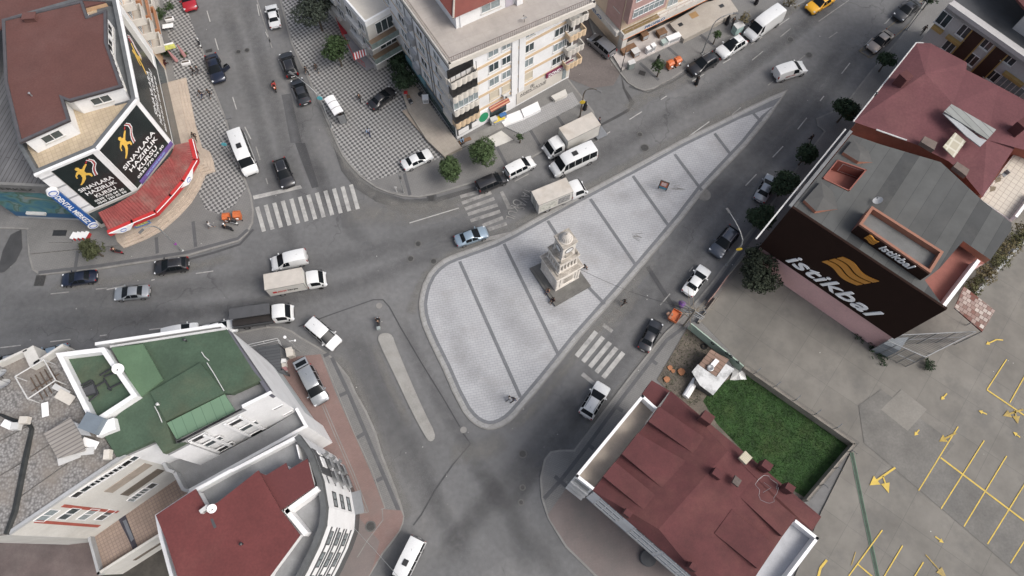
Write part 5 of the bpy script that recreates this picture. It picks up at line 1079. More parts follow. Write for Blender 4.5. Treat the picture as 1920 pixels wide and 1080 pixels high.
# facade windows facing south-west
wI = Wall(Vector((*inI[-1], 0)), Vector((*inI[-2], 0)))
for (x, y), l, offs in (((1140, 957), 2.6, 0), ((1211, 1012), 3.0, .3), ((1262, 1063), 3.6, .4)):
    a, _ = wI.hit(x, y)
    for f, z in enumerate((10.3, 7.5, 4.8)): win(tI, wI, a+offs*f*.4, z, l, 1.3, gl=glass_dk if (f == 0 and x == 1211) else curtain, mull=2, sill=True)
b = MB()
b.wbox(wI, 0, wI.L, 3.0, 3.15, 0, .05)
b.build('storey_band', greyw, tI)
wI2 = Wall(Vector((*bal[0], 0)), Vector((*bal[4], 0)))
for z in (3.3, 6.3, 9.0):
    b = MB(); b.wbox(wI2, 0, wI2.L, z-.15, z, 0, .4); b.wbox(wI2, 0, wI2.L, z+.85, z+.92, .34, .42); b.wbox(wI2, 0, wI2.L, z+.4, z+.45, .34, .42); b.build('corner_balcony', steelw, tI)
    b = MB(); b.wbox(wI2, .2, wI2.L-.2, z+.1, z+1.9, .0, .04); b.build('balcony_door', glass, tI)
# white sunk terrace at the right
tr = PG([(1492, 974), (1536, 1009), (1460, 1110), (1397, 1114), (1424, 1072), (1467, 1008)], zI)
b = MB(); b.prism(tr, 0, zI-1.2); b.build('terrace_block', mat('pale_grey_screed', (.4, .41, .43), rough=.85, var=.12, scale=.7), tI)
for i, j in ((0, 1), (1, 2)):
    w = Wall(Vector((*tr[j], 0)), Vector((*tr[i], 0))); b = MB(); b.wbox(w, 0, w.L, zI-1.25, zI+.05, -.28, 0.004); b.build('terrace_parapet', letw, tI)
b = MB(); c = G(1217, 1046, 1.0); b.lathe([(.9, 0), (.9, .4), (.8, .5), (.01, .55)], (c.x, c.y, 0.2), 20); o = b.build('planter_tank', darkgrey, loc=(c.x, c.y, .2)); tag(o, 'dark round tank half hidden under the wall of the bottom right block', 'tank')

# ================================================================ J: green roofed block
zJ = 17.5
jp = [(178, 642), (416, 606), (428, 618), (510, 738), (455, 765), (442, 771), (331, 825), (347, 830), (306, 851), (290, 825), (218, 857), (187, 806), (258, 742), (205, 655)]
pJ = PG(jp, zJ); tJ = root_at('apartment_building', 'white apartment block with green felt roofs, terraces and a walled green roof box, lower left', 'building', pJ)
b = MB(); b.prism(pJ, 4.2, zJ-1.1, top=False); b.build('wall', white, tJ)
b = MB(); b.prism(inset(pJ, .03), 0, 4.2, top=False); b.build('lower_wall', mat('pale_grey_render', (.42, .45, .46), rough=.8, var=.06, scale=.6), tJ)
b = MB(); b.sheet(pJ, zJ-1.1); b.build('terrace_floor', terrfloor, tJ)
# parapet along north and east
P3 = [Vector((*p, 0)) for p in pJ]
for i, j, m in ((0, 1, white), (1, 2, white), (2, 3, mat('dark_coping', (.1, .1, .12), var=.1)), (3, 4, white)):
    w = Wall(P3[j], P3[i]); b = MB(); b.wbox(w, 0, w.L, zJ-1.15, zJ+.012*i, -.3, 0.003); b.build('parapet', m, tJ)
# green roof sheets
gr1 = [(208, 650), (425, 617), (476, 697), (490, 713), (434, 738), (421, 737), (311, 790), (325, 832), (347, 829), (306, 850), (289, 825), (218, 856), (190, 808), (257, 745)]
P = [G(x, y, zJ+.1) for x, y in gr1]
sloped(tJ, 'green_roof', P, zJ-.6, greenroof)
slab(tJ, 'pale_green_roof', [(208, 652), (268, 645), (305, 711), (262, 746)], zJ+.5, .25, mat('mid_green_felt', (.085, .145, .085), rough=.9, var=.1, scale=.4), [zJ+.5, zJ+.7, zJ+.6, zJ+.2])
slab(tJ, 'pale_green_roof', [(313, 793), (421, 739), (441, 770), (331, 824)], 0, .2, slabs('pale_green_sheet', (.105, .185, .12), (.12, .2, .13), (.07, .13, .085), .9, 30, .45, js=.03, var=.06), [zJ+.05, zJ+.05, zJ-.3, zJ-.3])
slab(tJ, 'green_roof_ridge', [(281, 735), (375, 680), (421, 736), (311, 789)], zJ+.35, .2, greenroof)
for pts in (((388, 680), (402, 702), (420, 733)), ((290, 762), (297, 775), (304, 792)), ((378, 660), (383, 668), (392, 676))): b = MB(); b.tube([G(x, y, zJ+.5) for x, y in pts], .045, 5); b.build('roof_flashing', steelw, tJ)
b = MB(); w = Wall(G(425, 617, 0)*0+Vector((*G2(208, 651, zJ), 0)), Vector((*G2(425, 617, zJ), 0))); b.wbox(w, 0, w.L, zJ+.08, zJ+.2, -.1, .1); b.build('roof_edge', steelw, tJ)
# walled roof box with green floor
zX = zJ+1.0
pX = PG([(104, 662), (195, 651), (258, 742), (172, 798)], zX)
b = MB(); b.prism(pX, zJ-1, zX-.95, top=False); b.build('box_wall', white, tJ); b = MB(); b.sheet(pX, zX-.9); b.build('box_floor', greenroof, tJ)
parapet(tJ, pX, zX-1.0, zX, .42, white, 'box_parapet')
c = G(171, 793, zX+.4); b = MB(); b.box((c.x, c.y, zX-.2), (1.7, 1.5, 1.4), -.35); b.build('chimney_block', mat('blue_grey_cap', (.14, .17, .2), var=.1), tJ)
b = MB(); b.box((G(195, 800, zX).x, G(195, 800, zX).y, zX-.6), (1.7, 1.1, .8), .4); b.build('box_wall', white, tJ)
fr = thing('metal_frame', 'dark metal frame with a linking bar lying on the walled green roof box', 'frame', tuple(G(200, 720, zX-.85)))
b = MB(); Zf = zX-.7
for pts in (((187, 704), (214, 688)), ((195, 710), (208, 732)), ((202, 730), (229, 716)), ((195, 706), (225, 695)), ((150, 724), (172, 713)), ((172, 713), (184, 738)), ((160, 758), (184, 738)), ((150, 730), (176, 716)), ((178, 726), (197, 715)), ((152, 745), (183, 737))):
    b.tube([G(x, y, Zf) for x, y in pts], .09, 5)
b.build('bars', darkmetal, fr)
b = MB(); P = [G(x, y, Zf+.05) for x, y in ((153, 730), (174, 720), (180, 736), (158, 745))]; b.add(P, [(3, 2, 1, 0), (0, 1, 2, 3)][:1]); b.build('panel', darkgrey, fr)
# open shed roof by the south: facade down to the lower terrace
wS_ = Wall(P3[8], P3[3])       # the long south-east wall
wS_ = Wall(Vector((*G2(340, 826, zJ), 0)), P3[3])
for x, y, ww, hh, g_ in ((373, 821, 1.5, 1.0, glass_dk), (398, 829, 1.9, 1.1, glass), (423, 838, 1.6, 1.0, glass_dk), (443, 791, 1.5, 1.0, glass_dk), (465, 800, 1.9, 1.1, glass), (483, 811, 1.6, 1.0, glass_dk), (521, 764, .9, .35, glass_dk), (540, 775, .9, .35, glass_dk)):
    a, z = wS_.hit(x, y); win(tJ, wS_, a, z, ww, hh, gl=g_, mull=0, sill=False)
for x, y in ((362, 814), (394, 797), (425, 781)):
    a, z = wS_.hit(x, y); b = MB(); b.wbox(wS_, a-1.4, a+1.4, z-.18, z+.22, 0.0, .05); b.build('vent_slot', glass_dk, tJ)
for x0, y0, x1, y1 in ((363, 828, 418, 848), (432, 796, 480, 820)):
    pass
b = MB()
for x, y in ((361, 829), (427, 797), (440, 838), (496, 805)): a, z = wS_.hit(x, y); b.wbox(wS_, a-.12, a+.12, 9.5, 16.2, 0, .15)
b.build('facade_fin', white, tJ)
# lower terrace block
zT = 9.5
t2 = PG([(311, 883), (300, 863), (402, 850), (498, 800), (558, 764), (578, 800), (353, 924), (341, 920), (325, 888)], zT+1)
b = MB(); b.prism(t2, 0, zT, top=True); b.build('lower_block', white, tJ)
b = MB(); b.sheet(t2, zT+.015); b.build('lower_terrace_floor', terrfloor, tJ)
tt = [Vector((*p, 0)) for p in t2]
for i in (4, 5, 6, 7, 8, 0):
    j = (i+1) % len(tt); w = Wall(tt[j], tt[i]); b = MB(); b.wbox(w, 0, w.L, zT-.1, zT+1.0+.012*i, -.3, 0.003); b.build('terrace_parapet', white if i in (4, 5) else greyw, tJ)
# low grey canopy beside the building
can = thing('entrance_canopy', 'dark grey ribbed canopy with posts at the corner of the green roofed block', 'canopy', tuple(G(500, 680, 0)))
slab(can, 'canopy_roof', [(482, 652), (524, 645), (527, 690), (540, 705), (500, 690)], 3.2, .12, slabs('dark_ribbed', (.06, .065, .07), (.075, .08, .085), (.04, .04, .045), 12, .35, .15, js=.03))
railing(can, PG([(470, 650), (524, 638), (528, 648)], 3.3), 3.3, .8, steelw, step=1.1)
for x, y in ((524, 645), (528, 692)): c = G(x, y, 3.2); b = MB(); b.box((c.x, c.y, 1.6), (.2, .2, 3.2)); b.build('post', darkgrey, can)

# ================================================================ K: white curved block with red roof, bottom left
zK = 15.0
kp = [(433, 880), (560, 814), (578, 838), (585, 848), (594, 872), (604, 901), (612, 950), (609, 985), (594, 1025), (572, 1070), (545, 1120), (330, 1120), (300, 1010), (292, 966), (366, 917)]
pK = PG(kp, zK); tK = root_at('apartment_building', 'white and charcoal block with a curved corner and a bright red roof, bottom left', 'building', pK)
b = MB(); b.prism(pK, 0, zK-.9, top=False); b.build('wall', white, tK)
b = MB(); b.sheet(pK, zK-.9); b.build('terrace_floor', terrfloor, tK)
K3_ = [Vector((*p, 0)) for p in pK]
for i in range(len(K3_)):
    j = (i+1) % len(K3_); w = Wall(K3_[j], K3_[i]); b = MB(); b.wbox(w, 0, w.L, zK-.95, zK+.012*i, -.5 if 1 <= i <= 9 else -.3, 0.003); b.build('parapet', mat('charcoal_coping', (.085, .09, .092), rough=.8, var=.2, scale=1.5) if 1 <= i <= 9 else white, tK)
# charcoal bands and windows on the curved facade
for i in range(2, 10):
    w = Wall(K3_[i+1], K3_[i])
    if i in (2, 3):
        b = MB(); b.wbox(w, 0, w.L, 2.2, zK-1, 0, .08); b.build('charcoal_cladding', darkgrey, tK)
        for z in (5.3, 8.3, 11.3): b = MB(); b.wbox(w, .1, w.L-.15, z, z+1.5, .08, .16); b.build('white_panel', white, tK)
    if i == 4:
        b = MB(); b.wbox(w, w.L*.55, w.L, 2.2, zK-1, 0, .08); b.build('charcoal_cladding', darkgrey, tK)
        for z in (3.2, 6.4, 9.6, 12.3): b = MB(); b.wbox(w, 0, w.L*.5, z, z+.25, 0, .06); b.build('charcoal_band', darkgrey, tK)
    if i == 5:
        for z in (4.9, 8.0, 11.1): win(tK, w, w.L*.40, z, w.L*.55, 1.3, gl=curtain, mull=1, sill=False, fr=darkmetal)
    if i in (7, 8, 9):
        for z in (4.0, 6.15, 7.2, 9.3, 10.3, 12.4): b = MB(); b.wbox(w, 0, w.L, z-.12, z+.14, 0, .09); b.build('charcoal_band', darkgrey, tK)
        for z in (5.4, 8.6, 11.7): win(tK, w, w.L*.45, z, min(2.4, w.L*.6), 1.2, gl=curtain, mull=1, sill=False, fr=darkmetal)
    b = MB(); b.wbox(w, 0, w.L, 0, 2.3, .0, .05); b.build('shop_glazing', glass, tK)
for i in (2, 3, 4):
    w = Wall(K3_[i+1], K3_[i])
    for z in (4.0, 7.0, 10.0): b = MB(); b.wbox(w, .2, w.L-.1, z, z+.15, 0, .6); b.wbox(w, .2, w.L-.1, z+.15, z+.9, .52, .6); b.build('balcony', mat('grey_balcony', (.2, .205, .21), var=.15), tK)
b = MB(); w = Wall(K3_[6], K3_[5]); b.wbox(w, .0, w.L, 2.3, 2.45, 0, 1.0); b.build('entrance_canopy', greymetal, tK)
# penthouse roof, two slopes
zP = zK+1.6
mainp = [(292, 966), (366, 917), (386, 953), (408, 942), (484, 882), (526, 956), (562, 1003), (505, 1080), (490, 1120), (345, 1120), (310, 1010)]
P = [G(x, y, zP) for x, y in mainp]; sloped(tK, 'roof', P, zP-.3, redroofK)
P = [G(x, y, zP-.5) for x, y in [(484, 885), (499, 891), (536, 868), (541, 881), (576, 860), (589, 912), (526, 957)]]; sloped(tK, 'lower_roof', P, zP-.75, mat('darker_red_felt', (.105, .03, .03), rough=.9, var=.08, scale=.35, fine=.08))
ph_ = PG([(380, 950), (410, 946), (486, 890), (500, 893), (536, 872), (541, 883), (574, 864), (585, 911), (524, 955), (558, 1002), (503, 1076), (488, 1116), (350, 1116), (316, 1010), (300, 968), (364, 921)], zP-.5)
b = MB(); b.prism(ph_, zK-.9, zP-.75, top=False); b.build('penthouse_wall', white, tK)
b = MB()
for x0, y0, x1, y1 in ((592, 912, 530, 957), (530, 957, 568, 1003)):
    p, q = Vector((*G2(x0, y0, zP-.4), 0)), Vector((*G2(x1, y1, zP-.4), 0)); w = Wall(p, q) ; b.wbox(w, 0, w.L, zK-.9, zK+.6, -.35, .1)
b.build('white_upstand', letw, tK)
b = MB()
c = G(571, 845, zK-.3); w = Wall(Vector((*G2(560, 836, zK-.6), 0)), Vector((*G2(566, 862, zK-.6), 0))); b.wbox(w, 0, w.L, zK-.9, zK+.1, -.05, .05); so_ = b.build('roof_banner', letw, tK)
text('OKX'[:2], w.at(w.L*.2, zK-.7, .05), w.u, Zv, .6, mat('blue_ink', (.05, .12, .4), var=0), so_, width=w.L*.6)
dish(402, 954, zP, .4, -.6, 'white satellite dish on the bright red roof, bottom left', letw)
ac_unit(388, 955, zP, .7, 'white unit beside the dish on the bright red roof')
slab(tK, 'dark_roof_plate', [(394, 973), (399, 972), (406, 988), (401, 991)], zP+.02, .02, darkgrey)

# ================================================================ L: flat pebbled roof, left edge
zL = 17.0
lp = [(-90, 1015), (15, 1003), (236, 853), (218, 857), (186, 806), (165, 792), (104, 662), (126, 660), (117, 645), (64, 682), (52, 653), (10, 676), (-90, 720)]
pL = PG(lp, zL); tL = root_at('apartment_building', 'old beige block with a cluttered pebbled flat roof and red striped side, left edge', 'building', pL)
b = MB(); b.prism(pL, 0, zL, top=False); b.build('wall', offwhite, tL)
def pebble():
    m = mat('pebbled_roof', (.3, .28, .26), var=0); t = m.node_tree; N = t.nodes; L = t.links; bs = N['Principled BSDF']
    mp = rotmap(t, 0); vo = N.new('ShaderNodeTexVoronoi'); vo.inputs['Scale'].default_value = 4.5; L.new(mp.outputs[0], vo.inputs['Vector'])
    r = N.new('ShaderNodeValToRGB'); e = r.color_ramp.elements; e[0].color = (.34, .33, .32, 1); e[1].color = (.12, .115, .11, 1); e[1].position = .75; L.new(vo.outputs['Distance'], r.inputs['Fac'])
    n = N.new('ShaderNodeTexNoise'); n.inputs['Scale'].default_value = .4; n.inputs['Detail'].default_value = 8; L.new(mp.outputs[0], n.inputs['Vector'])
    mr = N.new('ShaderNodeMapRange'); mr.inputs['From Min'].default_value = .42; mr.inputs['From Max'].default_value = .68; mr.inputs['To Max'].default_value = .8; L.new(n.outputs['Fac'], mr.inputs['Value'])
    mx = N.new('ShaderNodeMix'); mx.data_type = 'RGBA'; L.new(mr.outputs[0], mx.inputs['Factor']); L.new(r.outputs['Color'], mx.inputs['A']); mx.inputs['B'].default_value = (.2, .175, .15, 1); L.new(mx.outputs['Result'], bs.inputs['Base Color']); return m
b = MB(); b.sheet(pL, zL-.02); b.build('roof', pebble(), tL)
b = MB()
for x0, y0, x1, y1 in ((15, 1003, 236, 853),):
    w = Wall(Vector((*G2(x0, y0, zL), 0)), Vector((*G2(x1, y1, zL), 0))); b.wbox(w, 0, w.L, zL-.3, zL+.12, -.25, .03)
b.build('roof_kerb', greyw, tL)
b = MB()
for pts in (((-10, 832), (60, 795)), ((-10, 898), (40, 868)), ((50, 862), (120, 815)), ((33, 935), (125, 870))): b.tube([G(x, y, zL+.01) for x, y in pts], .05, 4)
b.build('roof_joint', mat('roof_joint', (.09, .085, .08), var=.2), tL)
b = MB(); b.tube([G(x, y, zL+.08) for x, y in ((-5, 775), (25, 788), (55, 795), (60, 805), (50, 850), (40, 900), (28, 960), (12, 1002))], [.1, .18, .2, .22, .27, .28, .28, .25], 6); b.build('tar_seam', mat('black_tar', (.02, .022, .022), rough=.6, var=.4, scale=1.5), tL)
wL_ = Wall(Vector((*G2(15, 1003, zL), 0)), Vector((*G2(236, 853, zL), 0)))
0 and print('wL', wL_.L, [wL_.hit(*q) for q in ((155, 920), (245, 865), (75, 975), (215, 965), (270, 925), (200, 900))])
for k in range(6):
    a, z = wL_.hit(157+k*17, 918-k*10.5); win(tL, wL_, a, z, 2.0, 1.0, gl=glass if k % 2 else glass_dk, mull=0, sill=False)
for k, (x, y) in enumerate(((88, 966), (129, 963), (165, 964), (198, 965), (262, 925), (278, 915), (257, 930))):
    a, z = wL_.hit(x, y); win(tL, wL_, a, z, 1.5, 1.35, gl=glass if k % 2 else curtain, mull=1, sill=False)
a0, z0 = wL_.hit(140, 958); b = MB(); b.wbox(wL_, 3.9, 4.25, 6.3, 15.6, 0, .04); b.build('red_band', mat('brick_red_band', (.3, .07, .05), var=.1), tL)
b = MB(); b.wbox(wL_, 1.7, 2.05, 6.0, 16.1, 0, .04); b.build('red_band', mat('brick_red_band', (.3, .07, .05), var=.1), tL)
for x0, y0, x1, y1, m in ((200, 922, 278, 870, mat('tan_recess', (.28, .24, .2), var=.15)), (232, 928, 300, 880, mat('brown_recess', (.12, .1, .08), var=.2))):
    a0, z0 = wL_.hit(x0, y0); a1, z1 = wL_.hit(x1, y1); zm = (z0+z1)/2; b = MB(); b.wbox(wL_, min(a0, a1), max(a0, a1), zm-.9, zm+.6, 0, .05); b.build('balcony_front', m, tL)
# roof clutter of L
sh = thing('roof_shed', 'ribbed metal shed roof on the pebbled flat roof, left edge', 'shed', tuple(G(120, 830, zL)))
slab(sh, 'shed_roof', [(82, 813), (132, 782), (152, 817), (160, 845), (108, 860)], zL+1.2, .08, slabs('shed_ribs', (.24, .22, .2), (.28, .26, .24), (.15, .14, .13), 20, .35, .55, js=.06))
b = MB(); b.prism(PG([(86, 814), (131, 787), (148, 818), (154, 843), (110, 856)], zL+1.1), zL, zL+1.1, top=False); b.build('shed_wall', greyw, sh)
b = MB(); P = [G(x, y, zL+1.1) for x, y in ((138, 791), (160, 799), (172, 818), (150, 815))]; b.add([p+Vector((0, 0, .02)) for p in P], [(3, 2, 1, 0)]); b.build('grey_sheet', greyw, sh)
fr = thing('pergola_frame', 'white thin metal pergola frame on the pebbled flat roof, left edge', 'frame', tuple(G(70, 700, zL)))
T = [G(28, 706, zL+1.7), G(82, 674, zL+1.7), G(104, 713, zL+1.7), G(52, 748, zL+1.7)]
b = MB()
for i in range(4): b.tube([T[i], T[(i+1) % 4]], .06, 5); b.tube([T[i], Vector((T[i].x, T[i].y, zL))], .05, 5)
b.build('frame', steelw, fr)
b = MB()
for k in range(1, 6): b.tube([T[0].lerp(T[1], k/6)-Vector((0, 0, 1.5)), T[3].lerp(T[2], k/6)-Vector((0, 0, 1.5))], .06, 5)
b.tube([T[0].lerp(T[3], .5)-Vector((0, 0, 1.45)), T[1].lerp(T[2], .5)-Vector((0, 0, 1.45))], .06, 5); b.build('slats', mat('rusty_bar', (.1, .07, .05), var=.3), fr)
for k, (x, y, dx, dy, ang) in enumerate(((113, 730, 2.4, .7, -.45), (121, 744, 2.3, 1.3, -.45), (85, 768, .8, 1.9, .3), (130, 853, 2.6, 1.8, .4), (156, 830, 2.0, .8, -.3), (172, 832, 2.0, 1.0, -.3), (160, 848, 2.6, .9, .1), (208, 854, .7, 1.2, .1), (25, 799, 1.3, .9, -.4), (40, 802, .9, .9, 0), (57, 791, 1.0, .9, 0))):
    c = G(x, y, zL+.5); b = MB(); b.box((c.x, c.y, zL+.35+.09*k), (dx*.75, dy*.7, .08 if k < 7 else .6), ang); o = b.build('roof_panel' if k < 7 else 'junction_box', (steelw, creamw, letw)[k % 3], loc=tuple(c), bevel=.02)
    tag(o, ('white sheet lying askew on the cluttered flat roof' if k < 7 else 'pale metal box standing on the cluttered flat roof'), 'panel' if k < 7 else 'box', 'white sheets on the flat roof' if k < 7 else 'pale boxes on the flat roof')
dish(6, 708, zL, .75, 1.9, 'upper of two grey satellite dishes at the left edge'); dish(12, 726, zL, .75, 1.7, 'lower of two grey satellite dishes at the left edge')
dish(228, 694, zX-.3, .5, -.9, 'white satellite dish on the wall of the green roof box', letw)
# zigzag concrete fronts towards the road
for x, y, x2, y2 in ((-8, 682, 50, 655), (63, 682, 118, 646)):
    w = Wall(Vector((*G2(x, y, zL+.9), 0)), Vector((*G2(x2, y2, zL+.9), 0))); b = MB(); b.wbox(w, 0, w.L, zL-1, zL+.9, -.12, .12); b.build('front_parapet', offwhite, tL)
w = Wall(Vector((*G2(52, 653, zL+.9), 0)), Vector((*G2(66, 684, zL+.9), 0))); b = MB(); b.wbox(w, 0, w.L, zL-1, zL+.9, -.5, .5); b.build('front_parapet', offwhite, tL)

# ---- M: low brick paved terrace between L and K
zMm = 4.2
mp_ = PG([(172, 1003), (232, 930), (352, 872), (395, 915), (310, 1003), (192, 1078)], zMm); tMm = root_at('terrace_building', 'low building with a brick tiled roof terrace and dark worn strip, lower left', 'building', mp_)
b = MB(); b.prism(mp_, 0, zMm); b.build('wall', offwhite, tMm)
b = MB(); b.sheet(mp_, zMm+.02); b.build('terrace_floor', slabs('brick_tiles', (.25, .19, .155), (.275, .21, .17), (.18, .14, .12), .35, .35, .55, off=0, js=.03, var=.12, stain=(.18, .13, .09), stain_amt=.5), tMm)
w = Wall(Vector((*mp_[5], 0)), Vector((*mp_[4], 0))); b = MB(); b.wbox(w, 0, w.L, zMm-.1, zMm+.9, -.25, 0.01); b.build('parapet', offwhite, tMm); b = MB(); b.wbox(w, 2.5, w.L-.5, 2.2, 2.8, 0, .06); b.build('brown_band', mat('brown_recess', (.12, .1, .08), var=.2), tMm)
w = Wall(Vector((*mp_[0], 0)), Vector((*mp_[5], 0))); b = MB(); b.wbox(w, 0, w.L, zMm-.1, zMm+.9, -.25, 0.01); b.build('parapet', greyw, tMm)
slab(tMm, 'worn_strip', [(221, 972), (234, 963), (250, 1005), (259, 1030), (251, 1035), (240, 1010)], zMm+.06, .03, mat('torn_membrane', (.035, .033, .045), var=.4, scale=2))
slab(tMm, 'grey_strip', [(230, 977), (236, 974), (251, 1010), (246, 1016)], zMm+.1, .03, mat('grey_membrane', (.13, .14, .16), var=.2, scale=2))
lay('yard_soil', [(-20, 1012), (172, 1008), (192, 1080), (330, 1090), (330, 1000), (300, 1010), (200, 1090), (-20, 1120)], mat('reddish_yard', (.11, .085, .08), var=.25, scale=.4, dirt=(.15, .13, .12), dirt_amt=.7), KH+.05)
lay('yard_dark_patch', [(192, 1078), (320, 1000), (350, 1100), (200, 1120)], mat('dark_yard', (.05, .045, .038), var=.4, scale=.8), KH+.1)  # darker brown patch of yard ground
# ================================================================ clock tower
stone = mat('weathered_limestone', (.64, .605, .555), rough=.9, var=.1, scale=.9, fine=.12, bump=.25, dirt=(.3, .27, .24), dirt_amt=.6)
stone_dk = mat('stained_and_shade_stone', (.3, .275, .24), rough=.95, var=.35, scale=2.5, fine=.2, dirt=(.5, .46, .41), dirt_amt=.7)
plinthm = mat('grey_plinth', (.115, .112, .105), rough=.9, var=.2, scale=.8, fine=.1, dirt=(.2, .2, .19), dirt_amt=.5)
pc = G2(1050.5, 520, .3); tL_, tB_, tR_ = [Vector(G2(*q, .3)) for q in ((1012, 507), (1042, 546), (1086, 521))]
ctr = (tL_+tR_)/2; tang = math.atan2((tR_-tB_).y, (tR_-tB_).x)
TW = thing('clock_tower', 'small weathered stone clock tower with ribbed dome on a dark square plinth', 'clock tower', (ctr.x, ctr.y, KH), tang)
OFF[TW.name] = Vector((0, 0, 0))
def tw(name, m, fn, **k): b = MB(); fn(b); return b.build(name, m, TW, **k)
pl = [Vector(G2(*q, .4)) for q in ((993, 503), (1041, 574), (1108, 536), (1060, 472))]
R_ = Matrix.Rotation(-tang, 2); plc = [tuple(R_ @ (p-ctr)) for p in pl]
tw('plinth', plinthm, lambda b: b.prism(plc, 0, .33)); tw('plinth_step', plinthm, lambda b: b.prism(inset(plc, .35)[:], .33, .42))
def sq(b, h, z0, z1, t=1.0):
    a = h*t; b.add([(-h, -h, z0), (h, -h, z0), (h, h, z0), (-h, h, z0), (-a, -a, z1), (a, -a, z1), (a, a, z1), (-a, a, z1)], [(3, 2, 1, 0), (4, 5, 6, 7), (0, 1, 5, 4), (1, 2, 6, 5), (2, 3, 7, 6), (3, 0, 4, 7)])
tw('base', stone, lambda b: sq(b, 1.66, .4, 3.9)); tw('base_moulding', stone, lambda b: sq(b, 1.74, .42, .75, .97))
def pan(b):
    for a in range(4):
        R = Matrix.Rotation(a*math.pi/2, 3, 'Z')
        for x0, x1, z0, z1 in ((-1.15, 1.15, 1.0, 1.12), (-1.15, 1.15, 3.2, 3.32), (-1.15, -1.03, 1.12, 3.2), (1.03, 1.15, 1.12, 3.2), (-1.66, -1.4, .8, 3.6), (1.4, 1.66, .8, 3.6)):
            q = MB(); q.box(((x0+x1)/2, -1.69, (z0+z1)/2), (x1-x0, .08, z1-z0)); b.add([R @ p for p in q.v], q.f)
tw('panel_moulding', stone, pan)
def dent(b):
    for a in range(4):
        R = Matrix.Rotation(a*math.pi/2, 3, 'Z')
        for i in range(15): q = MB(); q.box((-1.6+i*.228, -1.74, 3.78), (.11, .16, .2)); b.add([R @ p for p in q.v], q.f)
tw('dentils', stone, dent)
for h, z0, z1, m in ((1.78, 3.9, 4.05, stone), (1.92, 4.05, 4.25, stone), (1.86, 4.25, 4.33, stone_dk), (1.5, 4.33, 4.5, stone_dk)): tw('cornice', m, lambda b: sq(b, h, z0, z1))
# arcade stage
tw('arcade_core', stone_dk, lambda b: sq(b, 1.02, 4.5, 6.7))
def arc(b):
    for a in range(4):
        R = Matrix.Rotation(a*math.pi/2, 3, 'Z')
        for i in range(6): q = MB(); q.box((-1.12+i*.448, -1.13, 5.35), (.17, .2, 1.5)); b.add([R @ p for p in q.v], q.f)
        for i in range(5):
            q = MB(); cx = -.896+i*.448; n = 7; vs = []
            for k in range(n): t = math.pi*k/(n-1); vs.append((cx+.14*math.cos(t), 6.05+.16*math.sin(t)))
            ring = [(cx+.224, 6.05), (cx+.224, 6.4), (cx-.224, 6.4), (cx-.224, 6.05)]
            poly = [(cx+.224, 6.05), (cx+.224, 6.4), (cx-.224, 6.4), (cx-.224, 6.05)]+vs[::-1]
            k = len(poly); q.add([(x, -1.23, z) for x, z in poly]+[(x, -1.03, z) for x, z in poly], [tuple(range(k)), tuple(range(2*k-1, k-1, -1))]+[(j, k+j, k+(j+1) % k, (j+1) % k) for j in range(k)]); b.add([R @ p for p in q.v], q.f)
tw('arcade', stone, arc)
for h, z0, z1, m in ((1.3, 4.5, 4.65, stone), (1.27, 6.4, 6.72, stone), (1.34, 6.72, 6.86, stone), (1.22, 6.86, 7.0, stone_dk), (1.4, 7.0, 7.2, stone), (1.36, 7.2, 7.26, stone_dk)): tw('cornice', m, lambda b: sq(b, h, z0, z1))
tw('clock_stage', stone, lambda b: sq(b, .86, 7.26, 10.3)); tw('clock_stage_base', stone, lambda b: sq(b, .95, 7.26, 7.6, .95))
tw('top_cornice', stone_dk, lambda b: sq(b, .98, 10.3, 10.5)); tw('top_cornice', stone, lambda b: sq(b, .93, 10.12, 10.3, 1.05))
tw('dome_drum', stone, lambda b: b.lathe([(.74, 10.5), (.76, 10.62), (.7, 10.66)], n=32))
dm = [(.68*math.cos(t), 10.62+.85*math.sin(t)) for t in [math.pi/2*k/9 for k in range(9)]]+[(.05, 11.48)]
tw('dome', mat('dome_stone', (.56, .53, .49), rough=.85, var=.1, scale=2, dirt=(.3, .27, .24), dirt_amt=.5), lambda b: b.lathe(dm, n=96, ribs=16, amp=.045), smooth=50)
for k in range(16): a = math.pi*2*(k+.5)/16; tw('dome_groove_shade', stone_dk, lambda b: b.tube([(.655*math.cos(t)*math.cos(a), .655*math.cos(t)*math.sin(a), 10.64+.84*math.sin(t)) for t in (0, .3, .6, .9, 1.2, 1.4)], [.045, .042, .036, .028, .016, .008], 5))  # dark tubes paint the shade of the valleys between the dome ribs
tw('finial', stone_dk, lambda b: b.lathe([(.05, 11.5), (.09, 11.62), (.03, 11.7), (.06, 11.78), (.01, 12.0)], n=8))
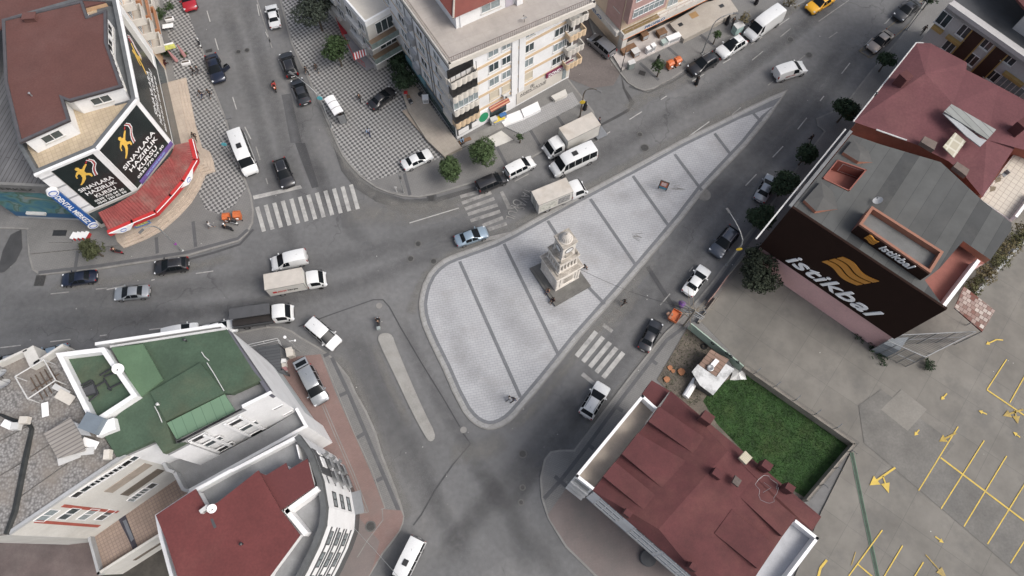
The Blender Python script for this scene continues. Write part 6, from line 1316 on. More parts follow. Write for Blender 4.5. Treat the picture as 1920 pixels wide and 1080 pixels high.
for a in range(4):
    R = Matrix.Rotation(a*math.pi/2, 3, 'Z')
    def face(r0, r1, y, m, nm, par=None, zc=9.0):
        q = MB(); n = 24; vs = []
        for r in (r0, r1):
            for k in range(n): vs.append((r*math.cos(2*math.pi*k/n), y, zc+r*math.sin(2*math.pi*k/n)*1.0))
        if r1 == 0: q.add(vs[:n], [tuple(range(n))])
        else: q.add(vs+[(x, -.85, z) for x, _, z in vs[:n]], [(k, (k+1) % n, n+(k+1) % n, n+k) for k in range(n)]+[(k, 2*n+k, 2*n+(k+1) % n, (k+1) % n) for k in range(n)])
        o = MB().add([R @ Vector(p) for p in q.v], q.f).build(nm, m, par or TW); return o
    cf = face(.5, 0, -.885, letw, 'clock_face'); face(.55, .47, -.915, darkmetal, 'clock_rim', cf)
    for nm, L_, ang in (('hour_hand', .24, 2.2), ('minute_hand', .38, .9)):
        q = MB(); q.box((L_/2*math.cos(ang), -.9, 9.0+L_/2*math.sin(ang)), (.03, .01, .03)); v = []
        d = Vector((math.cos(ang), 0, math.sin(ang))); e = Vector((-d.z, 0, d.x))*.025; P = [Vector((0, -.9, 9))-e, Vector((0, -.9, 9))+e, Vector((0, -.9, 9))+e*.4+d*L_, Vector((0, -.9, 9))-e*.4+d*L_]
        MB().add([R @ p for p in P], [(0, 3, 2, 1)]).build(nm, letk, cf)
    q = MB(); q.box((0, -1.04, 7.9), (1.0, .16, .12)); q.box((0, -.97, 8.2), (.8, .2, .05)); MB().add([R @ p for p in q.v], q.f).build('clock_ledge', stone_dk, TW)
    if a in (0,):
        w = Wall(Vector((-1.66, -1.7, 0)), Vector((1.66, -1.7, 0)))
        for i, ln in enumerate(('AYDIN', '1908', '1326')): pass
        b = MB()
        for i in range(6): b.box((0, -1.735, 2.85-i*.26), (1.4-.2*(i % 2), .02, .1))
        b.build('inscription', stone_dk, TW)
for a in range(4):
    R = Matrix.Rotation(a*math.pi/2+math.pi/4, 3, 'Z'); p = R @ Vector((1.6, 0, 0)); b = MB(); b.lathe([(.13, 7.26), (.16, 7.5), (.08, 7.7), (.02, 7.85)], (p.x, p.y, 0), 8); b.build('corner_urn', stone_dk, TW)

# ================================================================ vehicles
tyre = mat('tyre_rubber', (.015, .015, .015), rough=.9, var=.1); rimm = mat('alloy_rim', (.35, .35, .36), rough=.35, metal=.7, var=.05)
carglass = mat('car_glass', (.008, .01, .012), rough=.22, var=0, spec=.14); headl = mat('headlight', (.6, .62, .64), rough=.1, var=0); taill = mat('taillight', (.25, .012, .01), rough=.15, var=0)
trimk = mat('black_trim', (.018, .018, .019), rough=.5, var=0)
def paintm(n, c, met=.0): 
    m = mat('paint_'+n, c, rough=.28 if met else .35, metal=met*.4, var=.03, scale=.7); m.node_tree.nodes['Principled BSDF'].inputs['Coat Weight'].default_value = .6; return m
PM = {'white': paintm('white', (.62, .63, .63)), 'black': paintm('black', (.014, .014, .016)), 'charcoal': paintm('charcoal', (.035, .037, .042), 1), 'navy': paintm('navy', (.014, .02, .04), 1), 'silver': paintm('silver', (.3, .32, .34), 1),
      'icy': paintm('icy_blue', (.28, .36, .43), 1), 'red': paintm('red', (.3, .01, .02)), 'taxi': paintm('yellow', (.75, .38, .01)), 'beige': paintm('beige', (.33, .28, .24), 1), 'grey': paintm('grey', (.19, .195, .21), 1), 'slate': paintm('slate', (.06, .07, .09), 1)}
# stations: x, z_low, z_belt, z_top, half width at belt, half width at top
def prof(kind):
    if kind == 'sedan': L, Wd = 4.55, .9; s = [(-.5, .42, .62, .66, .62, .5), (-.49, .3, .8, .86, .8, .68), (-.44, .24, .9, .98, .86, .72), (-.345, .22, .93, 1.02, .89, .7), (-.2, .22, .94, 1.38, .9, .58), (-.05, .22, .94, 1.45, .9, .6), (.03, .22, .93, 1.42, .9, .6), (.245, .22, .92, .99, .9, .78), (.33, .22, .88, .94, .89, .76), (.43, .24, .8, .86, .87, .72), (.482, .3, .68, .73, .8, .64), (.5, .4, .55, .6, .7, .52)]; g = ((6, 7), (3, 4)); sw = [(-.22, -.04), (-.025, .15)]; wx = (-.3, .31)
    elif kind == 'hatch': L, Wd = 4.35, .92; s = [(-.5, .45, .7, .75, .66, .5), (-.492, .32, .9, 1.0, .84, .7), (-.475, .26, 1.0, 1.1, .89, .74), (-.36, .24, 1.02, 1.5, .91, .62), (-.2, .24, 1.02, 1.6, .92, .62), (-.05, .24, 1.0, 1.62, .92, .63), (.0, .24, 1.0, 1.58, .92, .62), (.235, .24, .98, 1.08, .92, .8), (.33, .24, .94, 1.02, .91, .77), (.43, .26, .87, .94, .89, .73), (.482, .32, .72, .78, .82, .64), (.5, .42, .6, .65, .72, .52)]; g = ((6, 7), (2, 3)); sw = [(-.36, -.2), (-.19, -.03), (-.02, .12)]; wx = (-.31, .31)
    elif kind == 'mpv': L, Wd = 4.4, .92; s = [(-.5, .4, .9, 1.0, .82, .7), (-.495, .3, 1.1, 1.4, .87, .74), (-.475, .26, 1.12, 1.72, .9, .7), (-.3, .24, 1.12, 1.82, .92, .71), (-.1, .24, 1.12, 1.84, .92, .71), (.06, .24, 1.1, 1.82, .92, .7), (.1, .24, 1.1, 1.74, .92, .68), (.3, .24, 1.05, 1.15, .91, .78), (.4, .24, .96, 1.05, .9, .75), (.47, .28, .82, .9, .86, .68), (.494, .34, .68, .74, .78, .6), (.5, .42, .58, .62, .7, .5)]; g = ((6, 7), (1, 2)); sw = [(-.45, -.27), (-.25, -.04), (-.02, .17)]; wx = (-.3, .33)
    elif kind == 'bus': L, Wd = 5.9, 1.0; s = [(-.5, .45, 1.0, 1.2, .9, .84), (-.497, .34, 1.3, 2.0, .96, .86), (-.485, .3, 1.32, 2.42, .98, .84), (-.3, .28, 1.32, 2.55, 1.0, .84), (0, .28, 1.32, 2.58, 1.0, .84), (.2, .28, 1.3, 2.52, 1.0, .82), (.27, .28, 1.28, 2.3, 1.0, .8), (.38, .28, 1.2, 1.35, .98, .82), (.44, .28, 1.08, 1.2, .94, .76), (.48, .32, .9, 1.0, .88, .68), (.497, .38, .72, .8, .8, .6), (.5, .45, .6, .65, .72, .5)]; g = ((6, 7), (1, 2)); sw = [(-.47, -.3), (-.29, -.12), (-.11, .05), (.06, .2), (.21, .33)]; wx = (-.31, .33)
    elif kind == 'cab': L, Wd = 2.2, 1.0; s = [(-.5, .5, 1.3, 1.9, .95, .8), (-.49, .42, 1.32, 2.1, .98, .84), (-.4, .4, 1.32, 2.2, 1.0, .84), (-.1, .4, 1.3, 2.22, 1.0, .84), (.12, .4, 1.28, 2.12, 1.0, .82), (.16, .4, 1.27, 2.0, 1.0, .82), (.18, .4, 1.26, 1.98, 1.0, .82), (.4, .4, 1.15, 1.25, .98, .84), (.45, .42, 1.0, 1.1, .95, .8), (.48, .46, .85, .92, .92, .74), (.495, .5, .72, .78, .86, .66), (.5, .55, .65, .7, .8, .6)]; g = ((6, 7), None); sw = [(-.3, .22)]; wx = (.12, .12)
    return L, Wd, s, g, sw, wx
def section(st, L, Wd):
    x, zl, zb, zt, wb, wt = st; x *= L; k = Wd/.9 if Wd < .95 else 1.0; wb *= k; wt *= k
    return [Vector((x, wb*.9, zl)), Vector((x, wb*.99, zl+.12)), Vector((x, wb, zl+(zb-zl)*.6)), Vector((x, wb*.97, zb)), Vector((x, wt, zt-.05)), Vector((x, wt*.84, zt)), Vector((x, 0, zt+.025))]
PROTO = {}
def wheel_at(par, x, y, r=.32, wd=.2):
    b = MB(); b.lathe([(r*.6, -wd/2), (r*.95, -wd/2), (r, -wd*.3), (r, wd*.3), (r*.95, wd/2), (r*.6, wd/2)], (x, y, r), 18, 'y'); w = b.build('wheel', tyre, par, smooth=40)
    sgn = 1 if y > 0 else -1
    b = MB(); n = 14; vs = [(x+r*.62*math.cos(2*math.pi*k/n), y+sgn*wd*.42, r+r*.62*math.sin(2*math.pi*k/n)) for k in range(n)]; b.add(vs+[(x, y+sgn*wd*.3, r)], [((k+1) % n, k, n) if sgn > 0 else (k, (k+1) % n, n) for k in range(n)]); b.build('rim', rimm, w)
def body(kind, pm, root, panel=False, roofm=None, openback=False):
    L, Wd, s, g, sw, wx = prof(kind); sec = [section(st, L, Wd) for st in s]; n = 7; full = []
    for q in sec: full.append([Vector((p.x, -p.y, p.z)) for p in q[:-1]]+[q[-1]]+[p.copy() for p in q[:-1][::-1]])
    m = 2*n-1; b = MB(); vs = [p for r in full for p in r]; fs = []
    for i in range(len(full)-1):
        for k in range(m-1): fs.append((i*m+k, (i+1)*m+k, (i+1)*m+k+1, i*m+k+1))
        fs.append((i*m+m-1, (i+1)*m+m-1, (i+1)*m, i*m))
    fs.append(tuple(range(m))); fs.append(tuple((len(full)-1)*m+k for k in range(m-1, -1, -1)))
    b.add(vs, fs); bo = b.build('body', pm, root, smooth=38)
    xs = [st[0]*L for st in s]
    def surf(x, k, side=1):
        i = max(0, min(len(xs)-2, next((j for j in range(len(xs)-1) if xs[j+1] >= x), len(xs)-2))); t = (x-xs[i])/(xs[i+1]-xs[i])
        kk = int(min(k, n-1.0001)); u = k-kk; p = sec[i][kk].lerp(sec[i][kk+1], u).lerp(sec[i+1][kk].lerp(sec[i+1][kk+1], u), t); return Vector((p.x, p.y*side, p.z))
    def patch(name, m_, x0, x1, ks, side, off=.015, nx=3, par=None):
        pts = []
        for i in range(nx+1):
            x = x0+(x1-x0)*i/nx
            for (k, sd) in ks: pts.append(surf(x, k, sd))
        w = len(ks); q = MB(); cen = Vector((sum(p.x for p in pts)/len(pts), 0, .6)); o2 = []
        for i in range(nx+1):
            for j in range(w):
                a = pts[min(i+1, nx)*w+j]-pts[max(i-1, 0)*w+j]; c = pts[i*w+min(j+1, w-1)]-pts[i*w+max(j-1, 0)]; nn = a.cross(c)
                if nn.length < 1e-9: nn = Vector((0, 0, 1))
                nn.normalize(); ref = pts[i*w+j]-cen
                if nn.dot(ref) < 0: nn = -nn
                o2.append(pts[i*w+j]+nn*off)
        ff = [(i*w+j, i*w+j+1, (i+1)*w+j+1, (i+1)*w+j) for i in range(nx) for j in range(w-1)]
        a = (o2[1]-o2[0]).cross(o2[w+1]-o2[0])
        if a.dot(o2[0]-cen) < 0: ff = [f[::-1] for f in ff]
        q.add(o2, ff); return q.build(name, m_, par or root, smooth=50)
    K = [(4.1, -1), (4.6, -1), (5.2, -1), (6, 1), (5.2, 1), (4.6, 1), (4.1, 1)]
    (a, c), r = g; xa, xc = xs[a], xs[c]; patch('windscreen', carglass, xa+(xc-xa)*.03, xa+(xc-xa)*.97, K, 0)
    if r and not panel:
        xa, xc = xs[r[0]], xs[r[1]]; patch('rear_window', carglass, xa+(xc-xa)*.12, xa+(xc-xa)*.9, K, 0)
    for side in (1, -1):
        for i, (u, v) in enumerate(sw):
            if panel and i < len(sw)-1: continue
            patch('side_window', carglass, u*L, v*L, [(3.05, side), (3.5, side), (3.95, side)], side)
        ys = Wd-.08
        for x in wx if kind != 'cab' else (wx[0],): wheel_at(root, x*L, side*(ys), .33 if kind != 'bus' else .36)
        b = MB(); p = surf(xs[6]*.3+xs[7]*.7, 3.1, side); b.box((p.x-.02, side*(p.y*side+.12), p.z+.06), (.14, .22, .13)); b.build('mirror', pm if kind not in ('cab', 'bus') else trimk, root, bevel=.02)
        p = surf(xs[-3], 2.9, side); b = MB(); b.box((p.x+.02, side*(abs(p.y)-.14), p.z-.02), (.22, .3, .12), side*-.35); b.build('headlight', headl, root, bevel=.02)
        p = surf(xs[0] if kind != 'sedan' else xs[1], 2.6, side); b = MB(); b.box((xs[1]+.0, side*(abs(surf(xs[1], 2.6).y)-.08), (.85 if kind in ('sedan', 'hatch') else 1.1)), (.1, .16, .16 if kind == 'sedan' else .4)); b.build('taillight', taill, root)
    if kind != 'cab':
        b = MB(); b.box((xs[0]-.02, 0, .5), (.06, 1.3*Wd, .16)); b.build('rear_bumper_trim', trimk, root)
        b = MB(); b.box((xs[0]-.055, 0, .62 if kind != 'sedan' else .66), (.02, .5, .11)); b.build('licence_plate', letw, root)
    b = MB(); b.box((xs[-1]+.005, 0, .48), (.04, 1.1*Wd, .14)); b.build('grille', trimk, root)
    return L, surf, xs, patch
def vehicle(kind, col, front, rear, label, cat, extra=None, z=.75, name=None, group=None):
    f, r = G(*front, z), G(*rear, z); c = (f+r)/2; d = f-r; ang = math.atan2(d.y, d.x); key = (kind, col, extra)
    Lk = {'sedan': 4.55, 'hatch': 4.35, 'mpv': 4.4, 'panelvan': 4.4, 'minibus': 5.9, 'bigvan': 5.7, 'boxtruck': 7.0, 'flattruck': 7.0}[kind]
    s = max(.93, min(1.07, d.length/(Lk+.18)))
    hz = KH if extra == 'pavement' or (label.find('pavement') >= 0) else 0
    nm = name or {'sedan': 'sedan_car', 'hatch': 'suv_car', 'mpv': 'people_carrier', 'panelvan': 'small_van', 'minibus': 'minibus', 'bigvan': 'panel_van', 'boxtruck': 'box_truck', 'flattruck': 'tarp_truck'}[kind]
    grp = {'car': 'cars around the square', 'van': 'vans around the square', 'minibus': 'minibuses', 'truck': 'trucks', 'taxi': None}.get(cat)
    if key in PROTO:
        o = dup(PROTO[key], loc=(c.x, c.y, hz), rz=ang, label=label); o.scale = (s, s, s); return o
    root = thing(nm, label, cat, (0, 0, 0), group=grp); pm = PM[col]
    if kind in ('sedan', 'hatch', 'mpv', 'panelvan', 'minibus', 'bigvan'):
        k = {'panelvan': 'mpv', 'minibus': 'bus', 'bigvan': 'bus'}.get(kind, kind)
        L, surf, xs, patch = body(k, pm, root, panel=kind in ('panelvan', 'bigvan'))
        if kind in ('hatch',) or extra == 'rails':
            for sd in (1, -1):
                p0, p1 = surf(xs[3]*.9, 4.9, sd), surf(xs[6]*.9, 4.9, sd); b = MB(); b.tube([p0+Vector((0, 0, .0)), p0+Vector((.1, 0, .07)), p1+Vector((-.1, 0, .07)), p1], .025, 5); b.build('roof_rail', rimm if col != 'white' else trimk, root)
        if extra == 'sunroof': patch('sunroof', carglass, -.12*L, .03*L, [(5.1, -1), (6, 1), (5.1, 1)], 0, off=.02)
        if extra == 'hatch_roof' or kind == 'minibus': b = MB(); b.box((-.1, 0, 2.64 if kind == 'minibus' else 1.9), (.7, .6, .1)); b.build('roof_hatch', trimk, root, bevel=.03)
        if kind == 'sedan':
            b = MB(); b.box((-.34*L, 0, 1.035), (.05, .3, .02)); b.build('brake_light', taill, root)
        b = MB(); b.tube([(-.25*L, 0, {'sedan': 1.42, 'hatch': 1.58, 'mpv': 1.84, 'panelvan': 1.84}.get(kind, 2.56)), (-.29*L, 0, {'sedan': 1.5, 'hatch': 1.68, 'mpv': 1.95, 'panelvan': 1.95}.get(kind, 2.66))], .015, 4); b.build('aerial', trimk, root)
        if extra == 'taxi': b = MB(); b.box((0, 0, 1.55), (.18, .5, .13)); b.build('taxi_sign', letw, root, bevel=.03)
        if extra == 'opendoor':
            b = MB(); a0 = Vector((.17*L, .93, .35)); dd = Vector((-.45, .95, 0)).normalized()*.95; b.add([a0, a0+dd, a0+dd+Vector((0, 0, .62)), a0+Vector((0, 0, .62)), a0+Vector((.06, .05, 0)), a0+dd+Vector((.06, .05, 0)), a0+dd+Vector((.06, .05, .62)), a0+Vector((.06, .05, .62))], [(3, 2, 1, 0), (4, 5, 6, 7), (0, 1, 5, 4), (1, 2, 6, 5), (2, 3, 7, 6), (3, 0, 4, 7)]); do = b.build('open_door', pm, root)
            b = MB(); a1 = a0+Vector((0, 0, .64)); b.add([a1+dd*.1, a1+dd, a1+dd*.85+Vector((0, 0, .38)), a1+dd*.35+Vector((0, 0, .38))], [(0, 1, 2, 3)]); b.build('door_window', carglass, do)
        if extra == 'opentail':
            b = MB(); b.box((-.5*L-.38, 0, 1.95), (.95, 1.5, .1)); to = b.build('open_tailgate', pm, root, bevel=.03); b = MB(); b.box((-.5*L-.3, 0, 2.01), (.5, 1.2, .03)); b.build('tailgate_window', carglass, to)
            b = MB(); b.box((-.5*L-.85, 0, 1.93), (.12, 1.45, .1)); b.build('tailgate_bumper', trimk, to)
            b = MB(); b.box((-.5*L-.03, 0, 1.2), (.05, 1.2, .8)); b.build('dark_boot', glass_dk, root)
        if extra == 'logo':
            for sd in (1, -1): w = Wall(Vector((-1.2, -.935, 0)), Vector((.3, -.935, 0))) if sd < 0 else Wall(Vector((.3, .935, 0)), Vector((-1.2, .935, 0))); text('kargo'[:0] or 'SERVIS', w.at(0, .9, .0), w.u, Zv, .22, taill, root, width=1.4)
    elif kind in ('boxtruck', 'flattruck'):
        L, surf, xs, patch = body('cab', pm, root)
        for o in [k for k in S.collection.objects if k.parent == root]:
            for vv in o.data.vertices: vv.co.x += 2.45
        chm = trimk; b = MB(); b.box((-.9, .38, .62), (5.3, .1, .2)); b.box((-.9, -.38, .62), (5.3, .1, .2)); b.box((-.9, 0, .6), (.2, 1.6, .15)); b.build('chassis', chm, root)
        for x in (-2.1,):
            for sd in (1, -1): wheel_at(root, x, sd*.82, .38, .3)
        for o in [k for k in S.collection.objects if k.parent == root and k.name.startswith('wheel')]: pass
        if kind == 'boxtruck':
            bx_ = mat('box_panel', (.45, .42, .38), rough=.6, var=.1, scale=.8, dirt=(.33, .28, .22), dirt_amt=.7); sidew = mat('box_side', (.5, .49, .46), rough=.5, var=.08, scale=1, dirt=(.36, .33, .28), dirt_amt=.6)
            b = MB(); b.box((-1.15, 0, 1.95), (4.7, 2.1, 2.3)); bo = b.build('cargo_box', sidew, root, bevel=.03)
            b = MB(); b.box((-1.15, 0, 3.12), (4.74, 2.14, .05)); b.build('box_roof', bx_, bo)
            b = MB()
            for sd in (1, -1): b.box((-1.15, sd*1.055, .9), (4.7, .03, .1)); b.box((-1.15, sd*1.06, 3.05), (4.72, .03, .08))
            for x in (-3.47, 1.17): b.box((x, 1.05, 1.95), (.05, .04, 2.3)); b.box((x, -1.05, 1.95), (.05, .04, 2.3))
            b.build('box_trim', greymetal, bo)
            b = MB(); b.box((-3.53, 0, 1.95), (.02, .03, 2.2)); b.box((-3.54, .3, 1.9), (.03, .03, 2.1)); b.box((-3.54, -.3, 1.9), (.03, .03, 2.1)); b.build('door_bars', trimk, bo)
            if extra in ('ad', 'logo'):
                for sd in (1, -1):
                    w = Wall(Vector((-3.2, -1.05, 0)), Vector((.9, -1.05, 0))) if sd < 0 else Wall(Vector((.9, 1.05, 0)), Vector((-3.2, 1.05, 0)))
                    if extra == 'ad':
                        b = MB(); b.wbox(w, 0, 2.2, 1.2, 2.6, .01, .03); b.build('side_poster', mat('pale_poster', (.42, .42, .38), var=.5, scale=2.5), bo); b = MB(); b.wbox(w, 2.4, 4.0, 1.3, 2.7, .01, .03); b.build('side_poster', mat('line_poster', (.2, .2, .2), var=.7, scale=3), bo)
                    else:
                        text('sürat', w.at(.9, 1.7, .01), w.u, Zv, .42, redp, bo, width=1.1, bold=.02, shear=.2); text('kargo', w.at(2.1, 1.7, .01), w.u, Zv, .42, letk, bo, width=1.3, bold=.02, shear=.2); b = MB(); b.wbox(w, .3, .8, 1.6, 2.1, .01, .02); b.build('red_mark', redp, bo)
        else:
            b = MB(); b.box((-1.15, 0, .95), (4.7, 2.1, .2)); b.box((-1.15, 1.02, 1.25), (4.7, .06, .5)); b.box((-1.15, -1.02, 1.25), (4.7, .06, .5)); bo = b.build('flatbed', darkgrey, root)
            b = MB(); b.box((-1.15, .38, 2.3), (4.7, 1.35, .12)); b.box((-1.15, .95, 1.6), (4.7, .05, 1.4)); b.build('grey_tarpaulin', mat('grey_tarp', (.065, .067, .072), rough=.8, var=.12), bo)
            b = MB(); b.box((-1.15, -.5, 1.5), (4.6, .8, .06)); b.build('bed_cover', mat('black_tarp', (.02, .017, .016), rough=.6, var=.3), bo)
    kids_index(root); PROTO[key] = root
    root.location = (c.x, c.y, hz); root.rotation_euler = (0, 0, ang); root.scale = (s, s, s); return root
V = vehicle
V('hatch', 'red', (358, 19), (347, -26), 'red car cut off by the top edge of the photo', 'car')
V('sedan', 'navy', (412, 155), (395, 103), 'dark blue saloon with its door open beside the checkered pavement', 'car', 'opendoor')
V('sedan', 'white', (507, 7), (517, 51), 'white saloon parked by the kerb in the left road near the top', 'car')
V('hatch', 'black', (534, 97), (549, 143), 'black SUV parked at the kerb under the street lamp, first of a pair', 'car')
V('sedan', 'charcoal', (555, 146), (573, 195), 'dark grey saloon parked behind the black SUV, above the bus shelter', 'car')
V('sedan', 'black', (737, 168), (696, 200), 'black car parked on the checkered pavement beside the bus shelter', 'car')
V('sedan', 'white', (809, 287), (755, 312), 'white saloon parked on the pavement corner left of the round trees', 'car')
V('minibus', 'white', (473, 331), (440, 244), 'white minibus driving down the left road towards the zebra crossing', 'minibus', z=1.2)
V('hatch', 'black', (542, 351), (523, 299), 'black SUV with silver rails waiting at the stop line of the wide zebra crossing', 'car', 'rails')
V('mpv', 'black', (948, 330), (896, 352), 'black people carrier parked at the kerb next to the second crossing', 'car')
V('mpv', 'white', (1001, 300), (949, 326), 'white people carrier parked ahead of the black one by the round trees', 'car')
V('boxtruck', 'white', (1021, 287), (1117, 240), 'white box truck parked by the kerb with its tail ramp down', 'truck', z=1.0)
V('minibus', 'white', (1033, 320), (1116, 281), 'white minibus squeezed between the two box trucks', 'minibus', z=1.2)
V('boxtruck', 'white', (1097, 349), (1001, 388), 'dirty white box truck with posters on its side, beside the plaza edge', 'truck', 'ad', z=1.0)
V('sedan', 'icy', (915, 432), (853, 453), 'pale blue saloon driving past the upper left curve of the plaza', 'car')
V('panelvan', 'white', (507, 497), (577, 480), 'white van driving just above the box truck on the left', 'van')
V('boxtruck', 'white', (611, 521), (504, 541), 'white box truck with lettering on the side, left of the plaza', 'truck', 'logo', z=1.0)
V('flattruck', 'white', (550, 585), (436, 602), 'truck with a white cab and dark tarpaulin load, next to the green roofed block', 'truck', z=1.0)
V('hatch', 'black', (286, 503), (354, 493), 'black hatchback in the lower left road by the kerb lamp post', 'car', 'dark')
V('sedan', 'navy', (112, 526), (182, 516), 'dark blue car parked by the kerb near the left edge', 'car')
V('sedan', 'silver', (211, 552), (281, 545), 'silver saloon driving alone in the lower left road', 'car')
V('mpv', 'white', (633, 649), (581, 604), 'white people carrier turning at the corner above the red paving', 'car')
V('mpv', 'silver', (605, 757), (572, 691), 'silver car with raised tailgate parked on the red pavement', 'car', 'opentail')
V('sedan', 'white', (443, 609), (378, 623), 'white car behind the top corner of the green roofed block', 'car')
V('mpv', 'white', (372, 616), (305, 630), 'white car mostly hidden behind the parapet of the green roofed block', 'car')
V('sedan', 'icy', (62, 672), (125, 655), 'pale blue car partly hidden behind the cluttered flat roof', 'car')
V('sedan', 'silver', (-15, 685), (42, 672), 'silver car at the left edge behind the cluttered flat roof', 'car')
V('hatch', 'white', (1134, 719), (1096, 782), 'white SUV driving away from the crossing under the plaza', 'car')
V('sedan', 'charcoal', (1234, 601), (1206, 656), 'dark saloon right of the crossing below the plaza', 'car', 'glassroof')
V('sedan', 'white', (1325, 500), (1287, 552), 'white saloon parked at the right kerb behind the tangled pole', 'car')
V('hatch', 'slate', (1337, 480), (1379, 428), 'dark grey SUV with roof rails under the right street lamp', 'car', 'rails2')
V('sedan', 'silver', (1451, 328), (1422, 377), 'silver white car half under a tree on the right road', 'car')
V('panelvan', 'white', (1510, 124), (1451, 142), 'small white van with red side lettering beyond the plaza tip', 'van', 'logo')
V('sedan', 'taxi', (1516, 19), (1562, -10), 'yellow taxi at the top edge of the photo', 'taxi', 'taxi')
V('bigvan', 'white', (1398, 70), (1467, 20), 'large white panel van parked at the top kerb', 'van', z=1.2)
V('hatch', 'white', (1345, 104), (1397, 71), 'white SUV with a dark sunroof parked behind the large van', 'car', 'sunroof')
V('hatch', 'black', (1291, 136), (1345, 104), 'black SUV parked at the kerb right of the orange bins', 'car')
V('mpv', 'grey', (1107, 67), (1149, 103), 'grey van parked in the side street by the pink building', 'van')
V('sedan', 'beige', (1632, 93), (1670, 60), 'beige old saloon parked alone at the upper right kerb', 'car')
V('sedan', 'charcoal', (1682, 34), (1720, 2), 'dark car with beige roof at the top right kerb', 'car', 'tworoof')
V('minibus', 'white', (748, 1085), (776, 1028), 'white van cut off by the bottom edge of the photo', 'van', 'bottom', z=1.2)
# tail ramp of the parked truck
c = G(1123, 248, .3); o = MB(); o.box((c.x, c.y, .35), (1.6, 1.9, .06), math.atan2(*reversed(list((G(1021, 287)-G(1117, 240)).xy)))); r_ = o.build('loading_ramp', greymetal, loc=(c.x, c.y, .35)); tag(r_, 'grey loading ramp on the road behind the parked box truck', 'ramp')

# ================================================================ people
skin = mat('skin', (.42, .26, .18), rough=.6, var=.03); hairk = mat('dark_hair', (.02, .014, .01), rough=.8, var=.1)
def skinmesh(verts, edges, root=0, lvl=1):
    me = bpy.data.meshes.new('s'); me.from_pydata([v[:3] for v in verts], [], []) if False else me.from_pydata([v[:3] for v in verts], edges, [])
    ob = bpy.data.objects.new('s', me); S.collection.objects.link(ob)
    sk = ob.modifiers.new('k', 'SKIN'); ob.modifiers.new('u', 'SUBSURF').levels = lvl; ob.modifiers['u'].render_levels = lvl
    for i, v in enumerate(verts): me.skin_vertices[0].data[i].radius = (v[3], v[4] if len(v) > 4 else v[3]); me.skin_vertices[0].data[i].use_root = i == root
    dg = bpy.context.evaluated_depsgraph_get(); out = bpy.data.meshes.new_from_object(ob.evaluated_get(dg)); S.collection.objects.unlink(ob); bpy.data.objects.remove(ob)
    out.polygons.foreach_set('use_smooth', [True]*len(out.polygons)); return out
def pose(kind):
    z0 = 0; lean = 0; J = {}
    J['pel'] = (0, 0, .95); J['wai'] = (0, 0, 1.1); J['che'] = (.0, 0, 1.32); J['nec'] = (.0, 0, 1.47); J['hb'] = (.02, 0, 1.54); J['hm'] = (.03, 0, 1.63); J['ht'] = (.01, 0, 1.71)
    for s, n in ((1, 'l'), (-1, 'r')):
        sw = {'walk': .22*s}.get(kind, .0)
        J['hip'+n] = (0, .09*s, .9); J['kne'+n] = (.04+sw, .1*s, .5); J['ank'+n] = (-.02+sw*1.4-(.12 if sw < 0 else 0), .1*s, .1+(.06 if sw < 0 else 0)); J['toe'+n] = (J['ank'+n][0]+.16, .11*s, J['ank'+n][2]-.05)
        J['sho'+n] = (0, .17*s, 1.41); J['elb'+n] = (-.03-sw*.6, .24*s, 1.14); J['wri'+n] = (.06-sw*1.1, .25*s, .91)
        if kind in ('sit', 'ride'):
            J['kne'+n] = (.42, .13*s, .93); J['ank'+n] = (.46 if kind == 'sit' else .3, .13*s, .52); J['toe'+n] = (J['ank'+n][0]+.16, .14*s, .47)
            J['elb'+n] = (.12, .24*s, 1.18); J['wri'+n] = (.34, .1*s if kind == 'sit' else .24*s, 1.02 if kind == 'sit' else 1.22)
    if kind in ('sit', 'ride'):
        d = .45-.93+.12 if kind == 'sit' else .78-.93
        J = {k: (v[0]+(.1*(v[2]-.95) if v[2] > 1 else 0), v[1], v[2]+d) for k, v in J.items()}
    return J
MC = {}
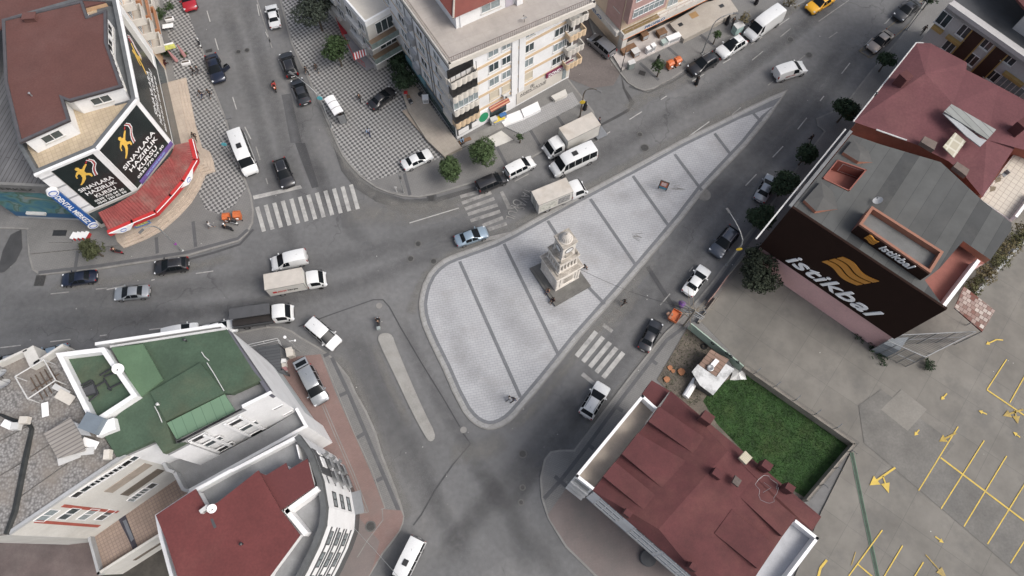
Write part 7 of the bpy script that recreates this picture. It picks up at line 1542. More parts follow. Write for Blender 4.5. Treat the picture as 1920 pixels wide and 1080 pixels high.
def pmeshes(kind):
    if kind in MC: return MC[kind]
    J = pose(kind); add = lambda a, *r: (*J[a], *r)
    vs = [add('pel', .12, .1), add('wai', .11, .09), add('che', .13, .1), add('nec', .05), add('hb', .06), add('hm', .085, .09), add('ht', .065)]; ed = [(0, 1), (1, 2), (2, 3), (3, 4), (4, 5), (5, 6)]
    for n in 'lr':
        b = len(vs); vs += [add('hip'+n, .08), add('kne'+n, .055), add('ank'+n, .038), add('toe'+n, .03)]; ed += [(0, b), (b, b+1), (b+1, b+2), (b+2, b+3)]
        b = len(vs); vs += [add('sho'+n, .05), add('elb'+n, .038), add('wri'+n, .026)]; ed += [(2, b), (b, b+1), (b+1, b+2)]
        w = Vector(J['wri'+n]); d = (w-Vector(J['elb'+n])).normalized(); sd = Vector((0, 1, 0)).cross(d).normalized() if abs(d.y) < .9 else Vector((1, 0, 0)); pm_ = w+d*.07; k = len(vs); vs.append((*pm_, .03, .018)); ed.append((b+2, k))
        for i, L_ in enumerate((.075, .085, .08, .065)): q = pm_+sd*(i-1.5)*.019+d*.03; e = q+d*L_*.6+Vector((.01, 0, -.005)); m2 = len(vs); vs += [(*q, .009), (*e, .008)]; ed += [(k, m2), (m2, m2+1)]
        q = w+d*.03+sd*.04; e = q+d*.045+sd*.01; m2 = len(vs); vs += [(*q, .01), (*e, .009)]; ed += [(k, m2), (m2, m2+1)]
    k = len(vs); h = J['hm']; vs.append((h[0]+.1, h[1], h[2]-.01, .016)); ed.append((5, k))
    bodym = skinmesh(vs, ed)
    vs = [add('pel', .14, .12), add('wai', .135, .11), add('che', .155, .12), add('nec', .075)]; vs[3] = (vs[3][0], vs[3][1], vs[3][2]-.03, .07); ed = [(0, 1), (1, 2), (2, 3)]
    for n in 'lr': b = len(vs); vs += [add('sho'+n, .065), add('elb'+n, .054), add('wri'+n, .042)]; ed += [(2, b), (b, b+1), (b+1, b+2)]
    jk = skinmesh(vs, ed)
    vs = [add('pel', .13, .115)]; ed = []
    for n in 'lr': b = len(vs); vs += [add('hip'+n, .095), add('kne'+n, .07), add('ank'+n, .055)]; ed += [(0, b), (b, b+1), (b+1, b+2)]
    tr_ = skinmesh(vs, ed)
    h = Vector(J['hm']); q = MB(); q.lathe([(.1, -.03), (.112, .03), (.1, .08), (.06, .115), (.005, .125)], (h.x-.022, h.y, h.z), 12); hm = bpy.data.meshes.new('hair'); hm.from_pydata([tuple(v) for v in q.v], [], q.f)
    sh_ = MB()
    for n in 'lr': a = Vector(J['ank'+n]); t = Vector(J['toe'+n]); sh_.tube([a+Vector((-.04, 0, -.045)), (a+t)/2+Vector((0, 0, -.03)), t+Vector((.03, 0, -.01))], [.045, .05, .035], 6)
    sm = bpy.data.meshes.new('shoes'); sm.from_pydata([tuple(v) for v in sh_.v], [], sh_.f)
    MC[kind] = (bodym, jk, tr_, hm, sm); return MC[kind]
CL = {}
def cloth(n, c): return mat('cloth_'+n, c, rough=.9, var=.08, scale=3)
def person(px, py, head, label, top, leg, kind='walk', z=0, robe=None, group='people on foot', hair=hairk, s=1.0):
    c = G(px, py, z); t = thing('person', label, 'person', tuple(c), math.radians(head), group=group); t.scale = (s, s, s)
    b_, j_, t_, h_, s_ = pmeshes(kind)
    for nm, me, m in (('body', b_, skin), ('jacket', j_, top), ('trousers', t_, leg), ('hair', h_, hair), ('shoes', s_, trimk)):
        me = me.copy(); me.materials.clear(); me.materials.append(m); o = bpy.data.objects.new(nm, me); S.collection.objects.link(o); o.parent = t
    if robe:
        q = MB(); q.lathe([(.3, .05), (.27, .5), (.2, .95), (.19, 1.3), (.1, 1.48)], n=16, ribs=5, amp=.07); o = q.build('robe', robe, None, smooth=60); o.parent = t
        q = MB(); q.lathe([(.15, 1.4), (.125, 1.55), (.13, 1.68), (.08, 1.76), (.005, 1.78)], (-.015, 0, 0), 12); o = q.build('headscarf', robe, None, smooth=60); o.parent = t
    return t
bk, nv, gy, lt, bl, br_, rd = cloth('black', (.012, .012, .014)), cloth('navy', (.02, .03, .07)), cloth('grey', (.13, .13, .14)), cloth('light', (.42, .42, .42)), cloth('pale_blue', (.2, .3, .42)), cloth('tan', (.3, .18, .12)), cloth('red', (.35, .03, .03))
for a in (
    (366, 139, 200, 'person in black walking left of the open-doored dark car, left of a pair', bk, bk), (375, 138, 190, 'person in dark clothes right of a pair by the dark blue car', bk, gy),
    (381, 183, 250, 'person in black on the checkered pavement, left of two near the banner building', bk, nv), (396, 181, 250, 'person with white bag on the checkered pavement, right of two', bk, bk),
    (577, 139, -60, 'person in black under the street lamp near the black SUV, left of two', bk, bk), (595, 134, -70, 'person in black under the street lamp, right of two', bk, bk),
    (676, 190, 90, 'person in black standing left of the black car on the checkered pavement', bk, bk), (693, 254, 100, 'person in pale blue top crossing the checkered pavement', bl, nv),
    (398, 427, 0, 'person in light grey standing left of the orange carts', lt, gy), (1169, 571, 200, 'person in black crossing the road right of the plaza', bk, bk),
    (1122, 234, 120, 'person in dark top behind the tail of the parked box truck', nv, bk), (1516, 266, -100, 'person in black walking under the trees on the right pavement', bk, bk),
    (963, 752, 20, 'person in dark jacket at the bottom tip of the plaza', nv, bk), (955, 749, 20, 'person in light top beside the dark one at the plaza tip', lt, gy), (1405, 45+8, 30, 'person by the big white van at the top kerb', bk, gy),
    (1727, 63, 45, 'person in black on the pavement below the brown panelled flats', bk, bk), (545, 672, 0, '', bk, bk)):
    if a[3]: person(*a, z=KH if a[0] not in (1169,) else 0)
person(369, 262, -90, 'person in black on the beige podium steps, upper of two', bk, bk, z=.9); person(370, 285, -60, 'person in black on the beige podium steps, lower of two', bk, bk, z=.9)
person(1305, 158, 250, 'person in a long black robe crossing the upper road', bk, bk, robe=bk); person(1096, 205, 200, 'person in a black robe by the yellow sign lamp post', bk, bk, robe=bk, z=KH)
person(1232, 118, 90, 'person in a black robe behind the small tree by the orange bins', bk, bk, robe=bk, z=KH); person(1362, 45, 60, 'person in a black robe near the teal cabinet, left of two', bk, bk, robe=bk, z=KH); person(1372, 48, 60, 'person in black near the teal cabinet, right of two', bk, bk, z=KH)
person(1417, 7, 60, 'person in a long black robe at the top edge of the photo', bk, bk, robe=bk, z=KH)
person(1029, 548, 215, 'person in tan jacket seated on the plinth of the clock tower', br_, nv, kind='sit', z=.15); person(1038, 565, 215, 'person in dark red-brown top seated on the plinth corner of the clock tower', cloth('maroon', (.05, .02, .02)), bk, kind='sit', z=.15)
person(1093, 504, 0, 'person in black seated behind the clock tower', bk, bk, kind='sit', z=.15)
person(866, 268, -60, 'person in pale blue crouched by the apartment corner', bl, bk, kind='sit', z=KH)
# ================================================================ motorbikes
def scooter(px, py, head, label, m, rider=None, z=0, rl=None, crate=None):
    c = G(px, py, z); t = thing('scooter', label, 'scooter', tuple(c), math.radians(head), group='scooters'); OFF[t.name] = Vector((0, 0, 0))
    for x in (-.6, .62): b = MB(); b.lathe([(.14, -.05), (.24, -.05), (.26, 0), (.24, .05), (.14, .05)], (x, 0, .26), 14, 'y'); b.build('wheel', tyre, t)
    b = MB(); b.tube([(-.85, 0, .55), (-.5, 0, .62), (-.1, 0, .5), (.1, 0, .32), (.35, 0, .34), (.5, 0, .75), (.45, 0, .95)], [.1, .17, .16, .14, .13, .16, .1], 8); b.build('body', m, t, smooth=60)
    b = MB(); b.box((-.4, 0, .8), (.75, .3, .12)); b.build('seat', trimk, t, bevel=.04)
    b = MB(); b.tube([(.38, -.34, 1.05), (.44, 0, 1.0), (.38, .34, 1.05)], .025, 6); b.build('handlebar', trimk, t)
    b = MB(); b.box((.56, 0, .88), (.1, .2, .14)); b.build('headlight', headl, t, bevel=.03)
    if crate: b = MB(); b.box((-.85, 0, 1.0), (.42, .42, .4)); b.build('cargo_box', crate, t, bevel=.03)
    if rider: person(px, py, head, rl, rider, bk, kind='ride', z=z, group='scooter riders', hair=letw if 'helmet' in rl else hairk)
    return t
wp, rp, kp_ = PM['white'], PM['red'], PM['black']
scooter(376, 84, 115, 'white and red scooter parked at the kerb near the top left pavement', wp, z=.0)
scooter(517, 166, -75, 'red orange scooter ridden in the left road', mat('orange_paint', (.6, .12, .03), var=.05), rd, rl='person in red riding the scooter in the left road')
scooter(222, 474, 165, 'red and white scooter with rider near the small tree', rp, bk, z=KH, rl='person in black riding the scooter by the small tree'); 
scooter(437, 419, 160, 'white scooter by the orange carts, upper one', wp, bk, z=KH, rl='person in black seated on the upper scooter by the orange carts')
scooter(428, 430, 160, 'dark scooter by the orange carts, lower one', kp_, bk, z=KH, rl='person wearing white helmet seated on the lower scooter by the orange carts')
scooter(711, 608, 100, 'dark delivery scooter in front of the long traffic island', kp_, bk, rl='person in black riding the delivery scooter at the island', crate=mat('grey_crate', (.25, .28, .28), var=.05))
# ================================================================ trees
bark = mat('bark', (.08, .065, .05), rough=.95, var=.3, scale=6)
def leafmat(n, c): return mat(n, c, rough=.8, var=.45, scale=1.6, fine=.3, spec=.25)
leafA, leafD, leafP, leafY = leafmat('leaves_mid_green', (.04, .066, .026)), leafmat('leaves_dark_green', (.03, .05, .026)), leafmat('leaves_pale_green', (.055, .085, .035)), leafmat('dry_leaves', (.13, .11, .06))
def crown_mesh(R, H, n, leaf, m, seed, gaps=.25, zc=0.0):
    rnd = random.Random(seed); blobs = []
    for i in range(9): a = rnd.uniform(0, 6.28); rr = rnd.uniform(.2, .62)*R; blobs.append((Vector((rr*math.cos(a), rr*math.sin(a), rnd.uniform(-.3, .35)*H)), rnd.uniform(.38, .6)*R))
    blobs.append((Vector((0, 0, .1*H)), .62*R)); b = MB(); cl = []
    for i in range(n//9):
        c, r = rnd.choice(blobs); d = Vector((rnd.gauss(0, 1), rnd.gauss(0, 1), rnd.gauss(0, .8)+.25)).normalized(); cl.append((c+Vector((d.x*r, d.y*r, d.z*r*H/R))*rnd.uniform(.72, 1.06), d))
    for c, d in cl:
        for k in range(9):
            p = c+Vector((rnd.gauss(0, 1), rnd.gauss(0, 1), rnd.gauss(0, 1)))*leaf*.8; nn = (d+Vector((rnd.gauss(0, .7), rnd.gauss(0, .7), rnd.gauss(0, .6)+.3))).normalized()
            a = nn.cross(Vector((rnd.gauss(0, 1), rnd.gauss(0, 1), rnd.gauss(0, 1)))).normalized(); e = nn.cross(a); s = leaf*rnd.uniform(.5, 1.1)
            b.add([p-a*s-e*s*.3, p+e*s*.6, p+a*s, p-e*s*.7], [(0, 1, 2, 3)])
    me = bpy.data.meshes.new('crown'); me.from_pydata([tuple(v+Vector((0, 0, zc))) for v in b.v], [], b.f); me.materials.append(m); return me
def trunk_mesh(h, r, R, seed):
    rnd = random.Random(seed); b = MB(); b.tube([(0, 0, 0), (.03, .02, h*.5), (0, 0, h)], [r, r*.8, r*.6], 7)
    for k in range(6): a = k*1.05+rnd.random(); b.tube([(0, 0, h*.92), (R*.3*math.cos(a), R*.3*math.sin(a), h+.35*R), (R*.62*math.cos(a), R*.62*math.sin(a), h+R*.7)], [r*.5, r*.35, r*.12], 5)
    me = bpy.data.meshes.new('trunk'); me.from_pydata([tuple(v) for v in b.v], [], b.f); me.materials.append(bark); return me
def tree(px, py, R, label, m=leafD, trunk=2.0, H=.85, n=2600, leaf=.17, seed=1, cat='tree', z=KH, nm='street_tree', grp='street trees'):
    zc = trunk+R*H*.75; c = G(px, py, zc); t = thing(nm, label, cat, (c.x, c.y, z), seed*.7, group=grp)
    o = bpy.data.objects.new('crown', crown_mesh(R, R*H, n, leaf, m, seed, zc=zc)); S.collection.objects.link(o); o.parent = t
    o = bpy.data.objects.new('trunk', trunk_mesh(trunk, .09+R*.03, R, seed)); S.collection.objects.link(o); o.parent = t; return t
tree(631, 95, 2.1, 'bushy green tree on the checkered pavement beside the red cafe terrace', leafA, 2.0, n=3600, seed=1)
tree(590, 16, 3.2, 'large grey green tree at the top edge left of the red cafe', leafmat('leaves_grey_green', (.04, .05, .038)), 2.4, n=5200, seed=2); tree(650, -18, 3.0, 'dark tree behind the large grey green one at the top edge', leafD, 2.6, n=4000, seed=3)
tree(847, 319, 1.75, 'round clipped tree beside the white saloon, left of two at the kerb', leafP, 1.5, n=7000, leaf=.13, seed=4, H=.95); tree(905, 287, 1.95, 'round clipped tree in front of the shops, right of two at the kerb', leafP, 1.5, n=8000, leaf=.13, seed=5, H=.95)
tree(174, 466, 1.5, 'small olive tree on the pavement below the dental sign', leafmat('leaves_olive', (.055, .062, .03)), 1.5, n=2600, leaf=.14, seed=6)
tree(1587, 206, 1.75, 'dark tree at the red roofed corner, uppermost of four along the right pavement', leafD, 1.8, seed=7, n=5200); tree(1512, 289, 1.45, 'dark round tree, second of four along the right pavement', leafD, 1.8, seed=8, n=4200)
tree(1474, 346, 1.85, 'dark tree overhanging the silver white car', leafD, 1.9, seed=9, n=5400); tree(1428, 405, 1.75, 'dark tree by the left end of the grey roof', leafD, 1.8, seed=10, n=5200)
tree(1426, 505, 3.0, 'wide dark tree under the huge brown sign', leafmat('leaves_blackish', (.032, .04, .026)), 1.6, seed=11, n=6000, leaf=.2, H=.7); tree(1664, 113, 1.35, 'small dark tree beside the beige saloon', leafD, 1.6, seed=12, n=2000)
tree(760, 148, 1.9, 'dark shrub tree in the gap beside the central apartment block', leafD, .8, seed=13, n=2600); tree(745, 118, 1.6, 'dark shrub by the cafe sign in the building gap', leafD, .6, seed=14, n=1800)
tree(1238, 124, 1.1, 'thin young tree left of the orange bins', leafA, 1.7, seed=15, n=900, leaf=.12); tree(1343, 67, .75, 'tiny young tree behind the white SUV at the top kerb', leafA, 1.4, seed=16, n=420, leaf=.12)
tree(975, 258, .6, 'tiny sapling between the round tree and the parked truck', leafA, 1.0, seed=17, n=300, leaf=.12); tree(1398, 37, 1.1, 'bare looking young tree by the teal cabinet', leafY, 1.2, seed=18, n=500, leaf=.11)
tree(1483, 4, 1.3, 'low bare bush on the traffic island at the top edge', leafY, .5, seed=19, n=500, leaf=.1, H=.5); tree(1745, -2, 1.2, 'dark tree at the top edge by the pale balcony', leafD, 1.5, seed=20, n=1200)
def bush(px, py, r, label, m=leafA, n=500, z=KH, h=.6, nm='shrub', grp='low plants', leaf=.11):
    c = G(px, py, z); t = bpy.data.objects.new(nm, crown_mesh(r, r*h, n, leaf, m, int(px+py), zc=r*h*.6)); S.collection.objects.link(t); t.location = c; tag(t, label, 'plant', grp); return t
bush(302, 28, 1.1, 'green shrub by the upper white planter, top left', leafA, 700); bush(318, 14, .8, 'small shrub at the top of the planter row, top left', leafA, 400); bush(312, 102, 1.2, 'green shrub behind the two folded pink parasols', leafD, 800, z=.3); bush(345, 105, .6, 'small shrub beside the lower white planter', leafA, 300); bush(310, 122, .6, 'reddish plant near the purple parasol', leafmat('leaves_red', (.06, .02, .02)), 250); bush(279, 30, .5, 'potted plant on the light terrace, top left', leafA, 200)
bush(1612, 632, .9, 'weeds at the foot of the pink wall, upper patch', leafD, 160, z=.16, h=.3); bush(1640, 655, 1.3, 'green weeds at the foot of the pink wall', leafD, 300, z=.16, h=.3); bush(1652, 675, 1.2, 'weeds near the corner of the pink wall', leafD, 260, z=.16, h=.3); bush(1734, 684, 1.1, 'ivy clump at the foot of the wire cage', leafD, 500, z=.16, h=.6)
for i, (x, y, r) in enumerate(((1822, 540, 1.5), (1838, 515, 1.7), (1856, 490, 1.8), (1874, 468, 1.8), (1893, 450, 1.7), (1912, 436, 1.6))): bush(x, y, r, 'dry climbing hedge clump on the yard wall by the store, '+('lowest', 'second from bottom', 'third from bottom', 'third from top', 'second from top', 'topmost')[i], leafY if i % 2 else leafmat('leaves_olive_dry', (.085, .085, .04)), 1100, z=1.6, h=.8, nm='hedge_clump', grp='dry hedge by the store', leaf=.12)
w = Wall(G(1815, 560, .16), G(1925, 440, .16)); b = MB(); b.wbox(w, 0, w.L, .1, 1.6, -.15, .15); o = b.build('yard_wall', greyw, loc=tuple(w.at(0, 0))); tag(o, 'grey wall carrying the dry hedge beside the store', 'wall')
# grass of the lot
gp = PG([(1330, 735), (1392, 694), (1404, 700), (1592, 834), (1513, 935), (1430, 885), (1345, 795), (1318, 752)], .18); b = MB(); rnd = random.Random(5)
def inside(p, poly):
    c = False; j = len(poly)-1
    for i in range(len(poly)):
        if (poly[i][1] > p[1]) != (poly[j][1] > p[1]) and p[0] < (poly[j][0]-poly[i][0])*(p[1]-poly[i][1])/(poly[j][1]-poly[i][1])+poly[i][0]: c = not c
        j = i
    return c
xs_ = [p[0] for p in gp]; ys_ = [p[1] for p in gp]; cnt = 0
while cnt < 14000:
    p = (rnd.uniform(min(xs_), max(xs_)), rnd.uniform(min(ys_), max(ys_)))
    if not inside(p, gp): continue
    cnt += 1; a = rnd.uniform(0, 6.28); h = rnd.uniform(.08, .22); d = Vector((math.cos(a), math.sin(a), 0))*.05; q = Vector((*p, .17)); l = Vector((rnd.gauss(0, .08), rnd.gauss(0, .08), h)); b.add([q-d, q+d, q+l], [(0, 1, 2)])
o = b.build('grass', leafmat('grass_blades', (.045, .105, .026))); tag(o, kind='stuff')
b = MB()
for k in range(1800):
    p = (rnd.uniform(1240, 1345), rnd.uniform(620, 760)); g_ = G(*p, .17)
    if not inside(p, [(1232, 712), (1290, 615), (1345, 660), (1318, 752), (1290, 770)]): continue
    a = rnd.uniform(0, 6.28); d = Vector((math.cos(a), math.sin(a), 0))*.06; b.add([g_-d, g_+d, g_+Vector((rnd.gauss(0, .1), rnd.gauss(0, .1), .15))], [(0, 1, 2)])
o = b.build('weeds', leafmat('weed_blades', (.05, .07, .03))); tag(o, kind='stuff')
# ================================================================ lot walls, hoarding, junk
concw = mat('old_concrete_wall', (.22, .2, .175), rough=.95, var=.2, scale=.8, fine=.12, dirt=(.12, .11, .1), dirt_amt=.7)
def wallobj(nm, pts, h, th, m, label, cat='wall', z0=.1, posts=None):
    c = G(*pts[0], .16); t = thing(nm, label, cat, tuple(c))
    b = MB(); P = [G(*p, h) for p in pts]
    for p, q in zip(P, P[1:]): w = Wall(p, q); b.wbox(w, -.0, w.L, z0, h, -th/2, th/2)
    b.build('wall', m, t)
    if posts:
        for p, q in zip(P, P[1:]):
            w = Wall(p, q); n = int(w.L/posts)
            for i in range(n):
                b = MB(); a = (i+.5)*posts; b.tube([w.at(a, h, 0), w.at(a, h+1.0, 0), w.at(a+.1, h+1.35, -.5)], .05, 5); b.build('post', greymetal, t)
            b = MB()
            for zz in (.3, .6, .9): b.tube([w.at(0, h+zz, 0), w.at(w.L/2, h+zz-.05, .05), w.at(w.L, h+zz, 0)], .012, 4)
            b.build('wire', darkmetal, t)
    return t
wallobj('boundary_wall', [(1396, 688), (1604, 832), (1514, 938)], 1.6, .3, concw, 'concrete boundary wall with bent posts around the green lot', posts=2.6)
wallobj('boundary_wall', [(1310, 604), (1345, 558)], .7, .3, concw, 'low concrete wall between pavement and yard by the tangled pole', posts=2.2)
rb = wallobj('sheet_fence', [(1328, 566), (1345, 545), (1366, 516)], 1.5, .1, mat('rusty_pink_sheet', (.28, .17, .14), rough=.8, var=.25, scale=1), 'faded pink sheet fence along the right pavement', 'fence')
wallobj('sheet_fence', [(1366, 516), (1408, 466)], 1.3, .1, concw, 'grey sheet fence along the right pavement under the dark tree', 'fence')
w = Wall(G(1289, 615, .3), G(1386, 694, .3)); t = thing('hoarding', 'long pale green hoarding board with four dark ring marks behind the lot', 'hoarding', tuple(w.at(0, .16)))
b = MB(); b.wbox(w, 0, w.L, .3, 2.1, -.06, .06); bo = b.build('board', mat('pale_green_board', (.33, .42, .35), rough=.7, var=.1, scale=1, dirt=(.24, .3, .26), dirt_amt=.5), t)
for px, py in ((1337, 643), (1364, 662), (1371, 667), (1384, 678)):
    a, z = w.hit(px, py); b = MB(); cc = w.at(a, z, .08); b.tube([cc+(w.u*math.cos(.45*k)*.2+Zv*math.sin(.45*k)*.2) for k in range(15)], .06, 5); b.build('ring_mark', blackm, bo)
for i in range(6): b = MB(); b.tube([w.at(.5+i*w.L/6, .1, -.15), w.at(.5+i*w.L/6, 2.0, -.15)], .05, 5); b.build('post', darkmetal, t)
wood = slabs('brown_boards', (.2, .13, .1), (.24, .16, .12), (.1, .07, .05), 4, .5, -.65, js=.04); speck = mat('speckled_white_sheet', (.55, .56, .56), rough=.6, var=.05, scale=2, dirt=(.1, .1, .1), dirt_amt=.9)
sh = thing('hut', 'low hut roofed with brown boards and torn white sheets in the lot corner', 'hut', tuple(G(1335, 690, .17)))
b = MB(); b.prism(PG([(1312, 684), (1334, 657), (1366, 675), (1376, 690), (1338, 738), (1304, 716)], 1.9), .1, 1.85); b.build('wall', darkgrey, sh)
slab(sh, 'board_roof', [(1310, 684), (1333, 655), (1367, 674), (1342, 706)], 0, .08, wood, [2.0, 2.1, 2.1, 2.0]); slab(sh, 'white_sheet', [(1297, 697), (1309, 683), (1343, 707), (1361, 682), (1377, 692), (1337, 741), (1312, 722)], 1.98, .05, speck)
slab(sh, 'white_panel', [(1332, 683), (1342, 672), (1349, 677), (1339, 689)], 2.25, .08, letw)
c = G(1332, 690, 2.2); b = MB(); b.lathe([(.42, 0), (.4, .12), (.3, .15), (.02, .1)], tuple(c), 14); b.build('basin', greymetal, sh)
b = MB(); b.tube([G(1285, 744, .6), G(1305, 712, .6)], .42, 8); o = b.build('white_duct', letw, loc=tuple(G(1295, 728, .6))); tag(o, 'fat white duct lying between the hut and the red roof', 'duct')
b = MB(); P = G(1384, 700, .6)
vs = []
for k in range(10): a = .628*k; r = .9+.3*math.sin(k*2.3); vs.append((P.x+r*math.cos(a), P.y+r*math.sin(a), .35+.2*math.sin(k*1.7)))
b.add(vs+[(P.x, P.y, .8)], [(k, (k+1) % 10, 10) for k in range(10)]); o = b.build('plastic_sheet', steelw, loc=(P.x, P.y, .3)); tag(o, 'crumpled pale plastic sheet on the grass edge', 'plastic sheet')
for i, (x, y) in enumerate(((1320, 650), (1262, 696), (1256, 690), (1250, 712), (1277, 698))):
    c = G(x, y, .2); b = MB(); b.lathe([(.2, 0), (.36, .03), (.4, .12), (.36, .22), (.2, .24)], tuple(c), 14)
    if i == 0: o = b.build('tyre', tyre, loc=tuple(c)); tag(o, 'black tyre lying behind the pale green hoarding', 'tyre')
    else:
        r_ = .18+.07*i; b = MB(); bm_ = [(r_*math.cos(k*.9)*(1+.3*math.sin(k*3)), r_*math.sin(k*.9)) for k in range(7)]; b.prism([(c.x+p[0], c.y+p[1]) for p in bm_], .15, .25+.05*i); o = b.build('rubble_stone', mat('orange_rubble', (.3, .13, .06), var=.3), loc=tuple(c)); tag(o, 'orange brown rubble lump in the bare soil by the lot', 'rubble', 'rubble lumps in the soil')
# ================================================================ lamps and poles
polem = mat('galvanised_pole', (.3, .31, .31), rough=.5, metal=.4, var=.15, scale=2); lampm = mat('lamp_head_grey', (.12, .12, .12), rough=.5, var=.1)
def lamp(base, head, label, hp=7.5, m=polem, sign=None, z=KH, thick=.08, arms=None):
    c = G(*base, z); t = thing('street_lamp', label, 'street lamp', tuple(c), group='street lamps'); hd = G(*head, hp+.8); d = Vector((hd.x-c.x, hd.y-c.y, 0)); top = Vector((c.x, c.y, hp-1.2))
    pts = [c, top]+[top+d*(1-math.cos(t_))+Vector((0, 0, 2.0*math.sin(t_))) for t_ in (.4, .8, 1.2, 1.5)]+[Vector((hd.x, hd.y, hp+.8))]
    b = MB(); b.tube(pts[:2], [thick*1.3, thick], 8); b.build('pole', m, t); b = MB(); b.tube(pts[1:], [thick, thick*.9, thick*.8, thick*.7, thick*.65, thick*.6], 6); b.build('arm', m, t)
    b = MB(); u_ = d.normalized(); b.box((hd.x+u_.x*.2, hd.y+u_.y*.2, hp+.78), (.7, .3, .14), math.atan2(u_.y, u_.x)); b.build('lamp_head', lampm, t, bevel=.03)
    b = MB(); b.lathe([(.2, 0), (.2, .12), (.1, .2)], (c.x, c.y, z), 8); b.build('base_plate', m, t)
    if sign:
        x, y, col, zz = sign; w = Wall(Vector((c.x-.3, c.y, 0)), Vector((c.x+.3, c.y, 0))); b = MB(); cc = Vector((c.x, c.y-.12, zz)); n = 14
        b.add([cc+Vector((math.cos(.449*k)*.36, -.02, math.sin(.449*k)*.36)) for k in range(n)]+[cc+Vector((math.cos(.449*k)*.36, .02, math.sin(.449*k)*.36)) for k in range(n)], [tuple(range(n)), tuple(range(2*n-1, n-1, -1))]+[((k+1) % n, k, n+k, n+(k+1) % n) for k in range(n)]); b.build('round_sign', col, t)
    return t
teal = mat('teal_disc', (.08, .35, .4), var=.05); yel = mat('yellow_disc', (.6, .42, .04), var=.05)
lamp((342, 470), (267, 431), 'street lamp with purple ribbon in front of the red canopy'); c = G(327, 452, 1.9); b = MB(); b.lathe([(.13, -.2), (.17, 0), (.13, .2)], (G(342, 470, KH).x, G(342, 470, KH).y, 2.2), 8); o = b.build('ribbon', mat('purple_ribbon', (.3, .06, .35), var=.1), S.objects['street_lamp'])
lamp((440, 298), (425, 222), 'street lamp with teal disc by the left pavement kerb', sign=(405, 256, teal, 3.8), thick=.06); lamp((622, 238), (548, 138), 'white curved street lamp reaching over the two parked dark cars', sign=(587, 149, teal, 6.6), thick=.06)
lamp((1087, 221), (1121, 169), 'street lamp with yellow sign at the side street corner', hp=6.5, m=mat('brown_pole', (.11, .09, .07), var=.2), sign=(1087, 182, yel, 3.8)); lamp((1316, 101), (1377, 25), 'curved street lamp above the black SUV at the top kerb', hp=7.0)
lamp((1700, 56), (1697, 6), 'thin street lamp beside the dark car at the top right', thick=.05, hp=6.5); lamp((1362, 497), (1367, 397), 'street lamp with yellow disc leaning over the dark grey SUV', sign=(1389, 450, yel, 5.2), hp=7.5)
def pole(base, top, h, label, m=polem, r=.09, extra=None, z=KH):
    c = G(*base, z); t = thing('pole', label, 'pole', tuple(c)); tp = Vector((c.x, c.y, h)); b = MB(); b.tube([c, tp], [r, r*.75], 8); b.build('shaft', m, t); return t, c
t, c = pole((757, 361), (740, 295), 5.5, 'pale traffic pole standing on the pavement by the white saloon'); b = MB(); b.box((c.x+.15, c.y-.1, 4.2), (.25, .2, .7)); b.build('signal_box', lampm, t); b = MB(); b.box((c.x-.9, c.y+.1, .7), (.08, .08, 1.1)); b.box((c.x-.9, c.y+.1, 1.3), (.3, .05, .3)); b.build('small_sign', steelw, t)
t, c = pole((562, 660), (521, 619), 6.0, 'grey camera mast with two white globes at the pavement corner'); b = MB(); b.lathe([(.01, .18), (.16, .1), (.18, 0), (.16, -.1), (.01, -.18)], (c.x, c.y, 6.1), 10); b.build('globe', letw, t); b = MB(); b.tube([(c.x, c.y, 4.6), (c.x+.7, c.y, 4.8)], .04, 5); b.lathe([(.01, .14), (.14, 0), (.01, -.14)], (c.x+.75, c.y, 4.85), 8); b.build('side_globe', letw, t)
o = MB(); c = G(545, 662, .8); o.box((c.x, c.y, .75), (.7, 1.0, 1.2), .3); o.box((c.x, c.y, 1.38), (.8, 1.1, .08), .3); r_ = o.build('electric_cabinet', creamw, loc=(c.x, c.y, KH), bevel=.02); tag(r_, 'beige electric cabinet at the foot of the camera mast', 'cabinet')
# tangled utility pole
t, c = pole((1281, 611), (1312, 560), 6.0, 'wooden utility pole tangled with branches and crossbars at the right pavement', m=mat('grey_wood', (.2, .18, .15), var=.25, scale=3), r=.13)
b = MB(); 
for z, l, a in ((5.6, 2.6, 2.5), (5.0, 2.6, 2.5), (4.4, 2.2, 2.6)): d = Vector((math.cos(a), math.sin(a), 0))*l/2; p = Vector((c.x, c.y, z)); b.tube([p-d, p+d], .07, 5)
b.build('crossbar', polem, t)
b = MB(); rnd = random.Random(3)
for k in range(26):
    p = Vector((c.x, c.y, rnd.uniform(2.5, 5.8))); d = Vector((rnd.gauss(-.2, .8), rnd.gauss(.5, .8), rnd.uniform(-.2, .6))); b.tube([p, p+d*.7+Vector((0, 0, .15)), p+d*1.5], [.05, .03, .012], 4)
b.build('branches', mat('dead_branch', (.2, .17, .13), var=.3), t)
t, c = pole((1164, 135), (1180, 72), 5.0, 'thin dark pole at the corner of the marble terrace', m=darkmetal, r=.06)
# wire from the tower to the pole
a_, e_ = G(1088, 492, 4.4), G(1310, 560, 0); e_ = Vector((G(1281, 611, KH).x, G(1281, 611, KH).y, 5.6)); a_ = TW.location+Vector((1.2, -.6, 4.3)); b = MB(); b.tube([a_.lerp(e_, k/10)+Vector((0, 0, -1.2*math.sin(math.pi*k/10))) for k in range(11)], .02, 4); o = b.build('cable', darkmetal, loc=tuple(a_)); tag(o, 'thin dark cable strung from the clock tower to the tangled pole', 'cable')
b = MB(); e0 = G(664, 990, 3.5); e1 = G(750, 1085, 3.0); b.tube([e0, e0.lerp(e1, .5)-Vector((0, 0, .3)), e1], .02, 4); o = b.build('cable', polem, loc=tuple(e0)); tag(o, 'thin pale cable running down from the curved white block', 'cable')
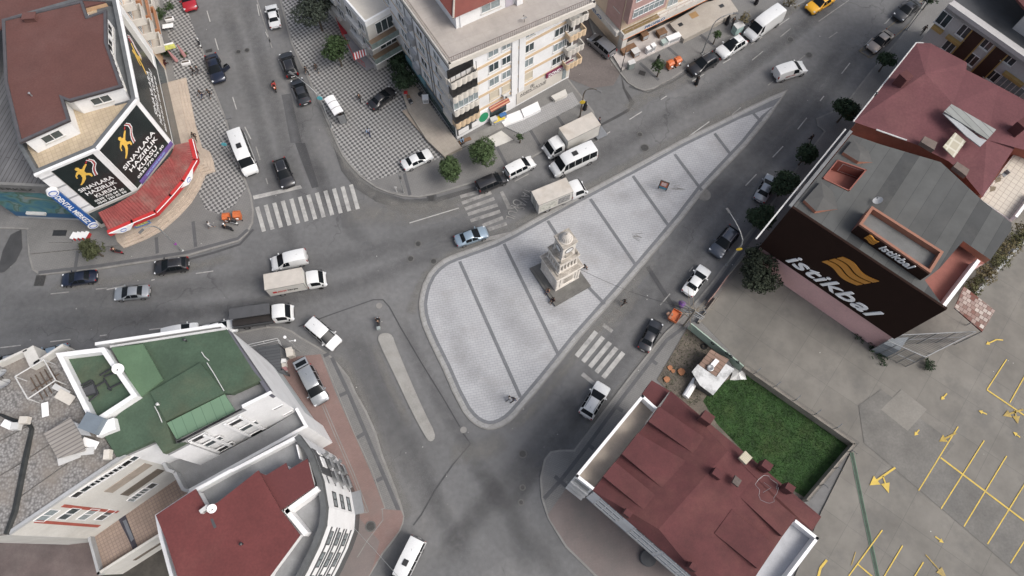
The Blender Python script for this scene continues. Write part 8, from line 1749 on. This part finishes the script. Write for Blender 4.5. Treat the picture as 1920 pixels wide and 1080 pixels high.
# ================================================================ street furniture
t = thing('bus_shelter', 'small bus shelter with a white arched roof on the checkered pavement', 'bus shelter', tuple(G(630, 215, KH)))
A_, B_ = G(613, 182, 2.6), G(638, 222, 2.6); C_ = G(606, 185, 2.6); u = (B_-A_).normalized(); v = Vector((-u.y, u.x, 0))*-1; L = 4.4; Wd = 1.35; o0 = Vector((G(607, 184, 2.5).x, G(607, 184, 2.5).y, 0)); vv = Vector((-u.y, u.x, 0)); vv = vv if vv.x > 0 else -vv
b = MB(); n = 7; rows = []
for i in range(2):
    for k in range(n): tt = k/(n-1); rows.append(o0+u*(i*3.2)+vv*(Wd*tt)+Vector((0, 0, 2.35+.17*math.sin(math.pi*tt))))
ff = [(k, n+k, n+k+1, k+1) for k in range(n-1)]
if (rows[n]-rows[0]).cross(rows[1]-rows[0]).z < 0: ff = [f[::-1] for f in ff]
b.add(rows, ff); b.add([r-Vector((0, 0, .05)) for r in rows], [f[::-1] for f in ff]); b.build('roof', letw, t, smooth=60)
for i in range(4):
    b = MB(); b.tube([o0+u*(i*3.2/3)+vv*(Wd*k/6)+Vector((0, 0, 2.38+.17*math.sin(math.pi*k/6))) for k in range(7)], .03, 4); b.build('roof_rib', darkmetal, t)
    b = MB(); p = o0+u*(i*3.2/3)+vv*(Wd-.05); b.tube([(p.x, p.y, KH), (p.x, p.y, 2.4)], .04, 5); b.build('post', darkmetal, t)
w = Wall(o0+vv*Wd, o0+vv*Wd+u*3.2); b = MB(); b.wbox(w, 0, w.L, .4, 2.1, -.02, .02); b.build('back_panel', mat('shelter_glass', (.14, .16, .16), rough=.15, var=.2), t)
p = o0+u*1.6+vv*.95; b = MB(); b.box((p.x, p.y, .55), (2.6, .4, .06), math.atan2(u.y, u.x)); b.build('bench', mat('bench_brown', (.12, .08, .06), var=.2), t)
p = G(645, 232, KH); b = MB(); b.box((p.x, p.y, 1.1), (.9, .12, 1.7), math.atan2(u.y, u.x)+1.4); o = b.build('poster_stand', greymetal, loc=tuple(p)); tag(o, 'grey poster stand at the lower end of the bus shelter', 'stand')
# plaza information board
c = G(1241, 356, KH); t = thing('information_board', 'orange and blue information board in a dark frame standing on the plaza', 'sign board', tuple(c)); L0, L1 = G(1233, 355, KH), G(1247, 360, KH); ud_ = Vector((L1.x-L0.x, L1.y-L0.y, 0)).normalized(); w = Wall(c-ud_*.65, c+ud_*.65); w = Wall(c-ud_*.6, c+ud_*.6)
b = MB(); b.wbox(w, 0, 1.2, .5, 2.25, -.08, .08); fo = b.build('frame', mat('brown_frame', (.06, .045, .04), var=.1), t); b = MB(); b.wbox(w, .12, 1.08, 1.05, 2.15, .08, .1); b.build('orange_poster', mat('orange_poster', (.42, .12, .06), var=.3, scale=4), fo); b = MB(); b.wbox(w, .12, 1.08, .6, 1.04, .08, .1); b.build('blue_poster', mat('blue_poster', (.05, .22, .32), var=.3, scale=4), fo)
for i in range(4): b = MB(); b.wbox(w, .25, .95-.1*(i % 2), 1.95-i*.2, 2.03-i*.2, .1, .115); b.build('poster_line', letw, fo)
for a in (.1, 1.1): b = MB(); b.wbox(w, a-.04, a+.04, 0, .5, -.05, .05); b.build('leg', darkmetal, t)
# orange bins
def bin_(px, py, ang, label, m, z=KH):
    c = G(px, py, z+.6); t = thing('waste_bin', label, 'bin', (c.x, c.y, z), ang, group='orange bins'); OFF[t.name] = Vector((0, 0, 0))
    b = MB(); b.add([(-.36, -.36, .1), (.36, -.36, .1), (.36, .36, .1), (-.36, .36, .1), (-.44, -.44, 1.1), (.44, -.44, 1.1), (.44, .44, 1.1), (-.44, .44, 1.1)], [(3, 2, 1, 0), (4, 5, 6, 7), (0, 1, 5, 4), (1, 2, 6, 5), (2, 3, 7, 6), (3, 0, 4, 7)]); b.build('bin_body', m, t, bevel=.04)
    b = MB(); b.tube([(0, -.52, 1.1), (0, -.3, 1.35), (0, .3, 1.35), (0, .52, 1.1)], [.3, .55, .55, .3], 6); b = MB(); b.prism([(-.46, -.46), (.46, -.46), (.46, .46), (-.46, .46)], 1.1, 1.18); b.add([(-.44, -.42, 1.18), (.44, -.42, 1.18), (.44, .42, 1.18), (-.44, .42, 1.18), (-.42, -.2, 1.36), (.42, -.2, 1.36), (.42, .2, 1.36), (-.42, .2, 1.36)], [(4, 5, 6, 7), (0, 1, 5, 4), (1, 2, 6, 5), (2, 3, 7, 6), (3, 0, 4, 7)]); b.build('lid', m, t)
    b = MB(); b.box((.0, -.49, .75), (.3, .08, .25)); b.build('sticker', letw, t)
    for x in (-.4, .4): b = MB(); b.lathe([(.09, -.05), (.09, .05)], (x, -.42, .1), 8, 'y'); b.build('wheel', tyre, t)
orp = mat('orange_plastic', (.5, .13, .04), rough=.5, var=.08, scale=2, dirt=(.4, .12, .05), dirt_amt=.4)
bin_(1256, 122, .5, 'orange wheeled bin nearest the thin tree, left of two', orp); bin_(1270, 116, .5, 'orange wheeled bin at the top kerb, right of two', orp)
bin_(426, 409, .1, 'orange bin beside the scooters on the checkered corner, left of two', orp); bin_(446, 405, .1, 'orange bin beside the scooters on the checkered corner, right of two', orp)
# orange cargo tricycle
c = G(1268, 588, 0); ang = math.atan2(*reversed(list((G(1280, 566)-G(1262, 596)).xy))); t = thing('cargo_tricycle', 'orange cargo tricycle with a purple load by the tangled pole', 'tricycle', tuple(c), ang); OFF[t.name] = Vector((0, 0, 0))
b = MB(); b.box((-.7, 0, .6), (1.5, 1.1, .08)); 
for x, y, dx, dy in ((-.7, .55, 1.5, .05), (-.7, -.55, 1.5, .05), (-1.43, 0, .05, 1.1), (.03, 0, .05, 1.1)): b.box((x, y, .82), (dx, dy, .4))
b.build('cargo_tray', orp, t); b = MB(); b.tube([(.1, 0, .6), (.6, 0, .55), (.95, 0, .9)], [.12, .14, .08], 6); b.build('frame', redp, t); b = MB(); b.tube([(.9, -.35, 1.0), (.95, 0, .95), (.9, .35, 1.0)], .03, 5); b.build('handlebar', darkmetal, t)
for x, y in ((-1.0, .5), (-1.0, -.5), (1.1, 0)): b = MB(); b.lathe([(.16, -.05), (.28, -.04), (.28, .04), (.16, .05)], (x, y, .28), 12, 'y'); b.build('wheel', tyre, t)
b = MB(); b.box((.45, 0, .8), (.5, .3, .12)); b.build('seat', darkmetal, t, bevel=.03)
b = MB(); b.lathe([(.01, 0), (.4, .05), (.5, .3), (.35, .6), (.05, .75)], (0, 0, 0), 10, ribs=3, amp=.15); c2 = G(1278, 572, .6); o = b.build('bundle', mat('purple_cloth', (.12, .05, .2), var=.3, scale=4), smooth=60); o.location = c2; tag(o, 'purple bundle heaped in front of the orange cargo tricycle', 'bundle')
for k, (dx, dy) in enumerate(((-.4, .2), (-.9, -.2), (-1.1, .25))):
    q = G(1262, 592, .75); b = MB(); b.box((q.x+dx*.5, q.y+dy, .72), (.4, .35, .25), .3*k); o = b.build('cardboard_box', mat('cardboard', (.28, .17, .12), var=.2), loc=(q.x+dx*.5, q.y+dy, .6)); tag(o, 'brown box in the tray of the orange cargo tricycle', 'box', 'boxes in the tricycle')
# cabinets
for x, y, s, ang, m, lab in ((1183, 122, (.9, .6, 1.2), .4, mat('grey_green_cabinet', (.2, .23, .22), var=.1), 'grey green cabinet on the corner by the thin dark pole'), (1383, 54, (1.3, .9, 1.5), .5, mat('teal_white_cabinet', (.32, .44, .42), var=.3, scale=2), 'pale teal kiosk cabinet on the top pavement')):
    c = G(x, y, KH+s[2]/2); t = thing('electric_cabinet', lab, 'cabinet', (c.x, c.y, KH)); b = MB(); b.box((c.x, c.y, KH+s[2]/2), s, ang); b.build('casing', m, t, bevel=.03); b = MB(); b.box((c.x, c.y, KH+s[2]+.04), (s[0]+.1, s[1]+.1, .08), ang); b.build('lid', steelw, t)
# planters, bench, parasols at the top left cafe
for i, (x, y, lab) in enumerate(((317, 35, 'white trough planter at the top left shrubs, upper one'), (348, 117, 'white trough planter below the folded parasols'))):
    c = G(x, y, .5); t = thing('planter', lab, 'planter', (c.x, c.y, KH), group='white planters'); b = MB(); b.box((c.x, c.y, .4), (1.2, .55, .5), .25); b.build('trough', letw, t, bevel=.05); b = MB(); b.box((c.x, c.y, .665), (1.0, .3, .02), .25); b.build('soil', bark, t)
c = G(315, 49, .8); t = thing('table', 'white rectangular table on the checkered pavement, top left', 'table', (c.x, c.y, KH)); b = MB(); b.box((c.x, c.y, .85), (1.5, .75, .06), .2); b.build('table_top', letw, t)
for dx in (-.6, .6): b = MB(); b.box((c.x+dx*math.cos(.2), c.y+dx*math.sin(.2), .48), (.06, .6, .7), .2); b.build('leg', greymetal, t)
def parasol(bx, by, tx, ty, m, lab):
    a = G(bx, by, .3); b = MB(); e = G(tx, ty, 2.4); t = thing('folded_parasol', lab, 'parasol', tuple(a), group='folded parasols'); b.tube([a, a.lerp(e, .3), a.lerp(e, .6), e], [.28, .25, .17, .05], 9); b.build('canopy', m, t, smooth=60); b = MB(); b.tube([a-Vector((0, 0, .2)), e+Vector((0, 0, .15))], .03, 5); b.build('pole', darkmetal, t)
pinkc = mat('faded_pink_canvas', (.33, .17, .17), rough=.9, var=.2, scale=3)
parasol(331, 114, 314, 94, pinkc, 'folded pink parasol leaning beside the planter, left of two'); parasol(346, 105, 332, 83, pinkc, 'folded pink parasol, right of two'); parasol(307, 143, 299, 117, mat('purple_canvas', (.14, .06, .17), var=.2), 'folded purple and cream parasol at the podium corner')
slab_o = thing('cafe_sign', 'yellow green cafe sign board projecting over the terrace, top left', 'sign', tuple(G(300, 95, .3))); slab(slab_o, 'sign_board', [(290, 88), (325, 80), (330, 89), (297, 97)], 0, .1, mat('lime_board', (.4, .4, .1), var=.3, scale=2), [2.8, 2.8, 2.5, 2.5])
slab(slab_o, 'sign_edge', [(289, 87), (324, 79), (325, 81), (290, 89)], 2.85, .12, letw)
q = MB(); q.prism(PG([(280, 30), (295, 28), (308, 88), (296, 108), (288, 100)], .3), KH, .3); o = q.build('cafe_terrace', mat('lilac_grey_terrace', (.3, .3, .33), var=.15), loc=(0, 0, 0)); tag(o, kind='structure')
q = MB(); q.prism(PG([(268, -20), (294, -20), (299, 22), (292, 33), (276, 30)], .6), KH, .6); o = q.build('light_terrace', mat('pale_terrace', (.33, .32, .3), var=.15), loc=(0, 0, 0)); tag(o, kind='structure')
for i, (x, y) in enumerate(((282, 46), (284, 62), (289, 80))):
    c = G(x, y, .3); m = (mat('brown_chair', (.09, .05, .04), var=.2), mat('white_chair', (.45, .45, .45), var=.1), mat('maroon_mat', (.14, .01, .02), var=.1))[i]
    t = thing('cafe_chair', ('brown cafe seat on the lilac terrace, uppermost', 'white cafe seat on the lilac terrace, middle', 'maroon square mat on the lilac terrace')[i], 'chair' if i < 2 else 'mat', tuple(c)); b = MB(); b.box((c.x, c.y, .75 if i < 2 else .33), (.7, .6, .08 if i < 2 else .03), .3); b.build('seat', m, t)
    if i < 2: b = MB(); b.box((c.x-.3, c.y, 1.05), (.08, .6, .6), .3); b.build('backrest', m, t); b = MB(); b.box((c.x, c.y, .5), (.5, .45, .45), .3); b.build('base', m, t)
# things outside the appliance shop
def furn(nm, px, py, z, s, ang, m, lab, cat, top=None):
    c = G(px, py, z+s[2]/2); t = thing(nm, lab, cat, (c.x, c.y, z)); b = MB(); b.box((c.x, c.y, z+s[2]/2), s, ang); b.build('body', m, t, bevel=.03)
    b = MB(); b.box((c.x, c.y, z+s[2]+.03), (s[0]*1.06, s[1]*1.06, .05), ang); b.build('top', top or m, t)
    u_ = Vector((math.cos(ang), math.sin(ang), 0)); v_ = Vector((-u_.y, u_.x, 0)); b = MB(); p = Vector((c.x, c.y, 0))-v_*(s[1]/2+.02); b.box((p.x, p.y, z+s[2]*.55), (s[0]*.8, .03, s[2]*.6), ang); b.build('front_panel', greyw, t); return t
brw = mat('brown_wood', (.16, .09, .05), rough=.7, var=.25, scale=2)
furn('cupboard', 1178, 93, .35, (2.2, .9, .6), .5, brw, 'brown low cupboard outside the appliance shop', 'cupboard'); furn('cupboard', 1191, 99, .35, (1.0, .9, .9), .5, brw, 'small brown cupboard below the low one on the marble terrace', 'cupboard', steelw); furn('cupboard', 1208, 68, .35, (1.0, .7, 1.0), .5, brw, 'brown cupboard under the shop fascia', 'cupboard')
furn('washing_machine', 1215, 94, .35, (.6, .6, .9), .5, letw, 'white appliance standing on the marble terrace, left', 'appliance'); furn('washing_machine', 1224, 89, .35, (.6, .6, 1.1), .5, letw, 'white appliance standing on the marble terrace, right', 'appliance'); furn('display_table', 1262, 72, .35, (2.0, .8, .8), .45, letw, 'white display table at the terrace edge', 'table'); furn('display_table', 1249, 78, .35, (1.5, .7, .6), .45, mat('mint_table', (.33, .4, .38), var=.1), 'pale mint table beside the white display table', 'table'); furn('crate', 1240, 62, .35, (1.3, 1.0, .7), .45, brw, 'brown crate by the shop front', 'crate')
furn('washing_machine', 798, 186, .7, (.8, .8, .9), .1, letw, 'white appliance standing on the beige side terrace', 'appliance'); furn('crate', 935, 225, .5, (1.6, .7, .5), .45, steelw, 'grocery crate of bananas outside the corner shop', 'crate', mat('banana_yellow', (.6, .45, .04), var=.3, scale=5)); furn('crate', 943, 218, .5, (.9, .5, .8), .45, darkmetal, 'dark stall crate with blue packs outside the corner shop', 'crate', mat('blue_packs', (.05, .15, .35), var=.3, scale=5)); furn('freezer', 926, 226, .5, (.9, .6, .9), .45, steelw, 'pale freezer chest by the shop awning', 'freezer')
for i, (x, y, m) in enumerate(((761, 175, redp), (766, 183, brw), (770, 191, darkmetal), (788, 177, darkmetal))): furn('stool', x, y, .7, (.45, .45, .4), .3*i, m, ('red stool', 'brown stool', 'dark stool at the edge', 'round dark stool by the wall')[i]+' on the beige side terrace', 'stool')
furn('bench', 872, 265, KH, (1.6, .5, .45), .45, brw, 'brown bench at the corner of the central apartment block', 'bench')
# red racks by the dental clinic
for i in range(4): furn('shoe_rack', 140+i*8, 444-i*.5, .25, (.45, .9, .7), -.3, rd if i % 2 else redp, 'red and white rack by the clinic step, number '+('one', 'two', 'three', 'four')[i]+' from the left', 'rack', letw)
c = G(270, 420, 1.5); w = Wall(G(255, 428, 1.5), G(284, 418, 1.5)); t = thing('hanging_poster', 'blue and yellow poster hanging under the red canopy edge', 'poster', tuple(c)); b = MB(); b.wbox(w, 0, w.L, 1.5, 3.2, -.03, .03); b.build('sheet', mat('blue_poster_sheet', (.12, .2, .4), var=.6, scale=3), t); b = MB(); b.wbox(w, .2, w.L-.2, 1.8, 2.9, .03, .05); b.build('print', mat('yellow_print', (.4, .4, .15), var=.8, scale=4), t)
c = G(1418, 1065, 0)
# clothes and small junk near the canopy by J
for k, (x, y) in enumerate(((533, 678), (534, 685), (535, 693))): furn('flower_pot', x, y, KH, (.5, .5, .6), .2*k, (letw, creamw, pinkc)[k], ('white', 'cream', 'pink')[k]+' pot in the row beside the grey canopy', 'pot')

# dead twigs and litter on the plaza and roads
tw_ = mat('dead_twig', (.1, .085, .065), var=.2)
for i, (x, y) in enumerate(((1186, 441), (1264, 352))):
    c = G(x, y, KH+.06); b = MB(); rnd = random.Random(i)
    for k in range(9): a = rnd.uniform(-.5, .5)+(.3 if i else -.4); l = rnd.uniform(.4, 1.1); p = c+Vector((rnd.uniform(-.5, .5), rnd.uniform(-.3, .3), 0)); b.tube([p, p+Vector((math.cos(a)*l, math.sin(a)*l, .06))], .013, 4)
    o = b.build('twigs', tw_, loc=tuple(c)); tag(o, ('dead twigs lying on the plaza beyond the clock tower', 'dead twigs lying on the plaza beside the information board')[i], 'twigs')
b = MB(); rnd = random.Random(11)
for k in range(170):
    x, y = rnd.uniform(0, 1900), rnd.uniform(0, 1060); c = G(x, y, .16 if 785 < x < 1480 else .17); s = rnd.uniform(.03, .08); a = rnd.uniform(0, 3)
    b.add([c+Vector((s*math.cos(a+t), s*math.sin(a+t), .002*(k % 3))) for t in (0, 1.6, 3.1, 4.7)], [(0, 1, 2, 3)])
o = b.build('litter', mat('pale_litter', (.4, .4, .38), var=.2)); tag(o, kind='stuff')
ac_unit(949, 183, 4.0, .45, 'air conditioner above the striped awning of the corner shop')
# extra roof clutter: pipes, cables and vents on the green and red roofs
for i, (x, y, z, m, lab) in enumerate(((300, 760, zJ+.15, steelw, 'small white vent pipe on the green roof, lower part'), (350, 640, zJ+.15, darkmetal, 'small dark vent pipe on the green roof near its top edge'), (455, 1020, zP, darkmetal, 'small vent pipe on the bright red roof'), (60, 180, zR, greymetal, 'small vent pipe on the brown-red roof, top left'), (1640, 180, 14.6, darkmetal, 'small vent pipe on the faded red hipped roof'))):
    c = G(x, y, z); t = thing('vent_pipe', lab, 'vent pipe', tuple(c), group='roof vent pipes'); b = MB(); b.tube([c, c+Vector((0, 0, .5))], .08, 8); b.build('pipe', m, t); b = MB(); b.lathe([(.13, .5), (.15, .56), (.02, .64)], tuple(c), 8); b.build('cowl', m, t)
